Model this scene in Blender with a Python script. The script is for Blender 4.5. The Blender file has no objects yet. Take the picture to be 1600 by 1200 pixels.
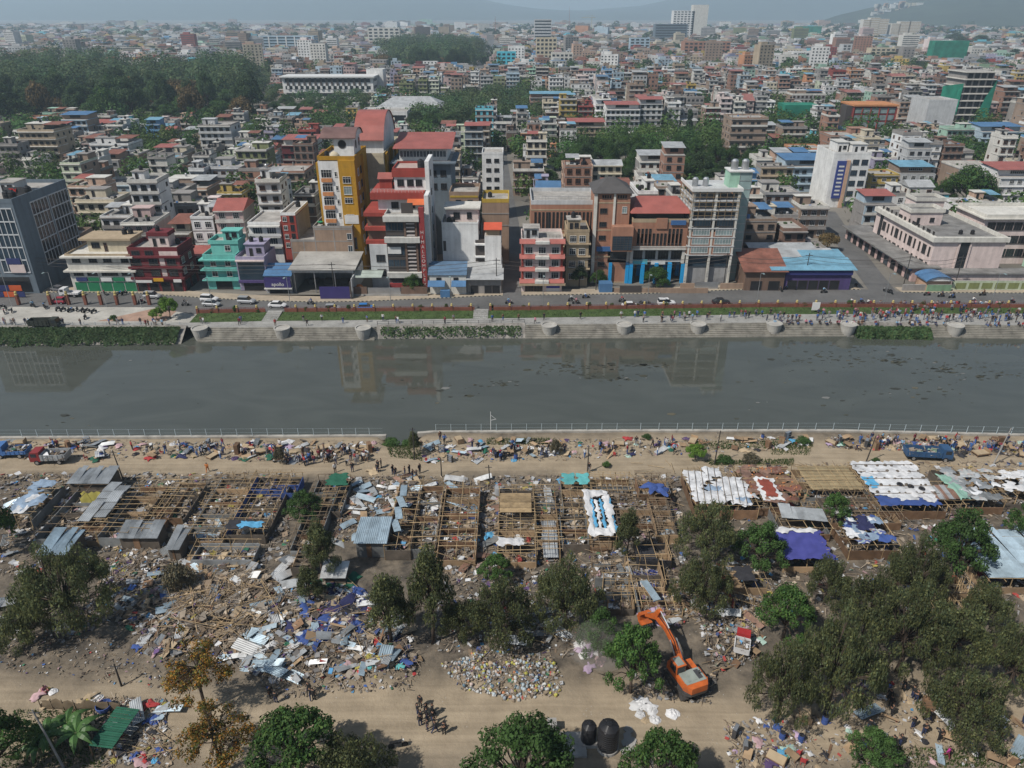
import bpy, bmesh, math, random
from mathutils import Vector, Matrix, noise
R = math.radians
scene = bpy.context.scene
col = scene.collection

# camera, sky, sun, exposure
CAM_H = 62.0
PITCH = R(26.9)
FPX = 1142.0                      # focal length in pixels of a 1600 wide picture
cam_data = bpy.data.cameras.new('camera')
cam_data.sensor_width = 36.0
cam_data.lens = 36.0 * FPX / 1600.0
cam_data.clip_start = 0.5
cam_data.clip_end = 60000.0
cam = bpy.data.objects.new('camera', cam_data)
col.objects.link(cam)
cam.location = (0, 0, CAM_H)
cam.rotation_euler = (R(90) - PITCH, 0, 0)
scene.camera = cam

SUN_EL = R(50)
SUN_DIR = Vector((-0.82, -0.57, 0)).normalized()      # horizontal direction towards the sun
world = bpy.data.worlds.new('World')
scene.world = world
world.use_nodes = True
wn = world.node_tree.nodes
wl = world.node_tree.links
wn.clear()
w_out = wn.new('ShaderNodeOutputWorld')
w_bg = wn.new('ShaderNodeBackground')
w_sky = wn.new('ShaderNodeTexSky')
w_sky.sky_type = 'NISHITA'
w_sky.sun_disc = False
w_sky.sun_elevation = SUN_EL
w_sky.sun_rotation = math.atan2(SUN_DIR.x, SUN_DIR.y)
w_sky.altitude = 1300
w_sky.air_density = 1.0
w_sky.dust_density = 3.0
w_sky.ozone_density = 1.0
w_bg.inputs['Strength'].default_value = 0.065
wl.new(w_sky.outputs[0], w_bg.inputs[0])
wl.new(w_bg.outputs[0], w_out.inputs[0])

sun_data = bpy.data.lights.new('sun', 'SUN')
sun_data.energy = 4.5
sun_data.angle = R(1.2)
sun_data.color = (1.0, 0.95, 0.88)
sun = bpy.data.objects.new('sun', sun_data)
col.objects.link(sun)
sd = Vector((SUN_DIR.x * math.cos(SUN_EL), SUN_DIR.y * math.cos(SUN_EL), math.sin(SUN_EL)))
sun.rotation_euler = sd.to_track_quat('Z', 'Y').to_euler()
sun.location = (-60, -30, 120)

scene.view_settings.view_transform = 'Standard'
scene.view_settings.look = 'None'
scene.view_settings.gamma = 1.0
scene.view_settings.exposure = 0.2
scene.view_settings.use_curve_mapping = False
scene.cycles.max_bounces = 5
scene.cycles.diffuse_bounces = 2
scene.cycles.glossy_bounces = 2
scene.cycles.transmission_bounces = 2
scene.cycles.volume_bounces = 1
scene.cycles.transparent_max_bounces = 4
scene.cycles.use_denoising = True

# survey helpers: read positions off the photograph once, as metres
CP, SP = math.cos(PITCH), math.sin(PITCH)
def ray(px, py):
    dx = (px - 800.0) / FPX
    dy = -(py - 600.0) / FPX
    return dx, CP + dy * SP, -SP + dy * CP
def G(px, py, z=0.0):                     # the point of the level z seen at a pixel
    x, y, zz = ray(px, py)
    t = (z - CAM_H) / zz
    return x * t, y * t
def FP(px, py, Y):                        # the point of the upright plane y=Y seen at a pixel
    x, y, zz = ray(px, py)
    t = Y / y
    return x * t, CAM_H + zz * t
def PX(X, Y, Z):
    zc = Y * CP + (CAM_H - Z) * SP
    yc = Y * SP - (CAM_H - Z) * CP
    return 800 + FPX * X / zc, 600 - FPX * yc / zc

rnd = random.Random(11)
U = rnd.uniform

# objects
def tag(o, label=None, cat=None, group=None, kind=None):
    if label: o['label'] = label
    if cat: o['category'] = cat
    if group: o['group'] = group
    if kind: o['kind'] = kind
    return o
def empty(name, loc=(0, 0, 0), rz=0.0, label=None, cat=None, group=None):
    o = bpy.data.objects.new(name, None)
    o.empty_display_size = 0.3
    col.objects.link(o)
    o.location = loc
    o.rotation_euler = (0, 0, rz)
    return tag(o, label, cat, group)
def mobj(name, me, parent=None, loc=(0, 0, 0), rz=0.0, scale=None):
    o = bpy.data.objects.new(name, me)
    col.objects.link(o)
    if parent is not None: o.parent = parent
    o.location = loc
    if rz: o.rotation_euler = (0, 0, rz)
    if scale: o.scale = scale if hasattr(scale, '__len__') else (scale,) * 3
    return o
def copy_tree(o, parent=None):
    c = o.copy()
    col.objects.link(c)
    c.parent = parent
    for ch in o.children:
        copy_tree(ch, c)
    return c

class MB:
    def __init__(s):
        s.v = []; s.f = []; s.m = []; s.c = None
    def face(s, pts, mi=0):
        n = len(s.v)
        s.v.extend([tuple(p) for p in pts])
        s.f.append(tuple(range(n, n + len(pts))))
        s.m.append(mi)
    def box(s, x0, x1, y0, y1, z0, z1, mi=0, top=None):
        n = len(s.v)
        s.v.extend([(x0,y0,z0),(x1,y0,z0),(x1,y1,z0),(x0,y1,z0),(x0,y0,z1),(x1,y0,z1),(x1,y1,z1),(x0,y1,z1)])
        s.f.extend([(n,n+3,n+2,n+1),(n+4,n+5,n+6,n+7),(n,n+1,n+5,n+4),(n+1,n+2,n+6,n+5),(n+2,n+3,n+7,n+6),(n+3,n,n+4,n+7)])
        s.m.extend([mi, mi if top is None else top, mi, mi, mi, mi])
        return s
    def obox(s, c, ax, ay, az, mi=0):
        c = Vector(c); ax = Vector(ax); ay = Vector(ay); az = Vector(az)
        n = len(s.v)
        for k in (-1, 1):
            for (i, j) in ((-1,-1),(1,-1),(1,1),(-1,1)):
                s.v.append(tuple(c + ax*i + ay*j + az*k))
        s.f.extend([(n,n+3,n+2,n+1),(n+4,n+5,n+6,n+7),(n,n+1,n+5,n+4),(n+1,n+2,n+6,n+5),(n+2,n+3,n+7,n+6),(n+3,n,n+4,n+7)])
        s.m.extend([mi]*6)
        return s
    def rbox(s, cx, cy, z0, z1, w, d, rz=0.0, mi=0):
        ca, sa = math.cos(rz), math.sin(rz)
        return s.obox((cx, cy, (z0+z1)/2), (ca*w/2, sa*w/2, 0), (-sa*d/2, ca*d/2, 0), (0, 0, (z1-z0)/2), mi)
    def bar(s, p0, p1, w, h=None, mi=0):
        p0 = Vector(p0); p1 = Vector(p1)
        d = p1 - p0
        L = d.length
        if L < 1e-6: return s
        d /= L
        up = Vector((0, 0, 1)) if abs(d.z) < 0.95 else Vector((1, 0, 0))
        a = d.cross(up).normalized(); b = a.cross(d)
        return s.obox((p0 + p1) / 2, d * L / 2, a * w / 2, b * (h or w) / 2, mi)
    def tube(s, pts, rads, n=6, mi=0, cap=True):
        rings = []
        P = [Vector(p) for p in pts]
        for i, p in enumerate(P):
            d = (P[min(i+1, len(P)-1)] - P[max(i-1, 0)])
            d = d.normalized() if d.length > 1e-6 else Vector((0,0,1))
            up = Vector((0, 0, 1)) if abs(d.z) < 0.9 else Vector((1, 0, 0))
            a = d.cross(up).normalized(); b = a.cross(d)
            r = rads[i] if hasattr(rads, '__len__') else rads
            k = len(s.v)
            for j in range(n):
                t = 2*math.pi*j/n
                s.v.append(tuple(p + a*(r*math.cos(t)) + b*(r*math.sin(t))))
            rings.append(k)
        for q in range(len(rings)-1):
            k0, k1 = rings[q], rings[q+1]
            for j in range(n):
                s.f.append((k0+j, k0+(j+1)%n, k1+(j+1)%n, k1+j)); s.m.append(mi)
        if cap:
            s.f.append(tuple(reversed(range(rings[0], rings[0]+n)))); s.m.append(mi)
            s.f.append(tuple(range(rings[-1], rings[-1]+n))); s.m.append(mi)
        return s
    def lathe(s, prof, n=16, c=(0, 0), mi=0):
        base = len(s.v)
        for (r, z) in prof:
            for j in range(n):
                t = 2*math.pi*j/n
                s.v.append((c[0] + r*math.cos(t), c[1] + r*math.sin(t), z))
        for q in range(len(prof)-1):
            for j in range(n):
                a = base+q*n+j; b = base+q*n+(j+1)%n
                s.f.append((a, b, b+n, a+n)); s.m.append(mi)
        s.f.append(tuple(reversed(range(base, base+n)))); s.m.append(mi)
        k = base+(len(prof)-1)*n
        s.f.append(tuple(range(k, k+n))); s.m.append(mi)
        return s
    def prism(s, pts, z0, z1, mi=0):
        n = len(s.v); k = len(pts)
        s.v.extend([(p[0], p[1], z0) for p in pts]); s.v.extend([(p[0], p[1], z1) for p in pts])
        s.f.append(tuple(range(n+k-1, n-1, -1))); s.m.append(mi)
        s.f.append(tuple(range(n+k, n+2*k))); s.m.append(mi)
        for i in range(k):
            j = (i+1) % k
            s.f.append((n+i, n+j, n+k+j, n+k+i)); s.m.append(mi)
        return s
    def xprism(s, prof, x0, x1, mi=0):
        n = len(s.v); k = len(prof)
        s.v.extend([(x0, p[0], p[1]) for p in prof]); s.v.extend([(x1, p[0], p[1]) for p in prof])
        s.f.append(tuple(range(n, n+k))); s.m.append(mi)
        s.f.append(tuple(range(n+2*k-1, n+k-1, -1))); s.m.append(mi)
        for i in range(k):
            j = (i+1) % k
            s.f.append((n+j, n+i, n+k+i, n+k+j)); s.m.append(mi)
        return s
    def yprism(s, prof, y0, y1, mi=0):
        n = len(s.v); k = len(prof)
        s.v.extend([(p[0], y0, p[1]) for p in prof]); s.v.extend([(p[0], y1, p[1]) for p in prof])
        s.f.append(tuple(range(n+k-1, n-1, -1))); s.m.append(mi)
        s.f.append(tuple(range(n+k, n+2*k))); s.m.append(mi)
        for i in range(k):
            j = (i+1) % k
            s.f.append((n+i, n+j, n+k+j, n+k+i)); s.m.append(mi)
        return s
    def mesh(s, name, mats, smooth=False, fix=False):
        me = bpy.data.meshes.new(name)
        me.from_pydata(s.v, [], s.f)
        if not isinstance(mats, (list, tuple)): mats = [mats]
        for m in mats: me.materials.append(m)
        if len(mats) > 1: me.polygons.foreach_set('material_index', s.m)
        if smooth: me.polygons.foreach_set('use_smooth', [True]*len(s.f))
        if s.c is not None:
            at = me.color_attributes.new('Col', 'FLOAT_COLOR', 'CORNER')
            flat = []
            for fi, f in enumerate(s.f):
                flat.extend((*s.c[fi], 1.0) * len(f))
            at.data.foreach_set('color', flat)
        if fix:
            bm = bmesh.new(); bm.from_mesh(me)
            bmesh.ops.recalc_face_normals(bm, faces=bm.faces)
            bm.to_mesh(me); bm.free()
        me.update()
        return me
    def build(s, name, mats, parent=None, loc=(0, 0, 0), rz=0.0, smooth=False, fix=False):
        return mobj(name, s.mesh(name, mats, smooth, fix), parent, loc, rz)

# materials
MATS = {}
def pm(key, c, rough=0.85, var=0.25, scale=0.5, metal=0.0, streak=0.0, dirt=0.0, bump=0.0, spec=0.3, wave=None, attr=False, rand=0.0, fine=0.0):
    if key in MATS: return MATS[key]
    m = bpy.data.materials.new(key)
    m.use_nodes = True
    nt = m.node_tree; N = nt.nodes; L = nt.links
    bs = N['Principled BSDF']
    bs.inputs['Roughness'].default_value = rough
    bs.inputs['Metallic'].default_value = metal
    bs.inputs['Specular IOR Level'].default_value = spec
    geo = N.new('ShaderNodeNewGeometry')
    pos = geo.outputs['Position']
    if attr:
        a = N.new('ShaderNodeVertexColor'); a.layer_name = 'Col'
        csock = a.outputs['Color']
    else:
        a = N.new('ShaderNodeRGB'); a.outputs[0].default_value = (*c, 1)
        csock = a.outputs[0]
    def mul(sock, fac_sock, lo, hi):
        mr = N.new('ShaderNodeMapRange')
        mr.inputs['From Min'].default_value = 0.3; mr.inputs['From Max'].default_value = 0.7
        mr.inputs['To Min'].default_value = lo; mr.inputs['To Max'].default_value = hi
        L.new(fac_sock, mr.inputs['Value'])
        mx = N.new('ShaderNodeVectorMath'); mx.operation = 'SCALE'
        L.new(sock, mx.inputs[0]); L.new(mr.outputs[0], mx.inputs['Scale'])
        return mx.outputs[0]
    if var:
        n1 = N.new('ShaderNodeTexNoise'); n1.inputs['Scale'].default_value = scale; n1.inputs['Detail'].default_value = 5
        L.new(pos, n1.inputs['Vector'])
        csock = mul(csock, n1.outputs['Fac'], 1-var, 1+var*0.5)
    if fine:
        n1 = N.new('ShaderNodeTexNoise'); n1.inputs['Scale'].default_value = scale*9; n1.inputs['Detail'].default_value = 4
        L.new(pos, n1.inputs['Vector'])
        csock = mul(csock, n1.outputs['Fac'], 1-fine, 1+fine*0.6)
    if streak:
        mp = N.new('ShaderNodeMapping'); mp.inputs['Scale'].default_value = (1.3, 1.3, 0.12)
        L.new(pos, mp.inputs['Vector'])
        n2 = N.new('ShaderNodeTexNoise'); n2.inputs['Scale'].default_value = 1.0; n2.inputs['Detail'].default_value = 4
        L.new(mp.outputs[0], n2.inputs['Vector'])
        csock = mul(csock, n2.outputs['Fac'], 1-streak, 1.0)
    if dirt:
        n3 = N.new('ShaderNodeTexNoise'); n3.inputs['Scale'].default_value = 0.9; n3.inputs['Detail'].default_value = 6; n3.inputs['Roughness'].default_value = 0.7
        L.new(pos, n3.inputs['Vector'])
        mr = N.new('ShaderNodeMapRange'); mr.inputs['From Min'].default_value = 0.52; mr.inputs['From Max'].default_value = 0.68
        mr.inputs['To Min'].default_value = 0; mr.inputs['To Max'].default_value = dirt
        L.new(n3.outputs['Fac'], mr.inputs['Value'])
        mx = N.new('ShaderNodeMix'); mx.data_type = 'RGBA'
        L.new(mr.outputs[0], mx.inputs['Factor']); L.new(csock, mx.inputs['A']); mx.inputs['B'].default_value = (0.07, 0.06, 0.05, 1)
        csock = mx.outputs['Result']
    if rand:
        oi = N.new('ShaderNodeObjectInfo')
        mr = N.new('ShaderNodeMapRange'); mr.inputs['To Min'].default_value = 1-rand; mr.inputs['To Max'].default_value = 1+rand*0.7
        L.new(oi.outputs['Random'], mr.inputs['Value'])
        mx = N.new('ShaderNodeVectorMath'); mx.operation = 'SCALE'
        L.new(csock, mx.inputs[0]); L.new(mr.outputs[0], mx.inputs['Scale'])
        csock = mx.outputs[0]
    L.new(csock, bs.inputs['Base Color'])
    if wave:
        tc = N.new('ShaderNodeTexCoord')
        w = N.new('ShaderNodeTexWave'); w.bands_direction = wave[0]; w.inputs['Scale'].default_value = wave[1]
        L.new(tc.outputs['Object'], w.inputs['Vector'])
        b = N.new('ShaderNodeBump'); b.inputs['Strength'].default_value = wave[2]; b.inputs['Distance'].default_value = 0.05
        L.new(w.outputs['Fac'], b.inputs['Height']); L.new(b.outputs[0], bs.inputs['Normal'])
    elif bump:
        n4 = N.new('ShaderNodeTexNoise'); n4.inputs['Scale'].default_value = scale*6; n4.inputs['Detail'].default_value = 5
        L.new(pos, n4.inputs['Vector'])
        b = N.new('ShaderNodeBump'); b.inputs['Strength'].default_value = bump; b.inputs['Distance'].default_value = 0.15
        L.new(n4.outputs['Fac'], b.inputs['Height']); L.new(b.outputs[0], bs.inputs['Normal'])
    MATS[key] = m
    return m

def wallm(key, c):  return pm('wall_' + key, c, 0.9, 0.14, 0.25, streak=0.2, dirt=0.2)
def paint(key, c):  return pm('paint_' + key, c, 0.6, 0.08, 0.6, dirt=0.08)
WALLC = {
 'white': (0.76,0.76,0.74), 'offwhite': (0.64,0.62,0.56), 'cream': (0.58,0.51,0.37), 'grey': (0.33,0.33,0.33), 'lightgrey': (0.52,0.53,0.53),
 'concrete': (0.30,0.28,0.26), 'brick': (0.37,0.19,0.125), 'darkbrick': (0.24,0.14,0.10), 'oldbrick': (0.33,0.235,0.17), 'orange': (0.55,0.24,0.10),
 'peach': (0.55,0.36,0.25), 'pink': (0.56,0.40,0.37), 'palepink': (0.70,0.58,0.54), 'maroon': (0.155,0.026,0.032), 'red': (0.33,0.06,0.045),
 'yellow': (0.52,0.36,0.06), 'mustard': (0.46,0.25,0.022), 'green': (0.22,0.36,0.22), 'olive': (0.22,0.25,0.10), 'mint': (0.34,0.55,0.42), 'teal': (0.16,0.50,0.44),
 'blue': (0.12,0.32,0.56), 'paleblue': (0.40,0.52,0.60), 'cyan': (0.09,0.50,0.62), 'purple': (0.085,0.06,0.17), 'lilac': (0.36,0.33,0.45), 'slate': (0.15,0.19,0.225),
 'brown': (0.17,0.11,0.08), 'tan': (0.42,0.33,0.22), 'palegreen': (0.50,0.56,0.40),
}
WM = {k: wallm(k, c) for k, c in WALLC.items()}
def mute(c, k=0.15):
    l = 0.3*c[0]+0.55*c[1]+0.15*c[2]; return tuple(v*(1-k)+l*k for v in c)
WMM = {k: wallm('muted_'+k, mute(c)) for k, c in WALLC.items()}
M_TRIM = wallm('trim', (0.58,0.57,0.53))
M_CONC = pm('concrete_plain', (0.33,0.32,0.30), 0.9, 0.3, 0.4, dirt=0.3)
M_ROOFC = pm('roof_concrete', (0.37,0.35,0.32), 0.95, 0.35, 0.35, dirt=0.45)
M_ROOFG = pm('roof_dark_concrete', (0.21,0.205,0.195), 0.95, 0.35, 0.35, dirt=0.45)
M_REDTIN = pm('roof_red_sheet', (0.34,0.11,0.09), 0.55, 0.18, 0.3, dirt=0.15, wave=('X', 3.0, 0.4))
M_BLUETIN = pm('roof_blue_sheet', (0.08,0.18,0.33), 0.5, 0.2, 0.3, dirt=0.2, wave=('X', 3.0, 0.4))
M_LBLUETIN = pm('roof_pale_blue_sheet', (0.17,0.35,0.46), 0.5, 0.25, 0.3, dirt=0.3, wave=('X', 3.0, 0.4))
M_GREYTIN = pm('roof_grey_sheet', (0.40,0.41,0.41), 0.5, 0.3, 0.3, dirt=0.4, wave=('X', 3.0, 0.4))
M_GREENTIN = pm('roof_green_sheet', (0.12,0.30,0.22), 0.5, 0.25, 0.3, dirt=0.3, wave=('X', 3.0, 0.4))
M_RUSTTIN = pm('roof_rust_sheet', (0.24,0.10,0.07), 0.7, 0.4, 0.4, dirt=0.4, wave=('X', 3.0, 0.4))
M_GLASS = pm('window_glass', (0.018,0.022,0.027), 0.12, 0.3, 0.3, spec=0.5)
M_BGLASS = pm('blue_window_glass', (0.03,0.05,0.07), 0.08, 0.4, 0.2, spec=0.6)
M_LGLASS = pm('pale_window_glass', (0.22,0.28,0.28), 0.2, 0.3, 0.3, spec=0.5)
M_DARK = pm('dark_opening', (0.02,0.02,0.022), 0.8, 0.3, 0.5)
M_FWHITE = paint('white_frame', (0.62,0.62,0.6))
M_FDARK = paint('dark_frame', (0.07,0.06,0.055))
M_FBROWN = paint('brown_frame', (0.16,0.08,0.045))
M_BLACKTANK = pm('black_tank_plastic', (0.018,0.018,0.02), 0.45, 0.2, 1.0)
M_STEEL = pm('steel', (0.45,0.46,0.47), 0.35, 0.15, 0.6, metal=0.7)
M_DSTEEL = pm('dark_steel', (0.10,0.10,0.105), 0.5, 0.2, 0.8, metal=0.5)
M_BAMBOO = pm('bamboo', (0.36,0.26,0.145), 0.8, 0.35, 1.4, rand=0.35)
M_BAMBOOD = pm('old_bamboo', (0.215,0.16,0.105), 0.85, 0.35, 1.4, rand=0.35)
# the setting
def interp(poly, x):
    if x <= poly[0][0]: return poly[0][1]
    for (a, b), (c, d) in zip(poly, poly[1:]):
        if x <= c: return b + (d-b)*(x-a)/(c-a) if c > a else d
    return poly[-1][1]
WATER_Z = -2.2
def world_line(pts, z):
    return [G(px, py, z) for (px, py) in pts]
E_L = world_line([(-330,546),(0,543),(290,540),(300,535),(585,532),(587,530.5),(820,530),(1200,527),(1340,526),(1600,530),(1930,534)], WATER_Z)
T_L = world_line([(-330,513),(0,511),(280,511),(305,511.5),(585,511),(587,510),(820,507),(1200,504),(1600,508),(1930,511)], 0)
GF_L = world_line([(-330,504),(300,504),(400,502),(800,497),(1200,491),(1600,490),(1930,490)], 0)
GB_L = world_line([(-330,478),(240,480),(300,491),(400,489),(800,486),(1200,481),(1600,482),(1930,482)], 0)
K_L = world_line([(-330,457),(75,457),(200,457),(312,465),(400,470),(500,472),(570,471),(665,467),(775,462),(1005,459),(1175,452),(1293,447.5),(1330,452),(1408,457),(1600,458),(1930,458)], 0)
N_L = world_line([(-330,684),(0,684),(600,681),(680,675),(1000,673),(1300,673),(1600,680),(1930,684)], 0)   # near river wall
def xs_between(x0, x1, *lines, step=6.0):
    s = {x0, x1}
    for l in lines:
        for (x, y) in l:
            if x0 < x < x1: s.add(x)
    x = x0
    while x < x1:
        s.add(x); x += step
    return sorted(s)
def ribbon(x0, x1, la, lb, za, zb, ta=0.0, tb=1.0, thick=0.0, mb=None):
    mb = mb or MB()
    xs = xs_between(x0, x1, la, lb)
    A = [(x, interp(la, x) + (interp(lb, x)-interp(la, x))*ta, za) for x in xs]
    B = [(x, interp(la, x) + (interp(lb, x)-interp(la, x))*tb, zb) for x in xs]
    for i in range(len(xs)-1):
        mb.face([A[i], A[i+1], B[i+1], B[i]])
        if thick:
            mb.face([(A[i][0],A[i][1],za-thick), (A[i+1][0],A[i+1][1],za-thick), A[i+1], A[i]])
    if thick:
        for k in (0, -1):
            a, b = A[k], B[k]
            mb.face([(a[0],a[1],za-thick), a, b, (b[0],b[1],zb-thick)])
    return mb
def struct(name, mb, mats, **k):
    o = mb.build(name, mats, **k) if isinstance(mb, MB) else mb
    o['kind'] = 'structure'
    return o

# far land: one sheet to the horizon
M_LAND = pm('city_ground', (0.20,0.185,0.16), 0.95, 0.5, 0.02, dirt=0.3)
mb = MB(); mb.face([(-9000,171,-0.03),(9000,171,-0.03),(9000,16000,-0.03),(-9000,16000,-0.03)])
struct('ground', mb, M_LAND)

# river
def water_mat():
    m = bpy.data.materials.new('river_water'); m.use_nodes = True
    N = m.node_tree.nodes; L = m.node_tree.links; bs = N['Principled BSDF']
    geo = N.new('ShaderNodeNewGeometry')
    mp = N.new('ShaderNodeMapping'); mp.inputs['Scale'].default_value = (0.06, 0.16, 1)
    L.new(geo.outputs['Position'], mp.inputs[0])
    n = N.new('ShaderNodeTexNoise'); n.inputs['Scale'].default_value = 1; n.inputs['Detail'].default_value = 6; n.inputs['Distortion'].default_value = 1.2
    L.new(mp.outputs[0], n.inputs['Vector'])
    r = N.new('ShaderNodeValToRGB')
    r.color_ramp.elements[0].position = 0.35; r.color_ramp.elements[0].color = (0.060,0.065,0.054,1)
    r.color_ramp.elements[1].position = 0.7; r.color_ramp.elements[1].color = (0.076,0.082,0.069,1)
    L.new(n.outputs['Fac'], r.inputs[0]); L.new(r.outputs[0], bs.inputs['Base Color'])
    bs.inputs['Roughness'].default_value = 0.03
    bs.inputs['IOR'].default_value = 1.5
    bs.inputs['Specular IOR Level'].default_value = 0.5
    mp2 = N.new('ShaderNodeMapping'); mp2.inputs['Scale'].default_value = (0.5, 1.4, 1)
    L.new(geo.outputs['Position'], mp2.inputs[0])
    n2 = N.new('ShaderNodeTexNoise'); n2.inputs['Scale'].default_value = 1.2; n2.inputs['Detail'].default_value = 3
    L.new(mp2.outputs[0], n2.inputs['Vector'])
    b = N.new('ShaderNodeBump'); b.inputs['Strength'].default_value = 0.02; b.inputs['Distance'].default_value = 0.12
    L.new(n2.outputs['Fac'], b.inputs['Height']); L.new(b.outputs[0], bs.inputs['Normal'])
    return m
mb = MB(); mb.face([(-420,96,WATER_Z),(420,96,WATER_Z),(420,158,WATER_Z),(-420,158,WATER_Z)])
struct('river', mb, water_mat())

# far bank paving, lawn, road
XL, XR = -190.0, 190.0
M_PAVE = pm('promenade_paving', (0.30,0.295,0.275), 0.9, 0.25, 0.35, dirt=0.35, fine=0.15)
M_ASPH = pm('asphalt', (0.125,0.123,0.12), 0.9, 0.25, 0.12, fine=0.12)
M_STEP = pm('stone_steps', (0.25,0.235,0.20), 0.9, 0.35, 0.5, dirt=0.6)
M_LAWN = pm('lawn', (0.06,0.095,0.028), 0.95, 0.4, 0.5, fine=0.35)
M_BRICKWALL = pm('red_brick_wall', (0.20,0.075,0.05), 0.9, 0.25, 0.8, dirt=0.2)
M_SIDEW = pm('sidewalk_tiles', (0.37,0.31,0.235), 0.9, 0.22, 0.35, dirt=0.3)
GX0 = G(300, 500)[0]
struct('promenade', ribbon(XL, XR, T_L, GF_L, 0.0, 0.0), M_PAVE)
struct('lawn', ribbon(GX0, XR, GF_L, GB_L, 0.03, 0.25), M_LAWN)
mb = MB()
for xa, xb, la, lb in ((XL, XR, GB_L, K_L),):
    ribbon(xa, xb, la, [(x, y+.6) for x, y in K_L], 0.012, 0.012, mb=mb)
struct('road', mb, M_ASPH)
# plaza behind the ivy wall
mb = ribbon(XL, GX0, GF_L, GB_L, 0.0, 0.0)
struct('plaza', mb, pm('plaza_concrete', (0.40,0.385,0.345), 0.9, 0.25, 0.2, dirt=0.3))
mb = MB()
x0, y0 = G(178, 502); x1, y1 = G(262, 481)
mb.face([(x0-4,y0,0.01),(x1+3,y0,0.01),(x1+3,y1,0.01),(x0+6,y1,0.01)])
struct('court', mb, pm('court_brick_paving', (0.36,0.24,0.18), 0.9, 0.25, 0.4, dirt=0.25))
# pavement along the houses: raised slabs with kerbs, broken by the side streets
ST1 = (G(786,458)[0], G(815,458)[0])
ST2 = (G(1350,448)[0], G(1408,456)[0])
for k, (xa, xb) in enumerate(((XL, ST1[0]), (ST1[1], ST2[0]-2), (ST2[1], XR))):
    kb = [(x, y+3.6) for x, y in K_L]
    struct('pavement', ribbon(xa, xb, K_L, kb, 0.15, 0.15, thick=0.2), M_SIDEW)
    mbk = ribbon(xa, xb, [(x, y-0.16) for x, y in K_L], K_L, 0.17, 0.17, thick=0.25)
    mk = bpy.data.materials.get('kerb_paint')
    if mk is None:
        mk = bpy.data.materials.new('kerb_paint'); mk.use_nodes = True
        N = mk.node_tree.nodes; L = mk.node_tree.links
        geo = N.new('ShaderNodeNewGeometry'); sx = N.new('ShaderNodeSeparateXYZ'); L.new(geo.outputs['Position'], sx.inputs[0])
        md = N.new('ShaderNodeMath'); md.operation = 'PINGPONG'; md.inputs[1].default_value = 0.5; L.new(sx.outputs[0], md.inputs[0])
        gt = N.new('ShaderNodeMath'); gt.operation = 'GREATER_THAN'; gt.inputs[1].default_value = 0.25; L.new(md.outputs[0], gt.inputs[0])
        mx = N.new('ShaderNodeMix'); mx.data_type = 'RGBA'; mx.inputs['A'].default_value = (0.05,0.05,0.05,1); mx.inputs['B'].default_value = (0.42,0.38,0.28,1)
        L.new(gt.outputs[0], mx.inputs['Factor']); L.new(mx.outputs['Result'], N['Principled BSDF'].inputs['Base Color'])
    struct('kerb', mbk, mk)
# forecourt ground under the first rows and the two side streets
M_COURT = pm('forecourt_concrete', (0.25,0.245,0.235), 0.9, 0.3, 0.2, dirt=0.35)
def street(name, pix, width, mat, z=0.03):
    pts = [Vector((*G(px, py), 0)) for px, py in pix]
    mb = MB(); prev = None
    for i, p in enumerate(pts):
        d = (pts[min(i+1, len(pts)-1)] - pts[max(i-1, 0)]).normalized()
        n = Vector((-d.y, d.x, 0)) * width/2
        cur = (p - n, p + n)
        if prev: mb.face([(*prev[0].xy, z), (*cur[0].xy, z), (*cur[1].xy, z), (*prev[1].xy, z)])
        prev = cur
    return struct(name, mb, mat)
street('side_street', [(800,466),(800,440),(803,400),(800,350),(790,290),(784,240)], 4.6, M_ASPH)
street('side_street', [(1385,462),(1352,420),(1316,370),(1290,330)], 6.5, M_ASPH)
street('avenue', [(752,125),(756,98),(762,78),(768,62)], 16, M_ASPH, 0.05)

# steps down to the water (three flights), walls between them
SX = [(G(306,520)[0], G(585,520)[0]), (G(821,520)[0], G(1346,520)[0]), (G(1455,520)[0], XR)]
for (xa, xb) in SX:
    st = None
    for k in range(8):
        z = WATER_Z*(1-(k+1)/8) - 0.01
        mb = ribbon(xa, xb, E_L, T_L, z, z, ta=k/8, tb=(k+1)/8 + 0.02, thick=0.32 if k else 1.2)
        if st is None:
            st = mb.build('river_steps', M_STEP); st['kind'] = 'structure'
        else:
            mb.build('step', M_STEP, st)
M_RWALL = pm('river_wall', (0.30,0.28,0.25), 0.9, 0.35, 0.5, dirt=0.6, streak=0.4)
def bank_wall(xa, xb, name, top=0.25, label=None):
    mb = MB()
    xs = xs_between(xa, xb, E_L, T_L)
    for a, b in zip(xs, xs[1:]):
        e0, e1, t0, t1 = interp(E_L,a), interp(E_L,b), interp(T_L,a), interp(T_L,b)
        mb.face([(a,e0,WATER_Z-0.5),(b,e1,WATER_Z-0.5),(b,t1,top),(a,t0,top)])
        mb.face([(a,t0,top),(b,t1,top),(b,t1+0.4,top),(a,t0+0.4,top)])
        mb.face([(b,t1+0.4,-0.2),(a,t0+0.4,-0.2),(a,t0+0.4,top),(b,t1+0.4,top)])
    return tag(mb.build(name, M_RWALL), label, 'wall')
bank_wall(XL, GX0+0.5, 'river_wall', 0.3, 'long stone river wall overgrown with ivy below the plaza')
bank_wall(SX[0][1], SX[1][0], 'river_wall', 0.25, 'stone river wall streaked with plants between two flights of steps')
bank_wall(SX[1][1], SX[2][0], 'river_wall', 0.25, 'short stone river wall hidden by bushes in front of the crowd')

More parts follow.
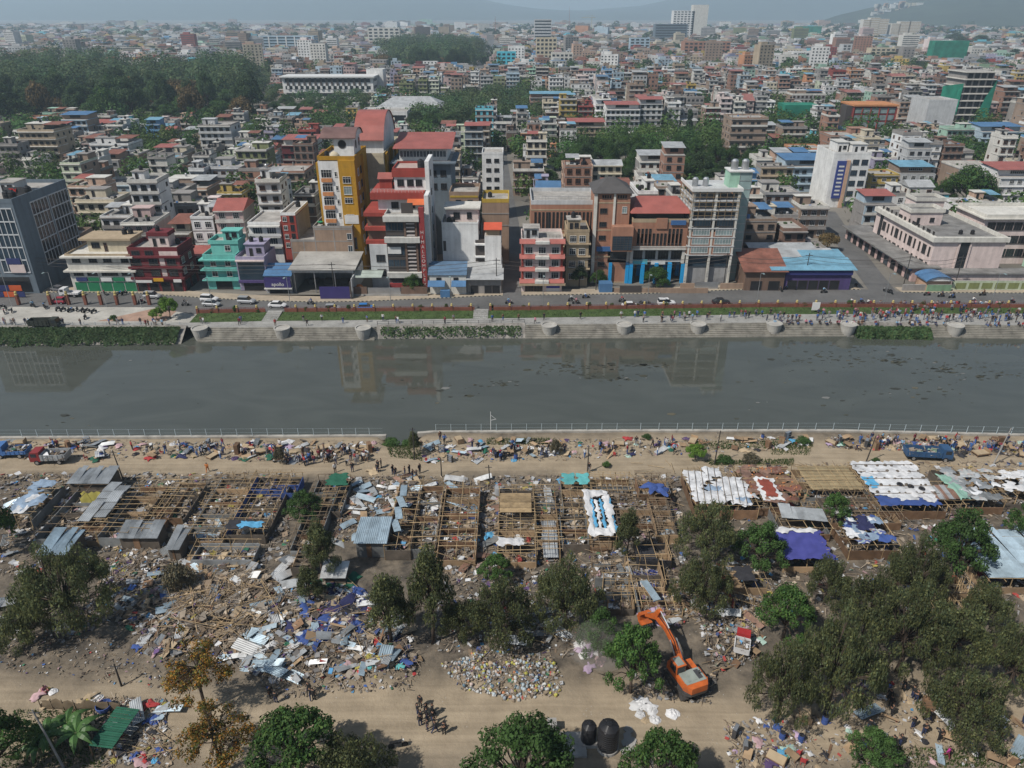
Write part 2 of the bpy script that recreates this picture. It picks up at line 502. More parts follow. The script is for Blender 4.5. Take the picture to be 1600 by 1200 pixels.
# stone drums on the steps
md = MB(); md.lathe([(1.2,-2.2),(1.45,-1.2),(1.72,0.25),(1.78,0.3),(1.78,0.5),(1.5,0.5),(1.5,0.32),(0.1,0.3)], 24)
drum_me = md.mesh('stone_drum', pm('drum_stone', (0.40,0.385,0.35), 0.9, 0.2, 0.5, dirt=0.25))
DRUMS = [318,445,570,858,975,1091,1211,1326,1491]
for i, px in enumerate(DRUMS):
    x, y = G(px, 509)
    o = mobj('stone_drum', drum_me, None, (x, interp(T_L, x)-1.3, 0))
    tag(o, 'round tapering stone drum standing out from the river steps', 'drum', 'stone drums along the river steps')

# brick wall with piers, lamp balls and fence between lawn and road
M_BALL = paint('pier_cap_yellow', (0.50,0.40,0.16))
M_RAILR = paint('rail_maroon', (0.16,0.04,0.04))
M_RAILW = paint('rail_white', (0.45,0.47,0.48))
wall_root = empty('garden_wall', (0,0,0), 0, 'low red brick wall with piers and railing between lawn and road', 'wall')
mb = MB()
GAPX = [G(432,487)[0], G(752,485)[0]]
def in_gap(x): return any(abs(x-g) < 1.9 for g in GAPX)
xs = xs_between(GX0, XR, GB_L, step=2.2)
for a, b in zip(xs, xs[1:]):
    if in_gap((a+b)/2): continue
    ya, yb = interp(GB_L,a), interp(GB_L,b)
    mb.obox(((a+b)/2,(ya+yb)/2,0.5), ((b-a)/2,(yb-ya)/2,0), (0,0.14,0), (0,0,0.5))
mb.build('brick_course', M_BRICKWALL, wall_root)
pier_me = MB().box(-.25,.25,-.25,.25,0,1.45).mesh('pier', M_BRICKWALL)
cap_me = MB().lathe([(0.3,1.45),(0.3,1.52),(0.12,1.55),(0.22,1.66),(0.25,1.78),(0.18,1.95),(0.02,2.0)], 8).mesh('pier_cap', M_BALL)
x = GX0
while x < XR:
    if not in_gap(x):
        p = mobj('pier', pier_me, wall_root, (x, interp(GB_L,x), 0)); mobj('cap', cap_me, p)
    x += 4.5
for px in (30,80,108,135,159,184,212,234):
    x, y = G(px, 476); p = mobj('plaza_pier', pier_me, None, (x, y, 0), 0, (1.3,1.3,1.7)); mobj('cap', cap_me, p)
    tag(p, 'tall brown pier with a yellow cap between plaza and road', 'pier', 'piers of the plaza')
mb = MB()
for a, b in zip(xs, xs[1:]):
    if in_gap((a+b)/2): continue
    ya, yb = interp(GB_L,a), interp(GB_L,b)
    for z in (1.1, 1.38):
        mb.bar((a,ya,z),(b,yb,z),0.05)
    for k in range(4):
        t = k/4; mb.bar((a+(b-a)*t, ya+(yb-ya)*t, 1.0),(a+(b-a)*t, ya+(yb-ya)*t, 1.4),0.04)
mb.build('railing', M_RAILR, wall_root)
# stairways through the wall
for gx in GAPX:
    yb = interp(GB_L, gx); yf = interp(GF_L, gx)
    r = None
    for k in range(5):
        ya = yf + (yb-yf)*k/5
        mb = MB().box(gx-1.7, gx+1.7, ya, yb+0.3, -0.05, 0.10+0.09*k)
        if r is None:
            r = mb.build('garden_stairs', M_PAVE); tag(r, 'short stone stairway through the brick wall to the ' + ('lawn by the steps' if gx < -40 else 'lawn opposite the blue sheds'), 'stairs')
        else: mb.build('step', M_PAVE, r)

def rail(pts, name, label, mat, h=1.0, step=2.0, z=0.0, r=0.05, nbars=2, thin=0.9):
    root = empty(name, (pts[0][0], pts[0][1], z), 0, label, 'railing')
    o = Vector((pts[0][0], pts[0][1], 0))
    bars = MB()
    post = MB().box(-r, r, -r, r, 0, h).mesh('post', mat)
    for a, b in zip(pts, pts[1:]):
        A = Vector((a[0],a[1],0))-o; B = Vector((b[0],b[1],0))-o
        n = max(1, int((B-A).length/step))
        for k in range(n):
            p = A+(B-A)*k/n
            mobj('post', post, root, p)
        for j in range(nbars):
            zz = h*(j+1)/nbars - 0.03
            bars.bar((A.x,A.y,zz),(B.x,B.y,zz), r*thin)
    bars.build('rail', mat, root)
    return root
def line_pts(line, xa, xb, dy=0.0, step=10):
    return [(x, interp(line, x)+dy) for x in xs_between(xa, xb, line, step=step)]
rail(line_pts(T_L, XL+60, GX0-1, 0.6), 'plaza_railing', 'pale tube railing along the plaza above the ivy wall', M_RAILW, 1.0, 2.5)
rail(line_pts(T_L, SX[0][1], SX[1][0], 0.5), 'promenade_railing', 'grey railing on the promenade wall between the flights of steps', M_DSTEEL, 1.0, 2.2)

# near bank
def near_ground():
    ter = {}
    X0, X1, Y0, Y1, ds = -150, 150, 22, 107, 1.0
    nx = int((X1-X0)/ds); ny = int((Y1-Y0)/ds)
    return X0, X1, Y0, Y1, nx, ny
MOUNDS = []      # (x, y, radius, height)
for (px, py, r, h) in ((330,960,10,0.9),(470,980,9,1.0),(560,1030,7,0.8),(240,1000,7,0.6),(610,1060,4,0.9),(770,1045,6,0.7),(850,1060,5,0.6),(830,960,6,0.6),(1110,1000,6,0.5),(1080,960,6,0.5),
                       (250,1040,3,0.7),(130,1010,5,0.5),(1330,1120,5,0.3),(700,695,5,0.5),(40,1010,6,0.6),(1450,960,6,0.4),(900,1010,4,0.4)):
    x, y = G(px, py); MOUNDS.append((x, y, r, h))
INX0, INX1 = G(604,680)[0], G(652,680)[0]
def gz(x, y):
    z = 0.16*noise.noise((x*0.11, y*0.11, 3.1)) + 0.07*noise.noise((x*0.45, y*0.45, 7.7))
    for (mx, my, r, h) in MOUNDS:
        d2 = ((x-mx)**2 + (y-my)**2)/(r*r)
        if d2 < 1: z += h*(1-d2)**2*(1+0.5*noise.noise((x*0.5,y*0.5,1.3)))
    if INX0-1 < x < INX1+1 and y > 100:
        t = min(1, (y-100)/6.0) * min(1, (x-INX0+1)/1.5, (INX1+1-x)/1.5)
        z -= 3.2*max(0, t)
    return z
mb = MB()
X0, X1, Y0, ds = -150, 150, 20, 1.0
cols = int((X1-X0)/ds)+1
rows = 85
for j in range(rows+1):
    for i in range(cols):
        x = X0+i*ds
        yb = interp(N_L, x)
        y = Y0 + (yb-Y0)*j/rows
        mb.v.append((x, y, gz(x, y)))
for j in range(rows):
    for i in range(cols-1):
        a = j*cols+i
        mb.f.append((a, a+1, a+cols+1, a+cols)); mb.m.append(0)
def soil_mat():
    m = bpy.data.materials.new('river_soil'); m.use_nodes = True
    N = m.node_tree.nodes; L = m.node_tree.links; bs = N['Principled BSDF']
    bs.inputs['Roughness'].default_value = 0.95; bs.inputs['Specular IOR Level'].default_value = 0.15
    geo = N.new('ShaderNodeNewGeometry'); pos = geo.outputs['Position']
    sx = N.new('ShaderNodeSeparateXYZ'); L.new(pos, sx.inputs[0])
    def nz(s, d=6, rough=0.6):
        n = N.new('ShaderNodeTexNoise'); n.inputs['Scale'].default_value = s; n.inputs['Detail'].default_value = d; n.inputs['Roughness'].default_value = rough
        L.new(pos, n.inputs['Vector']); return n.outputs['Fac']
    def math_(op, a, b):
        n = N.new('ShaderNodeMath'); n.operation = op
        for k, q in enumerate((a, b)):
            if isinstance(q, (int, float)): n.inputs[k].default_value = q
            else: L.new(q, n.inputs[k])
        return n.outputs[0]
    def band(sock, c, hw, soft):
        d = math_('ABSOLUTE', math_('SUBTRACT', sock, c), 0)
        mr = N.new('ShaderNodeMapRange'); mr.interpolation_type = 'SMOOTHSTEP'
        mr.inputs['From Min'].default_value = hw-soft; mr.inputs['From Max'].default_value = hw+soft
        mr.inputs['To Min'].default_value = 1; mr.inputs['To Max'].default_value = 0
        L.new(d, mr.inputs['Value']); return mr.outputs[0]
    wob = math_('MULTIPLY', math_('SUBTRACT', nz(0.06, 4), 0.5), 9.0)
    y2 = math_('ADD', sx.outputs[1], wob)
    track = math_('MAXIMUM', band(y2, 97.5, 6.0, 2.5), band(y2, 49.0, 4.6, 3.0))
    r1 = N.new('ShaderNodeValToRGB')      # trodden sand
    e = r1.color_ramp.elements
    e[0].position = 0.30; e[0].color = (0.205,0.165,0.115,1); e[1].position = 0.68; e[1].color = (0.375,0.305,0.215,1)
    ms = N.new('ShaderNodeMapping'); ms.inputs['Scale'].default_value = (0.05, 1.6, 1); L.new(pos, ms.inputs['Vector'])
    rn = N.new('ShaderNodeTexNoise'); rn.inputs['Scale'].default_value = 1.0; rn.inputs['Detail'].default_value = 4; rn.inputs['Distortion'].default_value = .6; L.new(ms.outputs[0], rn.inputs['Vector'])
    L.new(math_('ADD', math_('MULTIPLY', nz(0.35, 8, 0.65), 0.55), math_('MULTIPLY', rn.outputs['Fac'], 0.45)), r1.inputs[0])
    r2 = N.new('ShaderNodeValToRGB')      # camp soil
    e = r2.color_ramp.elements
    e[0].position = 0.34; e[0].color = (0.05,0.045,0.039,1); e[1].position = 0.66; e[1].color = (0.19,0.158,0.12,1)
    L.new(nz(0.5, 9, 0.7), r2.inputs[0])
    mx = N.new('ShaderNodeMix'); mx.data_type = 'RGBA'
    L.new(track, mx.inputs['Factor']); L.new(r2.outputs[0], mx.inputs['A']); L.new(r1.outputs[0], mx.inputs['B'])
    # specks of litter trodden in
    v = N.new('ShaderNodeTexVoronoi'); v.inputs['Scale'].default_value = 2.2; L.new(pos, v.inputs['Vector'])
    lt = math_('LESS_THAN', v.outputs['Distance'], 0.10)
    gate = math_('GREATER_THAN', nz(0.3, 3), 0.56)
    f = math_('MULTIPLY', math_('MULTIPLY', lt, gate), 0.7)
    m2 = N.new('ShaderNodeMix'); m2.data_type = 'RGBA'
    L.new(f, m2.inputs['Factor']); L.new(mx.outputs['Result'], m2.inputs['A']); m2.inputs['B'].default_value = (0.42,0.41,0.39,1)
    L.new(m2.outputs['Result'], bs.inputs['Base Color'])
    b = N.new('ShaderNodeBump'); b.inputs['Strength'].default_value = 0.6; b.inputs['Distance'].default_value = 0.15
    L.new(nz(2.5, 8, 0.7), b.inputs['Height']); L.new(b.outputs[0], bs.inputs['Normal'])
    return m
M_SOIL = soil_mat()
struct('near_bank', mb, M_SOIL, smooth=True)
# river wall on the near side with its fence
mb = MB()
for (xa, xb) in ((XL, INX0), (INX1, XR)):
    xs = xs_between(xa, xb, N_L)
    for a, b in zip(xs, xs[1:]):
        ya, yb = interp(N_L,a), interp(N_L,b)
        mb.face([(a,ya-0.5,0.28),(b,yb-0.5,0.28),(b,yb+0.1,0.28),(a,ya+0.1,0.28)])
        mb.face([(b,yb+0.1,-4),(a,ya+0.1,-4),(a,ya+0.1,0.28),(b,yb+0.1,0.28)])
        mb.face([(a,ya-0.5,-0.5),(b,yb-0.5,-0.5),(b,yb-0.5,0.28),(a,ya-0.5,0.28)])
    for x in (xa, xb):
        y = interp(N_L, x); mb.face([(x,y-0.5,-4),(x,y+0.1,-4),(x,y+0.1,0.28),(x,y-0.5,0.28)])
tag(mb.build('embankment_wall', pm('embankment_concrete', (0.36,0.34,0.30), 0.9, 0.3, 0.5, dirt=0.4)), 'low concrete embankment wall under the bank fence', 'wall')
M_FENCE = paint('fence_pale_blue', (0.47,0.55,0.58))
rail(line_pts(N_L, -140, INX0-0.5, -0.2), 'bank_fence', 'pale blue post and wire fence along the sandy bank by the fallen sheets', M_FENCE, 1.4, 2.1, 0.2, 0.03, 2, 0.3)
rail(line_pts(N_L, INX1+3, 140, -0.2), 'bank_fence', 'pale blue post and wire fence from the white mast onward', M_FENCE, 1.4, 2.1, 0.2, 0.03, 2, 0.3)

# hills on the skyline
M_HILL = pm('hill_forest', (0.045,0.06,0.035), 0.95, 0.45, 0.01, fine=0.3)
def ridge(name, D, prof, mat, foot=0.0, steps=60, depth=1200, rough=18, seed=0):
    mb = MB(); rows = 7
    x0, x1 = prof[0][0], prof[-1][0]
    n = steps
    for j in range(rows):
        t = j/(rows-1)
        for i in range(n+1):
            px = x0+(x1-x0)*i/n
            X, Z = FP(px, interp(prof, px), D)
            z = foot + (Z-foot)*(1-(1-t)**1.6) + rough*t*noise.fractal((X*0.004, t*3, seed), 1.0, 2.0, 4)
            mb.v.append((X, D - depth*(1-t) + 90*noise.noise((X*0.003, t*2, seed+5)), z if j else -5))
    for j in range(rows-1):
        for i in range(n):
            a = j*(n+1)+i
            mb.f.append((a, a+1, a+n+2, a+n+1)); mb.m.append(0)
    o = mb.build(name, mat, smooth=True); o['kind'] = 'structure'
    return o
ridge('mountain', 11000, [(-500,-28),(150,-10),(420,-12),(600,-20),(700,-12),(760,2),(830,14),(900,17),(985,12),(1060,-5),(1150,-40),(1300,-70),(1500,-60),(1700,-75),(2000,-50)], M_HILL, depth=3000, rough=25, seed=3)
ridge('hill', 4600, [(1080,60),(1180,50),(1240,40),(1290,31),(1352,14),(1414,0),(1500,-12),(1600,-15),(1800,-20)], M_HILL, depth=1500, rough=14, seed=8)
# buildings of the river front
WCACHE = {}
FRAMES = {'w': (M_FWHITE, M_GLASS), 'd': (M_FDARK, M_GLASS), 'b': (M_FBROWN, M_GLASS), 'g': (M_FWHITE, M_LGLASS), 'o': (M_FDARK, M_DARK), 's': (M_CONC, M_DARK), 'q': (M_FWHITE, M_BGLASS), 'k': (M_FDARK, M_BGLASS)}
def win_mesh(w, h, st):
    w = round(w*5)/5 or 0.2; h = round(h*5)/5 or 0.2
    k = (w, h, st)
    if k not in WCACHE:
        mb = MB(); t = 0.07 if st != 's' else 0.1
        mb.box(-w/2, w/2, -0.10, 0.02, h-t, h, 0); mb.box(-w/2-0.06, w/2+0.06, -0.16, 0.02, -0.05, t*0.6, 0)
        mb.box(-w/2, -w/2+t, -0.10, 0.02, t*0.6, h-t, 0); mb.box(w/2-t, w/2, -0.10, 0.02, t*0.6, h-t, 0)
        n = int(w/0.75)
        for i in range(1, n+1) if st not in 'so' and n else ():
            x = -w/2 + w*i/(n+1); mb.box(x-t*0.35, x+t*0.35, -0.08, 0.02, t*0.6, h-t, 0)
        if h > 1.1 and st in 'wgb': mb.box(-w/2+t, w/2-t, -0.07, 0.02, h*0.68, h*0.68+0.05, 0)
        mb.face([(-w/2+t,-0.025,t*0.6),(w/2-t,-0.025,t*0.6),(w/2-t,-0.025,h-t),(-w/2+t,-0.025,h-t)], 1)
        WCACHE[k] = mb.mesh('window', list(FRAMES[st]))
    return WCACHE[k]
TANK = MB().lathe([(0.5,0),(0.55,0.05),(0.55,0.3),(0.58,0.33),(0.55,0.36),(0.55,0.75),(0.58,0.78),(0.55,0.81),(0.52,1.1),(0.3,1.25),(0.2,1.28),(0.2,1.36),(0.02,1.38)], 12).mesh('water_tank', M_BLACKTANK)
STANK = MB().lathe([(0.42,0),(0.42,0.95),(0.25,1.15),(0.02,1.2)], 12).mesh('steel_tank', M_STEEL)
class Bld:
    def __init__(s, name, label, Y, pl, pr, pt, cat='building', group=None, z=None):
        s.Y = Y
        s.X0, za = FP(pl, pt, Y); s.X1, zb = FP(pr, pt, Y)
        s.w = s.X1 - s.X0; s.h = z if z else (za+zb)/2
        s.d = 10.0
        s.root = empty(name, (s.X0, Y, 0), 0, label, cat, group)
    def fp(s, px, py, off=0.0):
        x, z = FP(px, py, s.Y+off); return x - s.X0, z
    def blk(s, name, mat, x0, x1, y0, y1, z0, z1, parent=None):
        return MB().box(x0, x1, y0, y1, z0, z1).build(name, mat, parent or s.root)
    def fpx(s, name, mat, p0, p1, q0, q1, y0, y1, parent=None):
        qm = (q0+q1)/2
        a, _ = s.fp(p0, qm, y0); b, _ = s.fp(p1, qm, y0); _, zt = s.fp((p0+p1)/2, q0, y0); _, zb = s.fp((p0+p1)/2, q1, y0)
        return s.blk(name, mat, a, b, y0, y1, max(0, zb), zt, parent)
    def mass(s, d, wall, roof=None, par=0.8, parm=None, z0=0.0):
        s.d = d
        MB().box(0, s.w, 0, d, z0, s.h).build('wall', wall, s.root)
        s.parapet(0, s.w, 0, d, s.h, roof or M_ROOFC, par, parm or wall)
    def parapet(s, x0, x1, y0, y1, z, roof, par, parm, name='roof'):
        mb = MB()
        mb.face([(x0,y0,z+0.012),(x1,y0,z+0.012),(x1,y1,z+0.012),(x0,y1,z+0.012)], 1)
        t = 0.18
        if par:
            e = 0.04
            mb.box(x0-e, x1+e, y0-e, y0+t, z-0.1, z+par); mb.box(x0-e, x1+e, y1-t, y1+e, z-0.1, z+par)
            mb.box(x0-e, x0+t, y0+t, y1-t, z-0.1, z+par); mb.box(x1-t, x1+e, y0+t, y1-t, z-0.1, z+par)
        return mb.build(name, [parm, roof], s.root)
    def win(s, px0, px1, py0, py1, st='d', off=0.0):
        pm_ = (py0+py1)/2
        a, _ = s.fp(px0, pm_, off); b, _ = s.fp(px1, pm_, off); _, zt = s.fp(px0, py0, off); _, zb = s.fp(px0, py1, off)
        return mobj('window', win_mesh(b-a, zt-zb, st), s.root, ((a+b)/2, off-0.004, zb))
    def wing(s, face, u, z, w, h, st='d', off=0.0, name='window'):
        if face == 'F': loc, r = (u, off-0.004, z), 0
        elif face == 'R': loc, r = (s.w+off+0.004, u, z), R(90)
        else: loc, r = (off-0.004, u, z), R(-90)
        return mobj(name, win_mesh(w, h, st), s.root, loc, r)
    def grid(s, face, n, zs, w, h, st='d', a=None, b=None, off=0.0):
        L = s.w if face == 'F' else s.d
        a = 0.8 if a is None else a; b = L-0.8 if b is None else b
        for z in zs:
            for i in range(n):
                s.wing(face, a+(b-a)*(i+0.5)/n, z, w, h, st, off)
    def slabs(s, zs, mat, p=0.5, t=0.22, sides=True, d=None):
        q = p if sides else 0.03
        me = MB().box(-q, s.w+q, -p, d or s.d*0.98, 0, t).mesh('floor_slab', mat)
        for z in zs: mobj('floor_slab', me, s.root, (0, 0, z))
    def tank(s, x, y, z, k=1.2, steel=False):
        mobj('water_tank', STANK if steel else TANK, s.root, (x, y, z), 0, k)
    def gable(s, x0, x1, y0, y1, z, rise, mat, ov=0.4, name='roof', hip=0.0, t=0.12):
        mb = MB(); ym = (y0+y1)/2
        a = x0-ov; b = x1+ov; c = y0-ov; d = y1+ov
        for o_ in (0, -t):
            f1 = [(a,c,z+o_),(b,c,z+o_),(b-hip,ym,z+rise+o_),(a+hip,ym,z+rise+o_)]
            f2 = [(b,d,z+o_),(a,d,z+o_),(a+hip,ym,z+rise+o_),(b-hip,ym,z+rise+o_)]
            mb.face(f1 if not o_ else f1[::-1]); mb.face(f2 if not o_ else f2[::-1])
            if hip or o_ == 0:
                mb.face([(a,d,z+o_),(a,c,z+o_),(a+hip,ym,z+rise+o_)]); mb.face([(b,c,z+o_),(b,d,z+o_),(b-hip,ym,z+rise+o_)])
        mb.face([(a,c,z-t),(b,c,z-t),(b,c,z),(a,c,z)])
        return mb.build(name, mat, s.root)
    def shed(s, x0, x1, y0, y1, z0, z1, mat, name='roof', t=0.1):
        mb = MB()
        P = [(x0,y0,z0),(x1,y0,z0),(x1,y1,z1),(x0,y1,z1)]
        mb.face([(p[0],p[1],p[2]+t) for p in P]); mb.face(P[::-1])
        for i in range(4):
            j = (i+1) % 4
            mb.face([P[i], P[j], (P[j][0],P[j][1],P[j][2]+t), (P[i][0],P[i][1],P[i][2]+t)])
        return mb.build(name, mat, s.root)
    def rail(s, x0, x1, y, z, mat, h=0.9):
        mb = MB(); mb.bar((x0,y,z+h),(x1,y,z+h),0.06); mb.bar((x0,y,z+h*0.5),(x1,y,z+h*0.5),0.04)
        n = max(2, int((x1-x0)/0.8))
        for i in range(n+1):
            x = x0+(x1-x0)*i/n; mb.bar((x,y,z),(x,y,z+h),0.04)
        return mb.build('railing', mat, s.root)
    def text(s, body, size, loc, rot, mat, ext=0.03, name='lettering', spacing=1.0):
        cu = bpy.data.curves.new(name, 'FONT'); cu.body = body; cu.size = size; cu.extrude = ext; cu.align_x = 'CENTER'; cu.space_line = spacing
        cu.materials.append(mat)
        t = bpy.data.objects.new(name, cu); col.objects.link(t)
        me = bpy.data.meshes.new_from_object(t.evaluated_get(bpy.context.evaluated_depsgraph_get())); bpy.data.objects.remove(t)
        o = mobj(name, me, s.root)
        o.location = loc; o.rotation_euler = rot
        return o
    def stair_room(s, x0, x1, y0, y1, z, hh, wall, roof=None, st='d', slab=True):
        o = MB().box(x0, x1, y0, y1, z, z+hh).build('stair_room', wall, s.root)
        if slab: MB().box(x0-0.3, x1+0.3, y0-0.3, y1+0.3, z+hh, z+hh+0.18).build('roof_slab', roof or M_ROOFC, o)
        mobj('window', win_mesh(min(1.2,(x1-x0)*0.35), 1.1, st), o, (x0+(x1-x0)*0.7, y0-0.004, z+0.9))
        mobj('door', win_mesh(0.8, 1.9, 'o'), o, (x0+(x1-x0)*0.28, y0-0.004, z+0.06))
        return o

def P4(x, y): return (x/4.0, 250+y/4.0)
# 1 grey office block with window grid -----------------------------------------------------------
b = Bld('office_block', 'dark grey glass office block with a white window grid and black roof tanks', 172, -95, 19, 317)
b.mass(23, WM['slate'], M_ROOFC, 0.9)
M_GRIDW = paint('grid_white', (0.50,0.52,0.53))
me_pane = None
nr = 5
for face, u0, u1, nc in (('F', 3.2, 8.8, 4), ('F', 10.0, 16.4, 5), ('R', 6.2, 13.2, 5), ('R', 14.0, 22.4, 6)):
    z0, z1 = 5.4, 21.0
    fr = MB(); W = u1-u0
    for j in range(nr+1):
        z = z0+(z1-z0)*j/nr; fr.box(-0.12, W+0.12, -0.14, 0.03, z-0.14, z+0.14)
    for i in range(nc+1):
        x = W*i/nc; fr.box(x-0.09, x+0.09, -0.12, 0.03, z0, z1)
    loc, r = ((u0+0.0, 0, 0), 0) if face == 'F' else ((b.w, u0, 0), R(90))
    g = fr.build('window_grid', M_GRIDW, b.root, loc, r)
    pane = MB(); pane.face([(0,-0.02,0),(W/nc-0.18,-0.02,0),(W/nc-0.18,-0.02,(z1-z0)/nr-0.28),(0,-0.02,(z1-z0)/nr-0.28)])
    pme = pane.mesh('pane', M_GLASS if face == 'R' else M_BGLASS)
    for j in range(nr):
        for i in range(nc):
            mobj('pane', pme, g, (W*i/nc+0.09, 0, z0+(z1-z0)*j/nr+0.14))
b.blk('ground_floor_glazing', M_GLASS, 1, b.w-1.5, -0.05, 0.1, 0.4, 4.2)
MO = paint('orange_banner', (0.52,0.10,0.03)); MN = paint('navy_banner', (0.03,0.04,0.13))
for i in range(6): b.blk('banner', MO if i % 2 else MN, b.w-1.5-2.6*(i+1), b.w-1.6-2.6*i, -3.2, -3.05, 0.2, 1.5)
for i in range(4): b.blk('banner', MN if i % 2 else MO, b.w-3-3.1*(i+1), b.w-3.1-3.1*i, -1.6, -1.5, 1.2, 2.6)
b.blk('advert_panel', paint('advert_white', (0.6,0.5,0.47)), b.w-5.2, b.w-1.6, -0.35, -0.16, 5.4, 7.4)
b.blk('advert_panel', MN, b.w-5.6, b.w-2.2, -0.32, -0.16, 7.5, 9.0)
b.text('TV', 1.5, (b.w-1.8-1.2, 6, b.h+1.0), (R(90),0,0), paint('sign_red', (0.55,0.03,0.02)), 0.08)
b.blk('sign_rack', M_DSTEEL, b.w-5.2, b.w-0.6, 6.1, 6.2, b.h, b.h+2.4)
for x, y in ((b.w-1.8, 3.5), (b.w-3.2, 3.6), (b.w-1.4, 9.0)): b.tank(x, y, b.h, 1.6)
b.stair_room(b.w-9, b.w-5, 10, 15, b.h, 2.6, WM['lightgrey'])

# 2 beige commercial block with green shutters ---------------------------------------------------
b = Bld('shop_block', 'grey beige three storey block with green shutters and a cream penthouse', 173, 101, 203, 400)
b.mass(11.5, WM['offwhite'], M_ROOFC, 0.5, WM['tan'])
b.slabs([b.h-0.35, b.h-3.9], WM['offwhite'], 0.9, 0.4)
for (xa, xb) in ((450,500),(555,605),(645,695),(755,800)): b.win(*[P4(xa,0)[0], P4(xb,0)[0]], P4(0,607)[1], P4(0,641)[1], 'd')
for (xa, xb) in ((460,520),(545,610),(635,735),(760,815)): b.win(P4(xa,0)[0], P4(xb,0)[0], P4(0,686)[1], P4(0,722)[1], 'd')
MG = pm('green_shutter', (0.02,0.20,0.09), 0.5, 0.15, 0.5, wave=('Z', 6.0, 0.5))
for i in range(5): b.fpx('shutter', MG, 119+i*19.3, 137+i*19.3, 441, 456.5, -0.06, 0.05)
for i, m in enumerate((MN, MG, M_FWHITE, MG, M_FWHITE)): b.fpx('sign_board', m, 119+i*19.3, 136+i*19.3, 434, 439.5, -0.3, -0.06)
MB().box(4.2, 15.0, 3.5, 9.5, b.h, b.h+3.0).build('penthouse', WM['cream'], b.root)
b.blk('penthouse_roof', WM['tan'], 2.6, 15.4, 2.8, 10.2, b.h+3.0, b.h+3.5)
b.wing('F', 6.2, b.h+1.0, 2.0, 1.4, 'd', 3.5); b.wing('F', 8.6, b.h+0.1, 0.9, 2.2, 'b', 3.5)
b.tank(12.2, 7, b.h+3.5, 1.1); b.tank(13.6, 7.4, b.h+3.5, 1.1)

# 3 maroon corner block ---------------------------------------------------------------------------
b = Bld('corner_block', 'maroon four storey corner block with white wall panels and street shops', 173, 199, 277, 392)
b.mass(9, WM['maroon'], M_ROOFC, 0.9, WM['maroon'])
b.slabs([b.h*0.32, b.h*0.58, b.h*0.84], WM['maroon'], 0.55, 0.5)
b.blk('wall_panel', WM['palepink'], b.w*0.62, b.w*0.99, -0.04, 0.02, b.h*0.885, b.h*0.99)
for fz in (0.40, 0.66):
    for u in (0.13, 0.47, 0.83): b.wing('F', b.w*u, b.h*fz, 2.2, 1.6, 'd')
    b.blk('wall_panel', WM['palepink'], b.w*0.6, b.w*0.7, -0.03, 0.02, b.h*(fz-0.01), b.h*(fz+0.17))
    for u in (2.0, 6.2): b.wing('R', u, b.h*fz, 1.6, 1.6, 'w')
for u in (0.15, 0.42): b.wing('F', b.w*u, b.h*0.86, 2.0, 1.5, 'd')
for i in range(4): b.wing('F', b.w*(0.14+0.24*i), 0.2, 2.2, 2.4, 'o')
for u in (2.2, 6.0): b.wing('R', u, 0.2, 2.6, 2.4, 'k')
b.blk('sign_board', paint('sign_yellow', (0.55,0.30,0.02)), b.w*0.42, b.w*0.62, -0.8, -0.6, b.h*0.285, b.h*0.36)
b.blk('sign_board', M_FWHITE, b.w*0.05, b.w*0.38, -0.7, -0.58, b.h*0.25, b.h*0.31)
b.blk('sign_board', M_FWHITE, b.w*0.82, b.w*0.98, -0.7, -0.58, b.h*0.26, b.h*0.33)
b.stair_room(4.0, 8.8, 3.5, 7.5, b.h, 2.7, WM['palepink'], WM['maroon'])
b.blk('stair_parapet', WM['maroon'], 3.8, 9.0, 3.3, 7.7, b.h+2.9, b.h+3.6)
b.tank(6, 5, b.h+3.6, 1.0); b.tank(9.9, 6, b.h, 1.1)

# 4 teal house ------------------------------------------------------------------------------------
b = Bld('stepped_house', 'bright teal stepped house with balconies and white windows', 175, 317, 369, 403)
b.mass(9, WM['teal'], M_ROOFC, 0.9, WM['teal'])
b.slabs([b.h*0.30, b.h*0.62], WM['teal'], 0.9, 0.25); b.slabs([b.h*0.93], WM['teal'], 0.9, 0.35)
for z in (0.33, 0.65):
    b.blk('balcony_front', WM['teal'], 0.0, b.w, -0.9, -0.78, b.h*z, b.h*z+0.7)
    for u in (0.28, 0.72): b.wing('F', b.w*u, b.h*z+0.7, 1.4, 1.4, 'w')
b.wing('F', b.w*0.5, 0.1, 4.0, 2.5, 'o')
MB().box(b.w*0.15, b.w*0.98, 3.0, 8.5, b.h, b.h+2.8).build('upper_storey', WM['teal'], b.root)
b.parapet(b.w*0.10, b.w*1.0, 2.8, 8.7, b.h+2.8, M_ROOFC, 0.8, WM['teal'])
b.wing('F', b.w*0.65, b.h+0.9, 1.4, 1.4, 'w', 3.0)
b.stair_room(b.w*0.45, b.w*0.95, 5.5, 8.5, b.h+2.8, 2.4, WM['teal'], WM['teal'])
b.tank(b.w*0.7, 4.2, b.h+2.8, 1.0)

# 5 purple shop tower + sign shop -----------------------------------------------------------------
b = Bld('shop_house', 'narrow dark purple glass fronted shop house with a pink roof terrace', 174, 368, 413, 406)
b.mass(9, WM['lilac'], M_ROOFC, 0.8, WM['lilac'])
b.blk('curtain_wall', M_BGLASS, 0.3, b.w-0.3, -0.12, 0.02, b.h*0.36, b.h*0.95)
b.blk('fascia', WM['purple'], 0.0, b.w, -0.5, 0.0, b.h*0.27, b.h*0.35)
b.blk('fascia', WM['palepink'], 0.0, b.w, -0.6, 0.0, b.h*0.955, b.h*1.0)
b.wing('F', b.w*0.5, 0.1, b.w*0.7, b.h*0.24, 'o')
b.stair_room(b.w*0.25, b.w*0.9, 3, 8, b.h, 3.0, WM['lilac'], WM['lilac']); b.tank(b.w*0.4, 5, b.h+3.2, 1.0); b.tank(b.w*0.75, 5, b.h+3.2, 1.0)
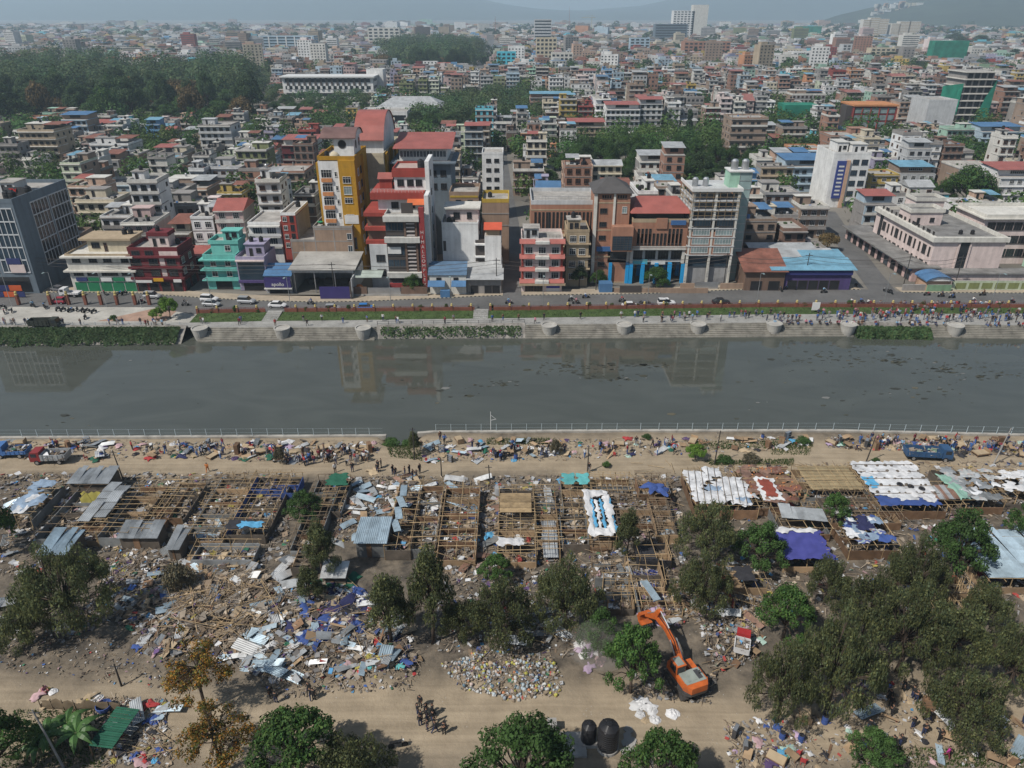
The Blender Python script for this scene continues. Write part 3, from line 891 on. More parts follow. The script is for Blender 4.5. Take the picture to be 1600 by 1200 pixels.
b = Bld('sign_shop', 'low shop with blue awning roof and purple sign board', 172, 413, 454, 431)
b.mass(8, WM['grey'], M_ROOFG, 0)
b.shed(-0.3, b.w+0.3, -0.4, 4.5, b.h, b.h+1.8, M_BLUETIN, 'awning')
MPUR = paint('sign_purple', (0.045,0.035,0.14))
b.blk('sign_board', MPUR, 0, b.w, -0.7, -0.5, b.h*0.38, b.h*0.96)
b.blk('fascia', M_TRIM, -0.2, b.w+0.2, -1.0, 0, b.h*0.30, b.h*0.36)
b.text('apollo', 1.25, (b.w*0.5, -0.75, b.h*0.48), (R(90),0,0), M_FWHITE)
b.wing('F', b.w*0.5, 0.1, b.w*0.75, b.h*0.26, 'o')
# 6 white and red flats behind --------------------------------------------------------------------
b = Bld('flats', 'white balconied flats with a brick red end bay behind the purple shop', 186, 387, 437, 350)
b.mass(13, WM['white'], M_ROOFC, 0.5)
b.slabs([b.h*k for k in (0.55, 0.75, 0.95)], M_TRIM, 0.9, 0.3, False)
for k in (0.58, 0.78):
    b.blk('balcony_front', M_FWHITE, 0, b.w, -0.9, -0.8, b.h*k, b.h*k+0.7)
    for u in (0.28, 0.72): b.wing('F', b.w*u, b.h*k+0.3, 2.4, 1.9, 'q')
b = Bld('flats', 'brick red tall bay with white square windows beside white flats', 185.5, 438, 461, 336)
b.mass(13, WM['red'], M_ROOFC, 0.6, WM['white'])
for k in (0.48, 0.62, 0.76, 0.90): b.wing('F', b.w*0.25, b.h*k, 1.0, 1.2, 'w'); b.wing('F', b.w*0.72, b.h*k-0.2, 1.0, 1.7, 'd')
b.blk('side_wall', WM['concrete'], b.w, b.w+0.15, 0.3, 12.7, 0, b.h-0.3)
b.tank(2.2, 9, b.h, 1.2)
# 7 raw brick house -------------------------------------------------------------------------------
b = Bld('brick_house', 'bare brick house with concrete frame lines and roof terrace above the garage', 184, 489, 550, 356)
b.mass(12, WM['oldbrick'], M_ROOFC, 0.5, WM['concrete'])
MB().box(-6.2, 0, 0, 12, 0, b.h-3.4).build('wing', WM['oldbrick'], b.root)
b.parapet(-6.2, -0.02, 0, 12, b.h-3.4, M_ROOFC, 0.4, WM['concrete'])
fr = MB()
for z in (b.h-0.5, b.h-3.6, b.h-6.6): fr.box(-6.25 if z < b.h-1 else 0, b.w+0.02, -0.05, 0.05, z, z+0.25)
for x in (-6.2, -3, 0.05, b.w*0.5, b.w-0.25): fr.box(x, x+0.25, -0.04, 0.05, 0, b.h-3.4 if x < 0 else b.h-0.5)
fr.build('concrete_frame', WM['concrete'], b.root)
for k in (2.0, 5.2, 8.2): b.wing('F', b.w-0.9, b.h-k-1.0, 1.2, 1.6, 'q')
for x in (1.2, 2.6, 4.0): b.tank(x, 4, b.h, 1.0)
mobj('dish', MB().lathe([(0.1,0),(0.5,0.15),(0.8,0.4)], 12).mesh('dish', pm('dish_green', (0.03,0.25,0.12))), b.root, (1.5, 2, b.h+0.7), 0)
# 8 garage ----------------------------------------------------------------------------------------
b = Bld('garage', 'open fronted garage shed with a wide rusty grey sheet roof', 172.5, 456, 552, 423)
b.h = 6.0; d = 11
b.d = d
b.blk('back_wall', WM['grey'], 0, b.w, d-0.2, d, 0, 6.0)
b.blk('side_wall', WM['grey'], -0.2, 0, 0.2, d, 0, 6.2); b.blk('side_wall', WM['lightgrey'], b.w, b.w+0.2, -4, d, 0, 4.8)
b.shed(-0.8, b.w+0.6, -0.8, d+0.5, 6.0, 7.0, pm('garage_sheet', (0.40,0.39,0.36), 0.6, 0.3, 0.2, dirt=0.3, wave=('X', 3.0, 0.4)))
b.blk('header', WM['lightgrey'], 0, b.w, -0.2, 0, 5.2, 5.9)
for x in (0.3, b.w*0.35, b.w*0.68, b.w-0.4): b.blk('post', M_STEEL, x, x+0.2, -0.1, 0.1, 0, 5.2)
for x in (2, 6, 10, 13): b.blk('work_bench', M_FDARK, x, x+2.2, 6, 8, 0, 1.2)
b.blk('billboard', MPUR, b.w*0.5, b.w*0.98, -4.9, -4.7, 0.2, 3.2)
b.blk('billboard_border', M_FDARK, b.w*0.99, b.w*0.99+0.3, -5.0, -4.7, 0, 4.5)

# 9 yellow apartment tower ------------------------------------------------------------------------
b = Bld('apartment_tower', 'mustard and white apartment tower with a curved roof pavilion and round window', 186, 496, 554, 252)
wy = b.w*0.555
MB().box(0, wy, 0, 16, 0, b.h).build('white_wall', WM['white'], b.root)
MB().box(wy, b.w, -0.6, 16, 0, b.h+0.3).build('mustard_wall', WM['mustard'], b.root)
MB().box(-0.6, 0, 0.2, 16, 0, b.h-0.4).build('mustard_edge', WM['mustard'], b.root)
b.parapet(0, b.w, 0.1, 16, b.h+0.32, M_ROOFC, 0.9, WM['mustard'])
for k in range(8):
    z = b.h-4.0-3.4*k
    if z < 8: break
    b.wing('F', wy*0.36, z, 2.6, 1.9, 'w'); b.blk('planter', WM['orange'], wy*0.10, wy*0.62, -0.5, 0.0, z-1.0, z-0.15)
    b.wing('F', wy*0.82, z+0.3, 0.6, 1.2, 'w')
for z, h_, st in ((b.h-5.2,1.6,'w'),(b.h-8.0,2.0,'g'),(b.h-10.2,1.4,'w'),(b.h-15.0,2.0,'w')):
    b.wing('F', wy+(b.w-wy)*0.45, z, 2.0, h_, st, -0.6)
b.blk('balcony_band', M_FWHITE, wy+0.3, b.w-0.2, -0.72, -0.6, b.h-15.4, b.h-13.2)
b.wing('F', wy+(b.w-wy)*0.5, b.h-22.0, 1.8, 3.0, 'b', -0.6)
b.d = 16
for k in range(7):
    z = b.h-4.0-3.4*k
    for u in (3.0, 6.5, 11.0): b.wing('R', u, z, 1.6, 1.8, 'd' if u > 4 else 'w')
b.blk('side_band', WM['mustard'], b.w, b.w+0.6, 7.8, 9.2, 0, b.h+0.3)
# long rear wing of the tower
MB().box(b.w*0.55, b.w+4.5, 16, 46, 0, b.h-1.5).build('rear_wing', WM['cream'], b.root)
b.parapet(b.w*0.55, b.w+4.5, 16.01, 46, b.h-1.5, M_ROOFC, 0.8, WM['cream'])
for yy in (17.5, 26, 35): b.blk('side_band', WM['mustard'], b.w+4.5, b.w+5.1, yy, yy+3.5, 0, b.h-1.0)
for yy in (22.5, 31, 40, 43.5):
    for k in range(6): mobj('window', win_mesh(1.6, 1.6, 'd'), b.root, (b.w+4.504, yy, b.h-5-3.3*k), R(90))
# pavilion with the barrel roof
z = b.h+0.35; px0, px1 = b.w*0.42, b.w*1.0
MB().box(px0, px1-0.4, 2.5, 11, z, z+5.0).build('pavilion', WM['white'], b.root)
ring = MB()
for j in range(20):
    t0, t1 = 2*math.pi*j/20, 2*math.pi*(j+1)/20
    for (r0, r1, mi, dy) in ((0, 0.85, 1, -0.03), (0.85, 1.05, 0, -0.08)):
        ring.face([(r0*math.cos(t0),dy,r0*math.sin(t0)),(r1*math.cos(t0),dy,r1*math.sin(t0)),(r1*math.cos(t1),dy,r1*math.sin(t1)),(r0*math.cos(t1),dy,r0*math.sin(t1))] if r0 else [(0,dy,0),(r1*math.cos(t1),dy,r1*math.sin(t1)),(r1*math.cos(t0),dy,r1*math.sin(t0))], mi)
rme = ring.mesh('round_window', [M_FDARK, M_GLASS], fix=True)
mobj('round_window', rme, b.root, ((px0+px1)/2-0.6, 2.5, z+3.3)); mobj('round_window', rme, b.root, (px1-0.4, 5.2, z+3.0), R(90)); mobj('round_window', rme, b.root, (px1-0.4, 9.2, z+3.0), R(90))
def barrel(bd, x0, x1, y0, y1, zb, rise, mat, n=12, name='barrel_roof', along='y'):
    mb = MB(); c = math.pi*.12
    u0, u1, v0, v1 = (x0, x1, y0, y1) if along == 'y' else (y0, y1, x0, x1)
    P = lambda u, v, z: (u, v, z) if along == 'y' else (v, u, z)
    def f(i, o_=0.0):
        t = c+math.pi*.76*i/n
        return (u0+u1)/2-(u1-u0)/2*math.cos(t)/math.cos(c), zb+rise*(math.sin(t)-math.sin(c))/(1-math.sin(c))+o_
    for i in range(n):
        for o_ in (0.0, -0.2):
            p, q = f(i, o_), f(i+1, o_); mb.face([P(p[0],v0,p[1]), P(q[0],v0,q[1]), P(q[0],v1,q[1]), P(p[0],v1,p[1])])
        p, q = f(i), f(i+1)
        for v in (v0+.3, v1-.3): mb.face([P(p[0],v,p[1]-.02), P(q[0],v,q[1]-.02), P(q[0],v,zb-0.05), P(p[0],v,zb-0.05)], 1)
    return mb.build(name, [mat, WM['white']], bd.root)
barrel(b, px0-3.0, px1+0.4, 1.6, 11.8, z+4.9, 1.9, pm('barrel_dark', (0.17,0.10,0.09), 0.7, 0.3, 0.4), along='x')
MB().box(b.w*0.7, b.w+4.0, 20, 40, b.h-1.5, b.h+2.2).build('upper_hall', WM['white'], b.root)
barrel(b, b.w*0.6, b.w+4.4, 19, 41, b.h+2.2, 6.5, M_REDTIN, along='x')
mobj('roof_dome', MB().lathe([(1.4,0),(1.3,0.7),(0.9,1.3),(0.1,1.6)], 14).mesh('roof_dome', WM['cream'], True), b.root, (wy*0.75, 3, b.h+0.4))
b.tank(1.5, 4, b.h+0.4, 1.1)

# 10 the sign tower "HIMAL COMPLEX" ---------------------------------------------------------------
b = Bld('commercial_complex', 'red white and black stepped commercial complex with a vertical sign column', 174, 601, 663, 340)
b.mass(16, WM['white'], M_ROOFC, 0.9, M_TRIM)
b.blk('dark_front', M_FDARK, 0.0, b.w*0.86, -0.06, 0.0, b.h*0.12, b.h*0.96)
nfl = 5
for i in range(nfl):
    z = b.h*(0.15+0.165*i)
    for j in range(3):
        b.wing('F', b.w*(0.08+0.15*j), z+0.3, 1.4, 2.0, 'k', -0.06)
for i, z in enumerate((0.20, 0.68, 0.96)):
    b.blk('white_band', M_TRIM, -0.3, b.w*0.87, -1.2, -0.06, b.h*z, b.h*z+1.3)
ML = paint('louvre_pale', (0.48,0.44,0.42))
for i in range(19):
    z = b.h*0.14+i*0.95
    if z > b.h*0.93: break
    b.blk('louvre', ML, b.w*0.53, b.w*0.74, -0.3, -0.06, z, z+0.28)
b.blk('pier', WM['brown'], b.w*0.47, b.w*0.52, -0.35, -0.06, 0, b.h); b.blk('pier', WM['brown'], b.w*0.75, b.w*0.80, -0.35, -0.06, 0, b.h)
b.blk('white_panel', M_FWHITE, b.w*0.02, b.w*0.36, -0.3, -0.06, b.h*0.52, b.h*0.61)
MSR = wallm('sign_red_column', (0.30,0.045,0.045))
b.blk('sign_column', MSR, b.w*0.87, b.w*1.0, -1.0, 0.0, 1.0, b.h+2.6)
b.text('\n'.join('HIMAL COMPLEX'.replace(' ', '')), 1.1, (b.w*0.935, -1.04, b.h*0.80), (R(90),0,0), paint('sign_letters', (0.62,0.52,0.50)), 0.03, spacing=1.08)
b.blk('ground_sign', MSR, 0, b.w*0.86, -0.9, -0.1, b.h*0.06, b.h*0.115)
# left red wing and the stepped red upper floors
MB().box(-4.6, 0, 1.5, 14, 0, b.h*0.62).build('grey_wing', WM['lightgrey'], b.root)
for z in (0.18, 0.38): b.wing('F', -2.0, b.h*z, 2.2, 1.8, 'd', 1.5)
MB().box(-4.8, 0, 3.0, 14, b.h*0.62, b.h*0.99).build('red_wing', WM['brown'], b.root)
for z in (0.62, 0.80, 0.99): b.blk('red_slab', WM['red'], -5.4, 0.0, 1.8, 14, b.h*z, b.h*z+0.9)
u0, z0 = -3.2, b.h
MB().box(u0+1, b.w-0.5, 5, 16, z0, z0+3.4).build('upper_storey', WM['white'], b.root)
b.blk('red_slab', WM['red'], u0-0.6, b.w-0.3, 3.8, 16.2, z0+3.4, z0+5.0)
b.rail(u0-0.4, b.w-0.6, 4.0, z0+5.0, M_FWHITE)
for u in (0.2, 0.62): b.wing('F', b.w*u, z0+1.0, 1.8, 1.5, 'd', 5)
MB().box(u0+5.0, b.w+0.0, 7, 16, z0+5.0, z0+8.2).build('upper_storey', WM['white'], b.root)
b.blk('red_slab', WM['red'], u0+4.6, b.w+0.3, 6.6, 16.3, z0+8.2, z0+9.8)
b.parapet(u0+4.8, b.w+0.2, 6.8, 16.2, z0+9.8, pm('roof_pink', (0.45,0.34,0.30), 0.9, 0.2, 0.3, dirt=0.3), 0.5, WM['red'])
for u in (0.35, 0.6, 0.82): b.wing('F', b.w*u, z0+6.0, 1.5, 1.6, 'd', 7)
MB().box(b.w+0.02, b.w+1.0, 1.0, 6, 0, z0+5.0).box(b.w+0.02, b.w+1.0, 6.0, 16, 0, z0+12.0).build('white_fin', WM['white'], b.root)
b.blk('fin_glazing', M_LGLASS, b.w+1.0, b.w+1.06, 3.2, 5.4, 3, z0+4)
for k in range(6): mobj('window', win_mesh(1.0, 1.4, 'd'), b.root, (b.w+1.004, 9.0, 4+4.5*k), R(90))
b.shed(b.w*0.55, b.w+1.0, 1.5, 4.0, z0+2.6, z0+3.6, pm('awning_orange', (0.55,0.14,0.05), 0.6, 0.15), 'awning')
b.blk('roof_louvre', M_FDARK, b.w*0.42, b.w*0.72, 0.4, 0.6, b.h+0.9, b.h+3.4)
b.blk('roof_hut', WM['red'], u0+1.2, u0+4.2, 8, 11, z0+5.0, z0+7.6); b.gable(u0+1.2, u0+4.2, 8, 11, z0+7.6, 1.2, M_REDTIN)
b.tank(b.w-1.2, 9, z0+9.9, 1.6)
# fence wall, canopy, guard post in front
b.blk('front_fence', WM['brown'], -11.2, -5.0, -4.2, -4.0, 0.5, 2.4); b.blk('front_fence', WM['brown'], b.w*0.35, b.w*1.0+0.2, -4.2, -4.0, 0.5, 2.4)
b.blk('fence_base', M_CONC, -11.4, b.w+0.3, -4.3, -3.9, 0, 0.6)
b.blk('gate', M_STEEL, -4.8, b.w*0.33, -4.15, -4.05, 0.2, 2.2)
b.shed(-8.8, -1.5, -2.6, 1.5, 4.2, 4.8, pm('canopy_green', (0.35,0.40,0.36), 0.5), 'canopy')
mobj('dome_tank', MB().lathe([(0.9,0),(1.0,1.0),(0.95,1.8),(0.5,2.3),(0.05,2.4)], 12).mesh('dome_tank', paint('tank_orange', (0.55,0.16,0.03))), b.root, (-7.2, -2.2, 0))

# 11 white blind-walled block ---------------------------------------------------------------------
b = Bld('white_block', 'plain white windowless wall block with roof terrace behind blue roofed sheds', 180, 690, 747, 350)
b.mass(9, WM['white'], M_ROOFC, 0.4)
b.blk('recess', M_FDARK, b.w*0.02, b.w*0.10, -0.03, 0.0, b.h*0.55, b.h*0.72)
for z in (0.35, 0.6, 0.82): b.wing('R', 4.5, b.h*z, 1.5, 1.5, 'd')
MB().box(b.w*0.1, b.w, 2.5, 8.8, b.h, b.h+3.2).build('upper_storey', WM['palepink'], b.root)
b.blk('roof_slab', WM['offwhite'], b.w*0.05, b.w+0.5, 1.8, 9, b.h+3.2, b.h+3.6); b.wing('F', b.w*0.4, b.h+0.7, 1.6, 1.6, 'd', 2.5); b.wing('F', b.w*0.75, b.h+0.7, 1.2, 1.6, 'd', 2.5)
b.tank(b.w*0.2, 1.2, b.h, 1.1); b.tank(b.w*0.3, 1.3, b.h, 1.1)
b = Bld('white_block', 'narrow white block with dark recess and a small orange gable roof', 178, 757, 783, 369)
b.mass(8, WM['white'], M_ROOFC, 0)
b.blk('recess', M_FDARK, -2.4, 0, 1.5, 7, 0, b.h-1.5)
for z in (0.3, 0.55, 0.8): b.blk('slab', WM['white'], -2.5, 0, 0.6, 7, b.h*z, b.h*z+0.35); b.wing('R', 4, b.h*z, 1.4, 1.4, 'd')
b.blk('attic', WM['tan'], 0.4, b.w-0.4, 1, 6, b.h, b.h+1.6); b.gable(0.2, b.w-0.2, 0.5, 6.5, b.h+1.6, 1.0, pm('roof_orange', (0.55,0.10,0.05), 0.6, 0.15))
# sheds in front
b = Bld('roadside_shed', 'long roadside shed with a blue sheet roof and blue awnings', 171, 671, 728, 430)
b.mass(9, WM['offwhite'], M_ROOFG, 0)
b.shed(-0.4, b.w+0.2, -0.3, 4.6, b.h+0.05, b.h+2.0, pm('shed_slate_blue', (0.10,0.17,0.26), 0.6, 0.25, 0.3, dirt=0.3))
b.shed(-0.4, b.w*0.42, -1.8, -0.1, 2.6, 3.6, M_BLUETIN, 'awning'); b.shed(b.w*0.6, b.w, -1.8, -0.1, 2.6, 3.6, M_BLUETIN, 'awning')
for u in (0.25, 0.72): b.wing('F', b.w*u, b.h*0.72, 1.2, 0.8, 'd')
b.blk('kiosk', M_BLUETIN, b.w*0.3, b.w*0.56, -2.4, -1.2, 0, 1.8)
b = Bld('roadside_shed', 'corner shed with a weathered grey sheet roof at the side street', 171.5, 729, 783, 436)
b.mass(10, WM['concrete'], M_ROOFG, 0)
b.shed(-0.2, b.w+0.6, -0.9, 4.5, b.h+0.05, b.h+1.3, M_GREYTIN); b.shed(-6, b.w+0.2, 4.5, 10.5, b.h+1.3, b.h+2.2, M_GREYTIN)
for u in (0.22, 0.62, 0.85): b.wing('F', b.w*u, 0.2, 1.8, 2.0, 'o')
# 12 slate block with red roof behind the complex
b = Bld('slate_block', 'slate blue block with glazed top floor under a red sheet roof', 205, 619, 704, 252)
b.mass(16, WM['slate'], M_ROOFC, 0)
b.slabs([b.h-0.5], WM['slate'], 1.5, 0.4)
MB().box(0.8, b.w-1, 1.0, 15, b.h, b.h+3.2).build('top_floor', WM['white'], b.root)
b.grid('F', 14, [b.h+1.0], 0.8, 1.6, 'q', 1.0, b.w-1.2, 1.0)
b.shed(-0.6, b.w+0.6, -1.2, 15.5, b.h+3.4, b.h+5.4, M_REDTIN)
b.grid('F', 5, [b.h-4, b.h-7.5], 1.6, 1.6, 'd')
# 13..14
b = Bld('small_block', 'small white six window block by the leafy lane', 245, 753, 786, 241)
b.mass(10, WM['white'], M_ROOFC, 0.6)
b.grid('F', 2, [b.h-2.6, b.h-5.6, b.h-8.6, b.h-11.5], 1.6, 1.3, 'd'); b.grid('R', 2, [b.h-2.6, b.h-5.6], 1.2, 1.3, 'd')
b = Bld('brick_house', 'raw brick house with a yellow parapet above the white block', 196, 753, 795, 316)
b.mass(11, WM['oldbrick'], M_ROOFC, 0.9, WM['yellow']); b.slabs([b.h-3.2, b.h-6.4], WM['concrete'], 0.1, 0.3)
b.wing('R', 4, b.h-2.6, 1.2, 1.3, 'd'); b.tank(2, 6, b.h, 1.1)
b = Bld('brick_house', 'flat raw brick house with yellow trimmed terrace between white walls', 197, 702, 748, 305)
b.mass(11, WM['oldbrick'], M_ROOFC, 0.9, WM['oldbrick']); b.blk('yellow_rail', WM['yellow'], 0.2, b.w-0.2, -0.1, 0.0, b.h-0.6, b.h-0.1)
b.wing('F', b.w*0.3, b.h-2.4, 1.4, 1.2, 'd'); b.wing('F', b.w*0.7, b.h-2.4, 1.4, 1.2, 'd')

# 16 red and cream house at the side street -------------------------------------------------------
b = Bld('town_house', 'four storey cream and red roofed house with balconies on the street corner', 173, 815, 880, 377)
b.mass(9, WM['palepink'], M_ROOFC, 0.7, WM['palepink'])
MRT = pm('red_tiles', (0.36,0.12,0.10), 0.7, 0.2, 0.5, dirt=0.2)
for z in (0.20, 0.44, 0.68, 0.97):
    b.shed(-0.5, b.w*0.33, -1.1, 0.05, b.h*z, b.h*z+0.9, MRT, 'tiled_eave'); b.shed(b.w*0.67, b.w+0.5, -1.1, 0.05, b.h*z, b.h*z+0.9, MRT, 'tiled_eave')
    b.blk('balcony_slab', M_TRIM, b.w*0.33, b.w*0.67, -1.2, 0.0, b.h*z-0.05, b.h*z+0.55)
for z in (0.26, 0.50, 0.75):
    for u in (0.18, 0.5, 0.82): b.wing('F', b.w*u, b.h*z+0.2, 1.8, 1.6, 'w')
b.blk('pier', WM['red'], -0.06, 0.5, -0.2, 0.0, b.h*0.2, b.h); b.blk('pier', WM['red'], b.w-0.5, b.w+0.06, -0.2, 0.0, b.h*0.2, b.h)
b.blk('shop_fascia', WM['tan'], -0.6, b.w+0.8, -1.2, 0, b.h*0.155, b.h*0.195)
for u in (0.2, 0.42): b.wing('F', b.w*u, 0.1, 2.2, 2.0, 'b')
b.blk('shutter', paint('shutter_white', (0.55,0.55,0.56)), b.w*0.62, b.w*0.95, -0.06, 0.0, 0.1, 1.0); b.blk('shutter', paint('shutter_blue', (0.04,0.05,0.30)), b.w*0.62, b.w*0.95, -0.06, 0.0, 1.02, 2.0)
b.stair_room(0.6, 4.2, 2.5, 6, b.h, 2.5, WM['lightgrey'], M_ROOFC); b.rail(0, b.w, 0.1, b.h+0.7, M_DSTEEL, 0.8)
# 17 long brick institute
b = Bld('brick_institute', 'long red brick institute with groups of tall slit windows', 186, 830, 931, 319)
b.mass(15, WM['brick'], M_ROOFC, 1.0, WM['lightgrey'])
for u in (0.16, 0.38, 0.62, 0.85):
    for i in range(4):
        b.wing('F', b.w*u+(i-1.5)*1.0, b.h-6.2, 0.6, 4.2, 'o'); b.wing('F', b.w*u+(i-1.5)*1.0, b.h-11.8, 0.6, 3.6, 'o')
b.slabs([b.h-7.0, b.h-1.6], WM['tan'], 0.08, 0.3); b.rail(0.3, b.w-0.3, 0.5, b.h+0.9, M_STEEL, 0.9)
# 18 narrow beige
b = Bld('narrow_house', 'narrow beige house with rooftop clutter between brick buildings', 177, 886, 921, 362)
b.mass(9, WM['tan'], M_ROOFG, 0.5)
for k in range(4):
    z = b.h-2.6-3.2*k
    if z < 1: break
    for u in (0.28, 0.7): b.wing('F', b.w*u, z, 1.6, 1.5, 'w')
b.slabs([b.h-3.2, b.h-6.4, b.h-9.6], WM['tan'], 0.5, 0.3); b.stair_room(0.2, 3.2, 0.4, 4, b.h, 2.8, WM['tan']); b.tank(1.6, 2, b.h+3, 1.1)
# 19 brick stair tower with hip roof
b = Bld('brick_tower', 'tall brick tower with a dark hipped roof and a recessed glass bay', 180, 931, 986, 301)
b.mass(11, WM['brick'], M_ROOFG, 0)
b.gable(0, b.w, 0, 11, b.h, 2.8, pm('slate_roof', (0.085,0.08,0.078), 0.8, 0.2), 0.7, hip=4.2)
b.blk('concrete_pier', WM['offwhite'], -0.3, 0.5, -0.35, 0, 0, b.h); b.blk('concrete_pier', WM['offwhite'], b.w*0.52, b.w*0.58, -0.3, 0, b.h*0.62, b.h)
for u in (0.32, 0.76):
    for i in range(4): b.wing('F', b.w*u+(i-1.5)*0.6, b.h-1.4, 0.4, 0.8, 'o')
for k in range(7): b.wing('F', b.w*0.25, b.h-5.0-3.4*k, 1.8, 1.3, 'd')
b.wing('F', b.w*0.85, b.h-5, 1.2, 1.6, 'g')
for k in range(4): b.blk('band', WM['tan'], 0.5, b.w, -0.06, 0, b.h-2.6-6.8*k, b.h-2.3-6.8*k)
MB().box(b.w*0.5, b.w+0.9, -2.6, 0, 9.0, b.h*0.66).build('glass_bay', WM['brick'], b.root)
b.blk('bay_glazing', M_BGLASS, b.w*0.52, b.w+0.7, -2.68, -2.6, 9.4, b.h*0.56)
gr = MB()
for i in range(6):
    x = b.w*0.52+(b.w*0.48+0.7)*i/5; gr.box(x-0.04, x+0.04, -2.74, -2.66, 9.4, b.h*0.56)
for i in range(7):
    z = 9.4+(b.h*0.56-9.4)*i/6; gr.box(b.w*0.52, b.w+0.7, -2.73, -2.67, z-0.04, z+0.04)
gr.build('bay_mullions', M_FDARK, b.root)
b.blk('sign_board', paint('sign_blue', (0.05,0.13,0.30)), b.w*0.1, b.w*0.52, -0.4, -0.2, 8.4, 9.6)
# 20 brick block on blue pillars
b = Bld('pillared_block', 'orange brick block on bright blue pillars under a red sheet roof', 179, 989, 1076, 347)
W = b.w; H = b.h; d = 14; b.d = d
MB().box(0, W, 0, d, 9.2, H).build('wall', WM['brick'], b.root)
b.parapet(0, W, 0.02, d, H, M_ROOFC, 0.8, WM['tan'])
b.blk('podium', WM['lightgrey'], 0.3, W-0.3, 1.4, d, 5.4, 9.2); b.blk('band', M_TRIM, -0.15, W+0.15, -0.15, d, 9.0, 9.4); b.blk('band', M_TRIM, -0.1, W+0.1, -0.1, d, H*0.60, H*0.60+0.3)
for u in (0.22, 0.5, 0.78):
    for i in range(4):
        if u != 0.5: b.wing('F', W*u+(i-1.5)*0.95, H*0.66, 0.6, H*0.24, 'o')
        b.wing('F', W*u+(i-1.5)*0.95, 10.2, 0.6, H*0.19, 'o')
b.blk('crest', WM['brick'], W*0.42, W*0.62, -0.3, 0, H*0.90, H+1.0)
b.blk('sign_board', paint('sign_blue', (0.05,0.13,0.30)), W*0.68, W*0.95, -0.4, -0.2, H*0.96, H*1.03)
MBP = paint('pillar_blue', (0.02,0.30,0.62))
for y in (0.6, 7.0):
    for i in range(5): b.blk('pillar', MBP if i < 5 else M_TRIM, W*i/4.0-0.45 if i else 0, W*i/4.0+0.45 if i else 0.9, y-0.4, y+0.5, 0, 5.4)
for i in range(4): b.wing('F', W*(0.14+0.24*i), 6.2, 2.6, 2.2, 'd', 1.4); 
b.blk('upper_pillar', M_TRIM, -0.02, 0.7, 0.2, 0.9, 5.4, 9.0); b.blk('upper_pillar', M_TRIM, W-0.7, W+0.02, 0.2, 0.9, 5.4, 9.0)
b.blk('fascia', paint('fascia_teal', (0.10,0.38,0.45)), 0.3, W*0.33, 0.6, 0.8, 5.0, 6.2); b.blk('fascia', M_FWHITE, W*0.4, W*0.66, 0.6, 0.8, 5.0, 6.0)
MB().box(1, W-1, 1.5, d-1, H, H+2.2).build('attic', M_FDARK, b.root)
b.gable(0.0, W, 0.2, d, H+2.3, 2.6, M_REDTIN, 0.7, hip=2.6)
MB().box(-5.6, 0, 1, d, 5.4, 9.2).build('side_bay', WM['offwhite'], b.root)
for x in (-5.2, -0.9): b.blk('pillar', MBP, x, x+0.8, 0.4, 1.2, 0, 5.4)
b.blk('bay_glazing', M_GLASS, -5.0, -0.8, 0.9, 1.0, 6.0, 8.6)
b.blk('forecourt_wall', WM['oldbrick'], -4.5, W+5, -7.0, -6.7, 0, 1.3); b.blk('gate', M_FDARK, -3.2, 2.2, -7.1, -7.02, 0.1, 2.0)
b.blk('booth', M_BLUETIN, -8.2, -5.0, -6.8, -4.2, 0, 2.4)
# 21 unfinished tower with glass lift shaft
b = Bld('unfinished_tower', 'half finished brick and concrete tower with open top floors and steel roof tanks', 178, 1084, 1158, 299)
W = b.w; H = b.h; d = 13; b.d = d
zt = H*0.58
MB().box(0, W, 0, d, 8.0, zt).build('wall', WM['brick'], b.root)
nfl = 7
for k in range(nfl+1):
    z = 8.0 + (H-8.0)*k/nfl
    b.blk('floor_slab', WM['lightgrey'], -0.15, W+0.15, -0.15, d+0.2, z-0.2, z+0.05)
for x in (0.0, W*0.48, W-0.5):
    for y in (0.05, d-0.6): b.blk('column', WM['offwhite'], x, x+0.5, y-0.1, y+0.5, 0, H)
b.blk('stair_core', WM['grey'], W*0.3, W*0.7, d*0.4, d-0.5, zt, H-0.3); b.blk('base_glazing', M_BGLASS, 0.4, W-0.4, 1.0, 1.1, 4.6, 7.6); b.blk('base_wall', WM['grey'], 0.3, W-0.3, 1.2, d, 0, 7.7)
b.blk('parapet', M_FWHITE, -0.45, W+0.45, -0.45, -0.2, H, H+0.8); b.blk('parapet', M_FWHITE, -0.45, -0.2, -0.2, d, H, H+0.8); b.blk('parapet', M_FWHITE, W+0.2, W+0.45, -0.2, d, H, H+0.8)
for k in range(4):
    z = 8.0 + (H-8.0)*k/nfl
    for u in (0.26, 0.75):
        b.wing('F', W*u, z+0.5, W*0.36, 1.8, 'g' if k < 3 else 'k')
scaf = MB()
for k in range(4, nfl):
    z = 8.0 + (H-8.0)*k/nfl
    for i in range(8):
        x = W*i/7; scaf.bar((x,-0.25,z),(x,-0.25,z+2.8),0.08)
    for q in (0.9, 1.9): scaf.bar((0,-0.25,z+q),(W,-0.25,z+q),0.08); scaf.bar((-0.25,0,z+q),(-0.25,d,z+q),0.08)
    for i in range(5): scaf.bar((-0.25,d*i/4,z),(-0.25,d*i/4,z+2.8),0.08)
scaf.build('scaffolding', M_BAMBOO, b.root)
MB().box(W+0.5, W+3.4, 4, 8, 0, H+3.8).build('lift_shaft', pm('shaft_glass', (0.30,0.40,0.39), 0.25, 0.2, 0.3), b.root)
fr = MB()
for k in range(14):
    z = (H+3.8)*k/13; fr.box(W+0.45, W+3.45, 3.95, 8.05, z-0.08, z+0.08)
for x in (W+0.45, W+3.35):
    fr.box(x, x+0.12, 3.93, 4.03, 0, H+3.8)
fr.build('shaft_frame', M_STEEL, b.root)
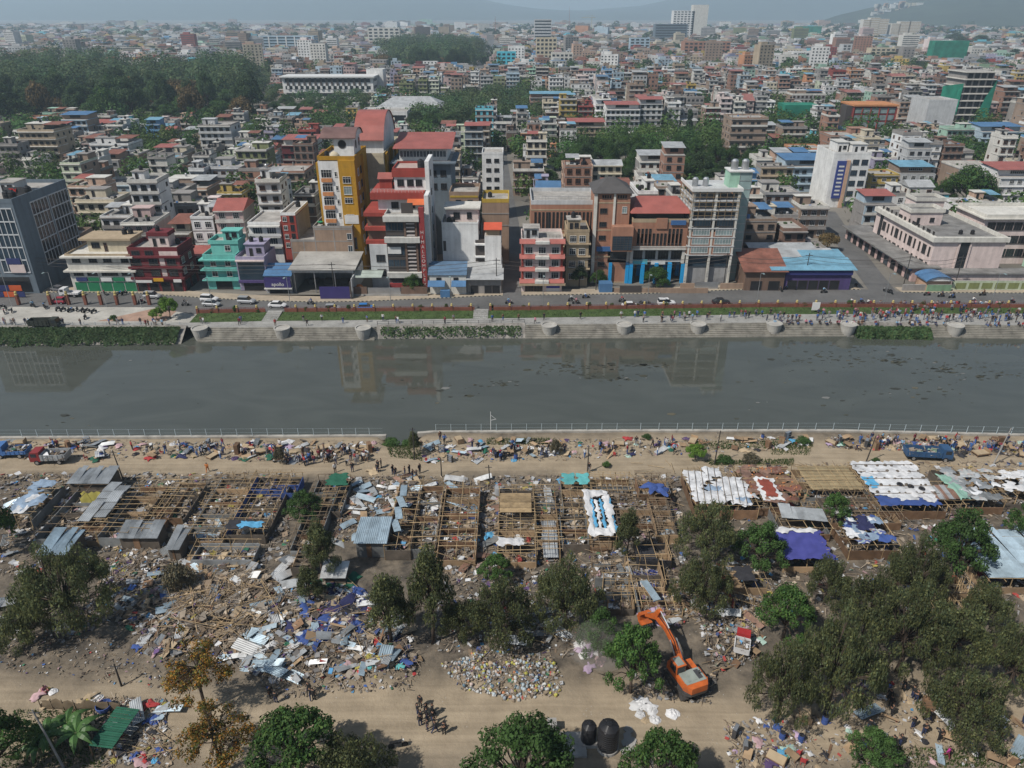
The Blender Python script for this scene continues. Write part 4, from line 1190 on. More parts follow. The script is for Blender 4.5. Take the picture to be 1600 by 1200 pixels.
b.blk('shaft_roof', M_FWHITE, W-2.2, W+3.8, 3.6, 9, H+3.8, H+4.1); b.blk('stair_head', WM['mint'], W-2.0, W+0.5, 4, 8.5, H, H+3.8)
for x in (W-0.6, W+2.0): b.tank(x, 6, H+4.1, 2.1, True)
for x in (1.6, 4.2): b.tank(x, 6, H+0.1, 1.8, True)
b.blk('front_wall', WM['oldbrick'], -1.5, 2.0, -3.2, -2.9, 0, 1.6); b.blk('front_wall', WM['oldbrick'], W*0.75, W+7, -3.2, -2.9, 0, 1.6)
b.blk('gate', M_STEEL, 2.2, W*0.7, -3.1, -3.0, 0.1, 1.9)

# 22 roadside sheds to the right
b = Bld('roadside_shed', 'old roadside shed with a rusty red pitched sheet roof', 174, 1166, 1228, 424)
b.mass(9, WM['brown'], M_ROOFG, 0)
b.shed(-0.8, b.w+0.5, -0.8, 9.6, b.h, b.h+3.0, M_RUSTTIN); 
for u in (0.3, 0.75): b.wing('F', b.w*u, 0.1, 2.8, 2.4, 'o')
b = Bld('roadside_shed', 'wide shop shed with pale blue patched sheet roof and dark blue fascia', 174.5, 1229, 1333, 421)
b.mass(15, WM['purple'], M_ROOFG, 0)
b.shed(-4.0, b.w+0.8, -0.9, 6.0, b.h, b.h+1.2, M_LBLUETIN); b.shed(-3.5, b.w*0.9, 6.0, 11.5, b.h+1.2, b.h+2.0, M_GREYTIN); b.shed(b.w*0.35, b.w+0.2, 5.9, 11, b.h+1.35, b.h+1.9, M_LBLUETIN); b.shed(-6, b.w*0.7, 11.6, 16, b.h+1.6, b.h+2.2, M_GREYTIN)
b.blk('fascia', paint('fascia_navy', (0.035,0.04,0.16)), 0, b.w, -0.5, -0.3, b.h-1.3, b.h-0.3)
for i in range(5): b.wing('F', b.w*(0.12+0.16*i), 0.1, 2.4, 2.3, 'o')
# 24 long low shop row along the side street (runs back)
x0, y0 = G(1421, 440); x1, y1 = G(1319, 372)
ang = math.atan2(y1-y0, x1-x0); Ls = math.hypot(x1-x0, y1-y0)
root = empty('shop_row', (x0, y0, 0), ang, 'long low row of shops with a flat grey roof along the side street', 'building')
MB().box(0, Ls, -6.5, -0.2, 0, 3.6).build('wall', WM['pink'], root)
MB().box(-0.6, Ls+0.3, -7.0, 1.4, 3.6, 3.95).build('roof', M_ROOFG, root)
sh = win_mesh(2.4, 2.4, 'o'); sh2 = win_mesh(2.4, 2.4, 'k')
for i in range(int(Ls/4)):
    mobj('shop_front', sh if i % 3 else sh2, root, (2.2+4*i, -0.19, 0.1), R(180))
    MB().box(0.4+4*i, 3.9+4*i, -0.1, 0.1, 2.7, 3.4).build('sign_board', [paint('sign_blue', (0.05,0.13,0.30)), M_FWHITE, WM['red'], MPUR][i % 4], root)
# 25 pink school blocks
b = Bld('school_block', 'pale pink four storey school block with flat grey roof and dark window strips', 182, 1462, 1573, 376)
W = b.w; H = b.h; D = 33
MB().box(0, W, 0, D, 0, H).build('wall', WM['palepink'], b.root); b.d = D
b.parapet(0, W, 0, D, H, M_ROOFG, 1.0, WM['offwhite'])
b.blk('eaves', WM['offwhite'], -0.9, W+0.5, -0.6, 0.0, H-0.3, H+0.9); b.blk('eaves', WM['offwhite'], -0.9, 0.0, 0.0, D, H-0.3, H+0.9)
b.blk('window_strip', M_GLASS, W*0.36, W*0.50, -0.05, 0.0, 1.0, H-0.4)
MB().box(W*0.34, W*0.36, -0.3, 0.0, 0.5, H-0.3).build('pilaster', WM['palepink'], b.root); MB().box(W*0.50, W*0.52, -0.3, 0.0, 0.5, H-0.3).build('pilaster', WM['palepink'], b.root)
for z in (2.0, 6.0, 10.0):
    for i in range(12):
        b.wing('L', 1.6+2.55*i, z, 0.8 if i % 3 != 1 else 1.8, 2.4, 'd')
b.blk('corner_strip', M_GLASS, -0.06, 0.0, D-4.6, D-2.8, 1, H-0.5)
b.stair_room(0.2, 9, 15, 21, H, 3.4, WM['palepink'], M_ROOFC); b.parapet(0.0, 9.3, 14.8, 21.2, H+3.6, M_ROOFG, 0.9, WM['offwhite'])
b.stair_room(7, 15, 26, 32, H, 4.0, WM['palepink'], M_ROOFC); b.parapet(6.8, 15.2, 25.8, 32.2, H+4.2, M_ROOFG, 0.8, WM['offwhite'])
for x in (9.5, 12.6): b.tank(x, 6, H, 0.9)
b.blk('annex_roof', M_ROOFG, -1, W+12, -4.5, -0.1, 3.0, 3.3); b.blk('annex', WM['palepink'], 0, W+12, -4.0, 0, 0, 3.0)
b = Bld('school_block', 'pale pink rear school wing with rows of dark windows', 196, 1541, 1690, 341)
b.mass(14, WM['palepink'], M_ROOFG, 1.0, WM['offwhite'])
for z in (0.16, 0.45, 0.74): b.grid('F', 10, [b.h*z], 2.2, 2.2, 'd')
b.slabs([b.h-0.2], WM['offwhite'], 0.9, 0.3)
b = Bld('gate_kiosk', 'pink gate kiosk with a bright blue curved sheet roof', 173.5, 1449, 1487, 438)
b.mass(5, WM['peach'], M_ROOFG, 0); barrel(b, -0.5, b.w+0.5, -0.8, 5.5, b.h, 1.2, M_BLUETIN, 8, 'roof')
b = Bld('compound_wall', 'long pale green compound wall with panels beside the gate kiosk', 174, 1490, 1680, 439, 'wall')
b.mass(0.4, WM['palegreen'], M_CONC, 0)
for i in range(9): b.blk('wall_panel', WM['olive'], 0.8+i*3.3, 3.4+i*3.3, -0.05, 0, 0.5, b.h-0.5)
b = Bld('compound_wall', 'old stained concrete wall before the pink school', 173.5, 1412, 1447, 445, 'wall'); b.mass(0.4, WM['concrete'], M_CONC, 0)
b = Bld('painted_wall', 'short wall with a green painted mural by the kiosk', 173, 1450, 1488, 445, 'wall'); b.mass(0.3, WM['green'], M_CONC, 0)
# 27 white sign tower
b = Bld('sign_tower', 'white slim tower with a dark blue vertical banner and glass balconies', 262, 1304, 1362, 241)
b.mass(16, WM['white'], M_ROOFC, 0.7)
W = b.w
b.blk('terracotta_fin', WM['peach'], W*0.36, W*0.46, -0.7, 0, 0, b.h-2); b.blk('banner', paint('banner_blue', (0.04,0.06,0.22)), W*0.12, W*0.36, -0.6, -0.1, b.h*0.18, b.h*0.88)
for i in range(8): b.blk('banner_mark', M_FWHITE, W*0.17, W*0.31, -0.66, -0.6, b.h*(0.24+0.075*i), b.h*(0.27+0.075*i))
for k in range(5):
    for u in (0.62, 0.86): b.wing('F', W*u, b.h-3.6-3.6*k, 2.2, 1.8, 'k')
b.stair_room(W*0.2, W*0.5, 5, 12, b.h, 3.2, WM['white'], M_TRIM); b.stair_room(W*0.55, W*0.95, 3, 9, b.h, 2.8, WM['white'], M_TRIM)
# the city behind
BLOCKED = []        # footprints x0,x1,y0,y1 of what is already built
for o in list(col.objects):
    if o.get('category') == 'building':
        xs, ys = [], []
        for c in o.children:
            if c.type == 'MESH' and c.name.split('.')[0] not in ('window', 'front_fence', 'fence_base', 'gate', 'forecourt_wall', 'front_wall', 'banner', 'billboard'):
                for v in c.bound_box:
                    p = Matrix.Rotation(o.rotation_euler.z, 3, 'Z') @ Vector((v[0]+c.location.x, v[1]+c.location.y, 0))
                    xs.append(p.x+o.location.x); ys.append(p.y+o.location.y)
        if xs: BLOCKED.append((min(xs)-0.5, max(xs)+0.5, min(ys)-0.5, max(ys)+0.8))
def seg_block(pix, hw):
    pts = [G(*p) for p in pix]
    for a, b in zip(pts, pts[1:]):
        n = max(2, int(math.hypot(b[0]-a[0], b[1]-a[1])/4))
        for k in range(n+1):
            x = a[0]+(b[0]-a[0])*k/n; y = a[1]+(b[1]-a[1])*k/n
            BLOCKED.append((x-hw, x+hw, y-3, y+3))
seg_block([(800,452),(803,400),(800,350),(790,290),(784,240)], 2.6)
seg_block([(1385,455),(1352,420),(1316,370),(1290,330)], 4.0)
seg_block([(752,125),(756,98),(762,78),(768,62)], 9.0)
PARKS = [  # wooded or open ground, outlines read at ground level
 [(-60,214),(60,200),(240,201),(330,196),(440,192),(560,184),(585,165),(575,155),(436,155),(425,124),(330,116),(250,128),(120,110),(0,120),(-60,114)],
 [(648,212),(660,170),(760,150),(905,158),(925,180),(860,205),(760,214)],
 [(845,292),(880,240),(970,222),(1100,222),(1185,255),(1180,292),(1075,318),(990,300),(930,318),(870,312)],
 [(600,118),(590,84),(640,72),(760,78),(748,118)],
 [(1452,318),(1460,290),(1560,290),(1568,318)],
]
PARKW = [[G(*p) for p in poly] for poly in PARKS]
def inside(poly, x, y):
    c = False; n = len(poly); j = n-1
    for i in range(n):
        xi, yi = poly[i]; xj, yj = poly[j]
        if (yi > y) != (yj > y) and x < (xj-xi)*(y-yi)/(yj-yi)+xi: c = not c
        j = i
    return c
def in_park(x, y): return any(inside(p, x, y) for p in PARKW)
CELL = {}
def block(r):
    for i in range(int(r[0]//12), int(r[1]//12)+1):
        for j in range(int(r[2]//12), int(r[3]//12)+1):
            CELL.setdefault((i, j), []).append(r)
for r in BLOCKED: block(r)
def free(x0, x1, y0, y1):
    for i in range(int(x0//12), int(x1//12)+1):
        for j in range(int(y0//12), int(y1//12)+1):
            for r in CELL.get((i, j), ()):
                if x0 < r[1] and x1 > r[0] and y0 < r[3] and y1 > r[2]: return False
    return True

M_CLUT = pm('mixed_rubble', (1,1,1), 0.85, 0.15, 1.0, attr=True)
TINS = {'red': M_REDTIN, 'blue': M_BLUETIN, 'paleblue': M_LBLUETIN, 'grey': M_GREYTIN, 'green': M_GREENTIN, 'rust': M_RUSTTIN}
TINC = {'red': (0.30,0.13,0.115), 'blue': (0.11,0.19,0.29), 'paleblue': (0.18,0.35,0.45), 'grey': (0.38,0.39,0.39), 'green': (0.13,0.30,0.22), 'rust': (0.23,0.10,0.07)}
WALLPICK = ['white']*8+['offwhite']*12+['white']*5+['cream']*7+['lightgrey']*6+['grey']*5+['concrete']*7+['brick']*8+['oldbrick']*9+['darkbrick']*4+['peach']*5+['pink']*4+['palepink']*4+['yellow']*2+['tan']*6+['mint']*2+['paleblue']*4+['blue']*1+['green']*1+['olive']*2+['red']*2+['maroon']*1+['lilac']*2+['orange']*2+['palegreen']*2+['cyan']*1+['brown']*3
def house_plan(rg, w, d, fl, wall, roof, detail=2):
    P = []; fh = rg.uniform(2.85, 3.15); H = fl*fh
    side = wall
    if wall not in ('brick','oldbrick','darkbrick','concrete') and rg.random() < 0.45: side = rg.choice(['oldbrick','oldbrick','concrete','grey','offwhite'])
    P.append(('wall', 'box', (0, w, 0, d, 0, H), side))
    if side != wall: P.append(('facade', 'box', (-0.02, w+0.02, -0.06, 0.25, 0, H-0.02), wall))
    slabc = rg.choice([wall, 'offwhite', 'concrete', wall])
    if wall in ('brick','oldbrick','darkbrick'): slabc = 'concrete'
    p = rg.choice([0.12, 0.5, 0.9, 0.6])
    for k in range(1, fl+1):
        P.append(('floor_slab', 'box', (-0.12, w+0.12, -p, d*0.6 if k < fl else d+0.12, k*fh-0.14, k*fh+0.08+(0.05 if k == fl else 0)), slabc))
    n = max(2, int(w/2.6)); ws = w/n
    st = rg.choice('wddbdo')
    ww = min(1.6, ws*0.6); wh = rg.choice([1.3, 1.4, 1.6])
    if detail:
        for k in range(fl):
            for i in range(n):
                if rg.random() < 0.1: continue
                if k == 0 and rg.random() < 0.4: P.append(('door', 'win', ('F', ws*(i+0.5), 0.05, ws*0.8, 2.2, 'o'), None))
                else: P.append(('window', 'win', ('F', ws*(i+0.5), k*fh+0.9, ww, wh, st), None))
            if side == wall or rg.random() < 0.4:
                for i in range(max(1, int(d/4))):
                    for f in 'LR':
                        if rg.random() < 0.65: P.append(('window', 'win', (f, d*(i+0.5)/max(1,int(d/4)), k*fh+0.9, 1.1, 1.2, st), None))
        if p > 0.45 and rg.random() < 0.75:
            for k in range(1, fl):
                if rg.random() < 0.8: P.append(('balcony_front', 'box', (0.05, w-0.05, -p, -p+0.08, k*fh+0.08, k*fh+0.85), rg.choice([wall, 'offwhite', 'concrete'])))
    z = H+0.13
    P.append(('roof', 'quad', (0.02, w-0.02, 0.02, d-0.02, z+0.015), rg.choice(['rc', 'rc', 'rg'])))
    for k in range(rg.randint(3, 8)) if roof in ('flat','bare') else ():
        x, y, s = rg.uniform(.4, w-1), rg.uniform(.3, d-1), rg.uniform(.25, .8)
        P.append(('roof_clutter', 'bit', (x, x+s, y, y+s*rg.uniform(.5,1.3), z, z+s*rg.uniform(.5,1.5)), rg.choice([(.05,.08,.03)]*4+[(.03,.03,.03)]*3+[(.3,.28,.25),(.45,.45,.44),(.1,.2,.4),(.3,.1,.07)])))
    if roof == 'flat' or roof == 'bare':
        pc = rg.choice([wall, 'offwhite', 'concrete', wall, 'brick' if wall in ('brick','oldbrick') else wall]); e = 0.1; ph = rg.uniform(0.5, 1.0)
        for q in ((-e, w+e, -e, 0.12), (-e, w+e, d-0.12, d+e), (-e, 0.12, 0.12, d-0.12), (w-0.12, w+e, 0.12, d-0.12)):
            P.append(('parapet', 'box', (*q, z, z+ph), pc))
        if roof == 'flat' and rg.random() < 0.85:
            sw = w*rg.uniform(0.35, 0.55); sd_ = d*rg.uniform(0.3, 0.5)
            x0 = rg.choice([0.15, w-sw-0.15]); y0 = rg.choice([d-sd_-0.15, d*0.4])
            P.append(('stair_room', 'box', (x0, x0+sw, y0, y0+sd_, z, z+2.4), rg.choice([wall, side])))
            P.append(('stair_roof', 'box', (x0-0.3, x0+sw+0.3, y0-0.3, y0+sd_+0.3, z+2.4, z+2.58), rg.choice(['offwhite', 'concrete', wall])))
            P.append(('door', 'win', ('F', x0+sw*0.35, z+0.05, 0.9, 1.9, 'o', y0), None))
            if rg.random() < 0.6: P.append(('water_tank', 'tank', (x0+sw*0.6, y0+sd_*0.5, z+2.6, 1.0, rg.random() < 0.2), None))
            if rg.random() < 0.4:
                t = rg.choice(['grey', 'blue', 'red', 'paleblue', 'rust'])
                P.append(('canopy', 'tin', (0.2 if x0 > w*0.3 else sw+0.4, w-sw-0.3 if x0 > w*0.3 else w-0.2, d*0.35, d-0.2, z+2.2, z+2.6), t))
        for k in range(rg.randint(0, 3)):
            P.append(('water_tank', 'tank', (rg.uniform(0.8, w-0.8), rg.uniform(0.8, d*0.38), z, rg.uniform(0.85, 1.1), rg.random() < 0.15), None))
        if roof == 'bare':
            for x in (0.1, w*0.5, w-0.4):
                for y in (0.1, d-0.4): P.append(('column', 'box', (x, x+0.3, y, y+0.3, z, z+rg.uniform(1.2, 2.4)), 'concrete'))
    elif roof == 'gable_red' or roof == 'gable_grey':
        P.append(('roof_sheet', 'gable', (w, d, z, rg.uniform(1.2, 2.2)), 'red' if roof == 'gable_red' else 'grey'))
    else:
        t = roof
        P.append(('top_wall', 'box', (0.3, w-0.3, d*0.25, d-0.1, z, z+2.2), rg.choice([wall, side])))
        P.append(('window', 'win', ('F', w*0.5, z+0.7, w*0.4, 1.1, st, d*0.25), None))
        P.append(('roof_sheet', 'tin', (-0.3, w+0.3, d*0.12, d+0.3, z+2.25, z+2.9), t))
    return P, H
def gable_faces(w, d, z, rise):
    o = 0.4; ym = d/2
    return [[(-o,-o,z),(w+o,-o,z),(w+o,ym,z+rise),(-o,ym,z+rise)], [(w+o,d+o,z),(-o,d+o,z),(-o,ym,z+rise),(w+o,ym,z+rise)], [(-o,d+o,z),(-o,-o,z),(-o,ym,z+rise)], [(w+o,-o,z),(w+o,d+o,z),(w+o,ym,z+rise)]]
def tin_faces(x0, x1, y0, y1, z0, z1):
    t = 0.08; P = [(x0,y0,z0),(x1,y0,z0),(x1,y1,z1),(x0,y1,z1)]; T = [(p[0],p[1],p[2]+t) for p in P]
    return [T, P[::-1]] + [[P[i], P[(i+1) % 4], T[(i+1) % 4], T[i]] for i in range(4)]
RM = {'rc': M_ROOFC, 'rg': M_ROOFG}
RMC = {'rc': (0.36,0.34,0.31), 'rg': (0.22,0.215,0.205)}
COLW = {'white': 'white', 'offwhite': 'off white', 'cream': 'cream', 'grey': 'grey', 'lightgrey': 'light grey', 'concrete': 'bare concrete', 'brick': 'red brick', 'darkbrick': 'dark brick', 'oldbrick': 'weathered brick', 'orange': 'orange', 'peach': 'peach', 'pink': 'pink', 'palepink': 'pale pink', 'maroon': 'maroon', 'red': 'red', 'yellow': 'yellow', 'mustard': 'mustard', 'green': 'green', 'olive': 'olive green', 'mint': 'mint green', 'teal': 'teal', 'blue': 'blue', 'paleblue': 'pale blue', 'cyan': 'bright cyan', 'purple': 'purple', 'lilac': 'lilac', 'slate': 'slate', 'brown': 'brown', 'tan': 'tan', 'palegreen': 'pale green'}
NUMW = ['', 'one', 'two', 'three', 'four', 'five', 'six', 'seven', 'eight', 'nine']
ROOFW = {'flat': 'flat terraced', 'bare': 'column stubs on top', 'gable_red': 'red pitched roof', 'gable_grey': 'grey pitched roof', 'red': 'red sheet roof', 'blue': 'blue sheet roof', 'paleblue': 'pale blue sheet roof', 'grey': 'grey sheet roof', 'green': 'green sheet roof', 'rust': 'rusty sheet roof'}
def zone_of(x, y):
    a = 'in front rows' if y < 225 else ('in middle rows' if y < 285 else 'in far rows')
    s = x/(0.9*y+28)
    t = ('near the office block', 'near the yellow tower', 'by the leafy garden', 'near the pink school')[0 if s < -0.36 else 1 if s < -0.05 else 2 if s < 0.32 else 3]
    return a + ' ' + t
def house_object(x, y, w, d, fl, wall, roof, rz, rg, single_windows, label=None):
    P, H = house_plan(rg, w, d, fl, wall, roof)
    root = empty('house', (x, y, 0), rz)
    tag(root, label or '%s %s storey house, %s, %s' % (COLW[wall], NUMW[min(fl,9)], ROOFW[roof], zone_of(x, y)), 'house', 'town houses behind the river front')
    acc = {}
    wmb = MB()
    for part, kind, dta, c in P:
        if kind == 'box':
            if part in ('wall', 'facade', 'stair_room', 'top_wall', 'column'): MB().box(*dta).build(part, WMM[c], root)
            else: acc.setdefault((part, c), MB()).box(*dta)
        elif kind == 'quad':
            x0, x1, y0, y1, z = dta; mb = MB(); mb.face([(x0,y0,z),(x1,y0,z),(x1,y1,z),(x0,y1,z)]); mb.build(part, RM[c], root)
        elif kind == 'bit':
            wmb.box(*dta); wmb.c = (wmb.c or [])+[c]*6
        elif kind == 'tank': mobj(part, STANK if dta[4] else TANK, root, dta[:3], 0, dta[3])
        elif kind == 'tin':
            mb = MB(); [mb.face(f) for f in tin_faces(*dta)]; mb.build(part, TINS[c], root)
        elif kind == 'gable':
            mb = MB(); [mb.face(f) for f in gable_faces(*dta)]; mb.build(part, TINS[c], root)
        elif kind == 'win':
            f, u, z, ww, wh, st = dta[:6]; off = (dta[6] if len(dta) > 6 else 0) - 0.065
            if f == 'F': loc, r = (u, off, z), 0
            elif f == 'R': loc, r = (w+0.004, u, z), R(90)
            else: loc, r = (-0.004, u, z), R(-90)
            mobj(part, win_mesh(ww, wh, st), root, loc, r)
    if wmb.f: wmb.build('roof_clutter', M_CLUT, root)['kind'] = 'stuff'
    for (part, c), mb in acc.items():
        if part == 'floor_slab' or part == 'parapet' or part == 'column' or part == 'balcony_front': mb.build(part, WMM[c], root)
        else: mb.build(part, WMM[c], root)
    return root

class Mass:
    def __init__(s): s.mb = MB(); s.mb.c = []
    def add(s, faces, c, M):
        for f in faces:
            s.mb.face([M @ Vector(p) for p in f]); s.mb.c.append(c)
    def box(s, q, c, M):
        x0, x1, y0, y1, z0, z1 = q
        s.add([[(x0,y0,z1),(x1,y0,z1),(x1,y1,z1),(x0,y1,z1)],[(x0,y0,z0),(x1,y0,z0),(x1,y0,z1),(x0,y0,z1)],[(x1,y0,z0),(x1,y1,z0),(x1,y1,z1),(x1,y0,z1)],[(x0,y1,z0),(x0,y0,z0),(x0,y0,z1),(x0,y1,z1)]], c, M)
    def house(s, x, y, w, d, fl, wall, roof, rz, rg, detail):
        P, H = house_plan(rg, w, d, fl, wall, roof, detail)
        M = Matrix.Translation((x, y, 0)) @ Matrix.Rotation(rz, 4, 'Z')
        j = rg.uniform(0.85, 1.1)
        cc = lambda k: tuple(min(0.8, v*j) for v in mute(WALLC[k]))
        for part, kind, dta, c in P:
            if kind == 'box': s.box(dta, cc(c), M)
            elif kind == 'bit': s.box(dta, c, M)
            elif kind == 'quad':
                x0, x1, y0, y1, z = dta; s.add([[(x0,y0,z),(x1,y0,z),(x1,y1,z),(x0,y1,z)]], RMC[c], M)
            elif kind == 'tank': s.box((dta[0]-0.5, dta[0]+0.5, dta[1]-0.5, dta[1]+0.5, dta[2], dta[2]+1.2), (0.03,0.03,0.03) if not dta[4] else (0.4,0.4,0.4), M)
            elif kind == 'tin': s.add(tin_faces(*dta), TINC[c], M)
            elif kind == 'gable': s.add(gable_faces(*dta), TINC[c], M)
            elif kind == 'win':
                f, u, z, ww, wh, st = dta[:6]; off = (dta[6] if len(dta) > 6 else 0) - 0.08
                if f == 'F': q = [(u-ww/2,off,z),(u+ww/2,off,z),(u+ww/2,off,z+wh),(u-ww/2,off,z+wh)]
                elif f == 'R': q = [(w+0.03,u-ww/2,z),(w+0.03,u+ww/2,z),(w+0.03,u+ww/2,z+wh),(w+0.03,u-ww/2,z+wh)]
                else: q = [(-0.03,u+ww/2,z),(-0.03,u-ww/2,z),(-0.03,u-ww/2,z+wh),(-0.03,u+ww/2,z+wh)]
                s.add([q], (0.035,0.038,0.042), M)
    def build(s, name, label, cat='houses'):
        o = s.mb.build(name, pm('far_house_paint', (1,1,1), 0.9, 0.2, 0.15, attr=True, streak=0.2, dirt=0.2))
        return tag(o, label, cat, None, 'stuff')

# houses that can be picked out in the photograph: columns, roof line row, foot row, walls, roof, floors
PICK = [
 (29,86,212,262,'tan','flat'),(-5,26,222,272,'concrete','flat'),(140,200,226,258,'white','flat'),(93,135,190,225,'paleblue','blue'),(137,182,197,218,'cream','red'),(182,210,188,216,'white','flat'),
 (227,249,199,222,'blue','paleblue'),(250,273,202,222,'tan','gable_red'),(310,360,200,248,'lightgrey','flat'),(367,402,217,250,'offwhite','flat'),(368,416,237,284,'olive','flat'),(466,494,205,246,'red','flat'),
 (232,285,240,276,'cream','flat'),(300,326,240,292,'offwhite','flat'),(329,378,262,302,'lightgrey','flat'),(408,476,274,322,'oldbrick','bare'),(106,158,294,334,'peach','flat'),(158,210,285,316,'paleblue','flat'),
 (250,322,292,324,'peach','flat'),(187,236,331,366,'white','flat'),(120,180,322,362,'cream','flat'),(238,290,305,344,'grey','flat'),(262,318,330,368,'concrete','flat'),(340,378,305,345,'yellow','flat'),(322,360,332,372,'palepink','flat'),
 (695,726,205,262,'palegreen','flat'),(726,754,212,262,'slate','red'),(746,776,220,262,'darkbrick','flat'),(797,826,186,220,'grey','flat'),(842,884,195,224,'oldbrick','flat'),(888,946,196,226,'tan','red'),
 (947,1000,172,216,'white','red'),(1000,1036,160,214,'lightgrey','red'),(892,922,133,158,'white','flat'),(848,878,164,192,'cream','flat'),(828,893,152,182,'brick','paleblue'),
 (880,926,265,312,'peach','flat'),(925,972,258,308,'cream','gable_grey'),(1143,1200,190,252,'oldbrick','bare'),(1197,1224,190,236,'pink','flat'),(1224,1262,196,240,'oldbrick','flat'),(1240,1288,232,268,'orange','flat'),
 (1298,1366,216,254,'brick','flat'),(1180,1240,146,170,'tan','flat'),(1238,1290,150,176,'grey','flat'),(1415,1470,232,268,'peach','flat'),(1470,1522,236,272,'offwhite','flat'),(1370,1412,232,268,'grey','flat'),
 (1192,1246,342,386,'cream','flat'),(1252,1296,320,372,'oldbrick','flat'),(1165,1192,305,350,'peach','flat'),(1196,1250,302,345,'grey','flat'),(1310,1366,310,352,'orange','red'),(1320,1352,322,366,'paleblue','flat'),(1352,1398,322,366,'paleblue','red'),
 (1362,1406,268,312,'yellow','flat'),(1408,1462,272,310,'lightgrey','paleblue'),(1420,1458,298,332,'offwhite','gable_grey'),(1566,1640,272,330,'white','red'),(1230,1310,258,300,'paleblue','blue'),(1190,1240,262,300,'tan','flat'),
 (1480,1530,205,232,'mint','flat'),(1535,1600,208,236,'paleblue','blue'),(1424,1460,216,236,'offwhite','flat'),(1000,1048,250,290,'offwhite','grey'),
 (802,850,262,306,'oldbrick','flat'),(760,800,292,330,'grey','grey'),(596,622,262,310,'offwhite','flat'),(440,494,232,262,'maroon','red'),
 (1500,1560,262,300,'grey','flat'),(1090,1140,312,352,'yellow','flat'),(1160,1195,345,386,'palepink','flat'),
]
rgh = random.Random(5)
MANUAL = []
for (p0, p1, q0, q1, wall, roof) in PICK:
    xm, Y = G((p0+p1)/2, q1)
    x0, H = FP(p0, q0, Y); x1, _ = FP(p1, q0, Y)
    fl = max(1, min(9, round(H/3.0)))
    w = x1-x0
    d = min(14, max(8, w*0.9))
    MANUAL.append((x0, Y, w, d, fl, wall, roof))
MANUAL.sort(key=lambda q: q[1])
n_ind = 0
far = Mass()
for (x0, Y, w, d, fl, wall, roof) in MANUAL:
    if not free(x0+1.2, x0+w-1.2, Y+1.2, Y+d-1.2): 
        d *= 0.6
        if not free(x0+w*0.25, x0+w*0.75, Y+1, Y+d*0.8): continue
    r = (x0, x0+w, Y, Y+d); block(r)
    house_object(x0, Y, w, d, fl, wall, roof, 0, random.Random(int(x0*7+Y)), True)
    n_ind += 1

# landmarks further off ----------------------------------------------------------------------------
def landmark(name, label, p0, p1, q0, q1, wall, d, bands=0, cols=0, roof=None, par=0.8, glass=M_GLASS):
    _, Y = G((p0+p1)/2, q1)
    b = Bld(name, label, Y, p0, p1, q0)
    b.mass(d, WM[wall] if isinstance(wall, str) else wall, roof or M_ROOFC, par)
    fh = b.h/bands if bands else 0
    for k in range(bands):
        if cols:
            for i in range(cols): b.wing('F', b.w*(i+0.5)/cols, fh*(k+0.3), b.w/cols*0.62, fh*0.5, 'd')
        else: b.blk('window_band', glass, b.w*0.03, b.w*0.97, -0.1, 0, fh*(k+0.32), fh*(k+0.8))
        if bands < 9: b.blk('side_glazing', glass, b.w, b.w+0.06, d*0.1, d*0.9, fh*(k+0.35), fh*(k+0.75))
    block((b.X0-2, b.X1+2, Y-2, Y+d+2))
    return b
b = landmark('hotel_wing', 'long white hotel wing with dark timber window bays above the trees', 440, 582, 121, 154, 'white', 22, 3)
b.blk('eaves', M_FWHITE, -1.5, b.w+1.5, -2.2, 24, b.h, b.h+0.9)
for i in range(15): b.blk('window_bay', M_FDARK, b.w*(0.05+0.061*i), b.w*(0.05+0.061*i)+1.8, -0.6, 0, b.h*0.62, b.h*0.96); b.blk('balcony_front', M_FWHITE, b.w*(0.05+0.061*i), b.w*(0.05+0.061*i)+1.8, -1.1, -0.6, b.h*0.46, b.h*0.60)
b = landmark('hotel_wing', 'plain white stair tower at the end of the long hotel wing', 572, 598, 110, 150, 'white', 16)
b = landmark('hotel_hall', 'white hall with tall dark slots and a broad grey pitched roof', 592, 690, 168, 186, 'white', 26, 0)
for i in range(9): b.blk('window_slot', M_GLASS, b.w*(0.30+0.075*i), b.w*(0.30+0.075*i)+2.4, -0.1, 0, b.h*0.1, b.h*0.85)
b.gable(0, b.w, 0, 26, b.h+0.2, 5.5, M_GREYTIN, 1.5, hip=10)
b = landmark('hotel_hall', 'low white flat roofed hall beside the grey roofed one', 563, 636, 176, 196, 'white', 22, 1)
b = landmark('glass_office', 'wide blue glass office block on the skyline', 403, 490, 57, 84, 'paleblue', 30, 6, 0, None, 0.8, M_BGLASS)
for i in range(7): b.blk('pier', M_FWHITE, b.w*(0.02+0.155*i), b.w*(0.02+0.155*i)+2.2, -0.5, 0, 0, b.h)
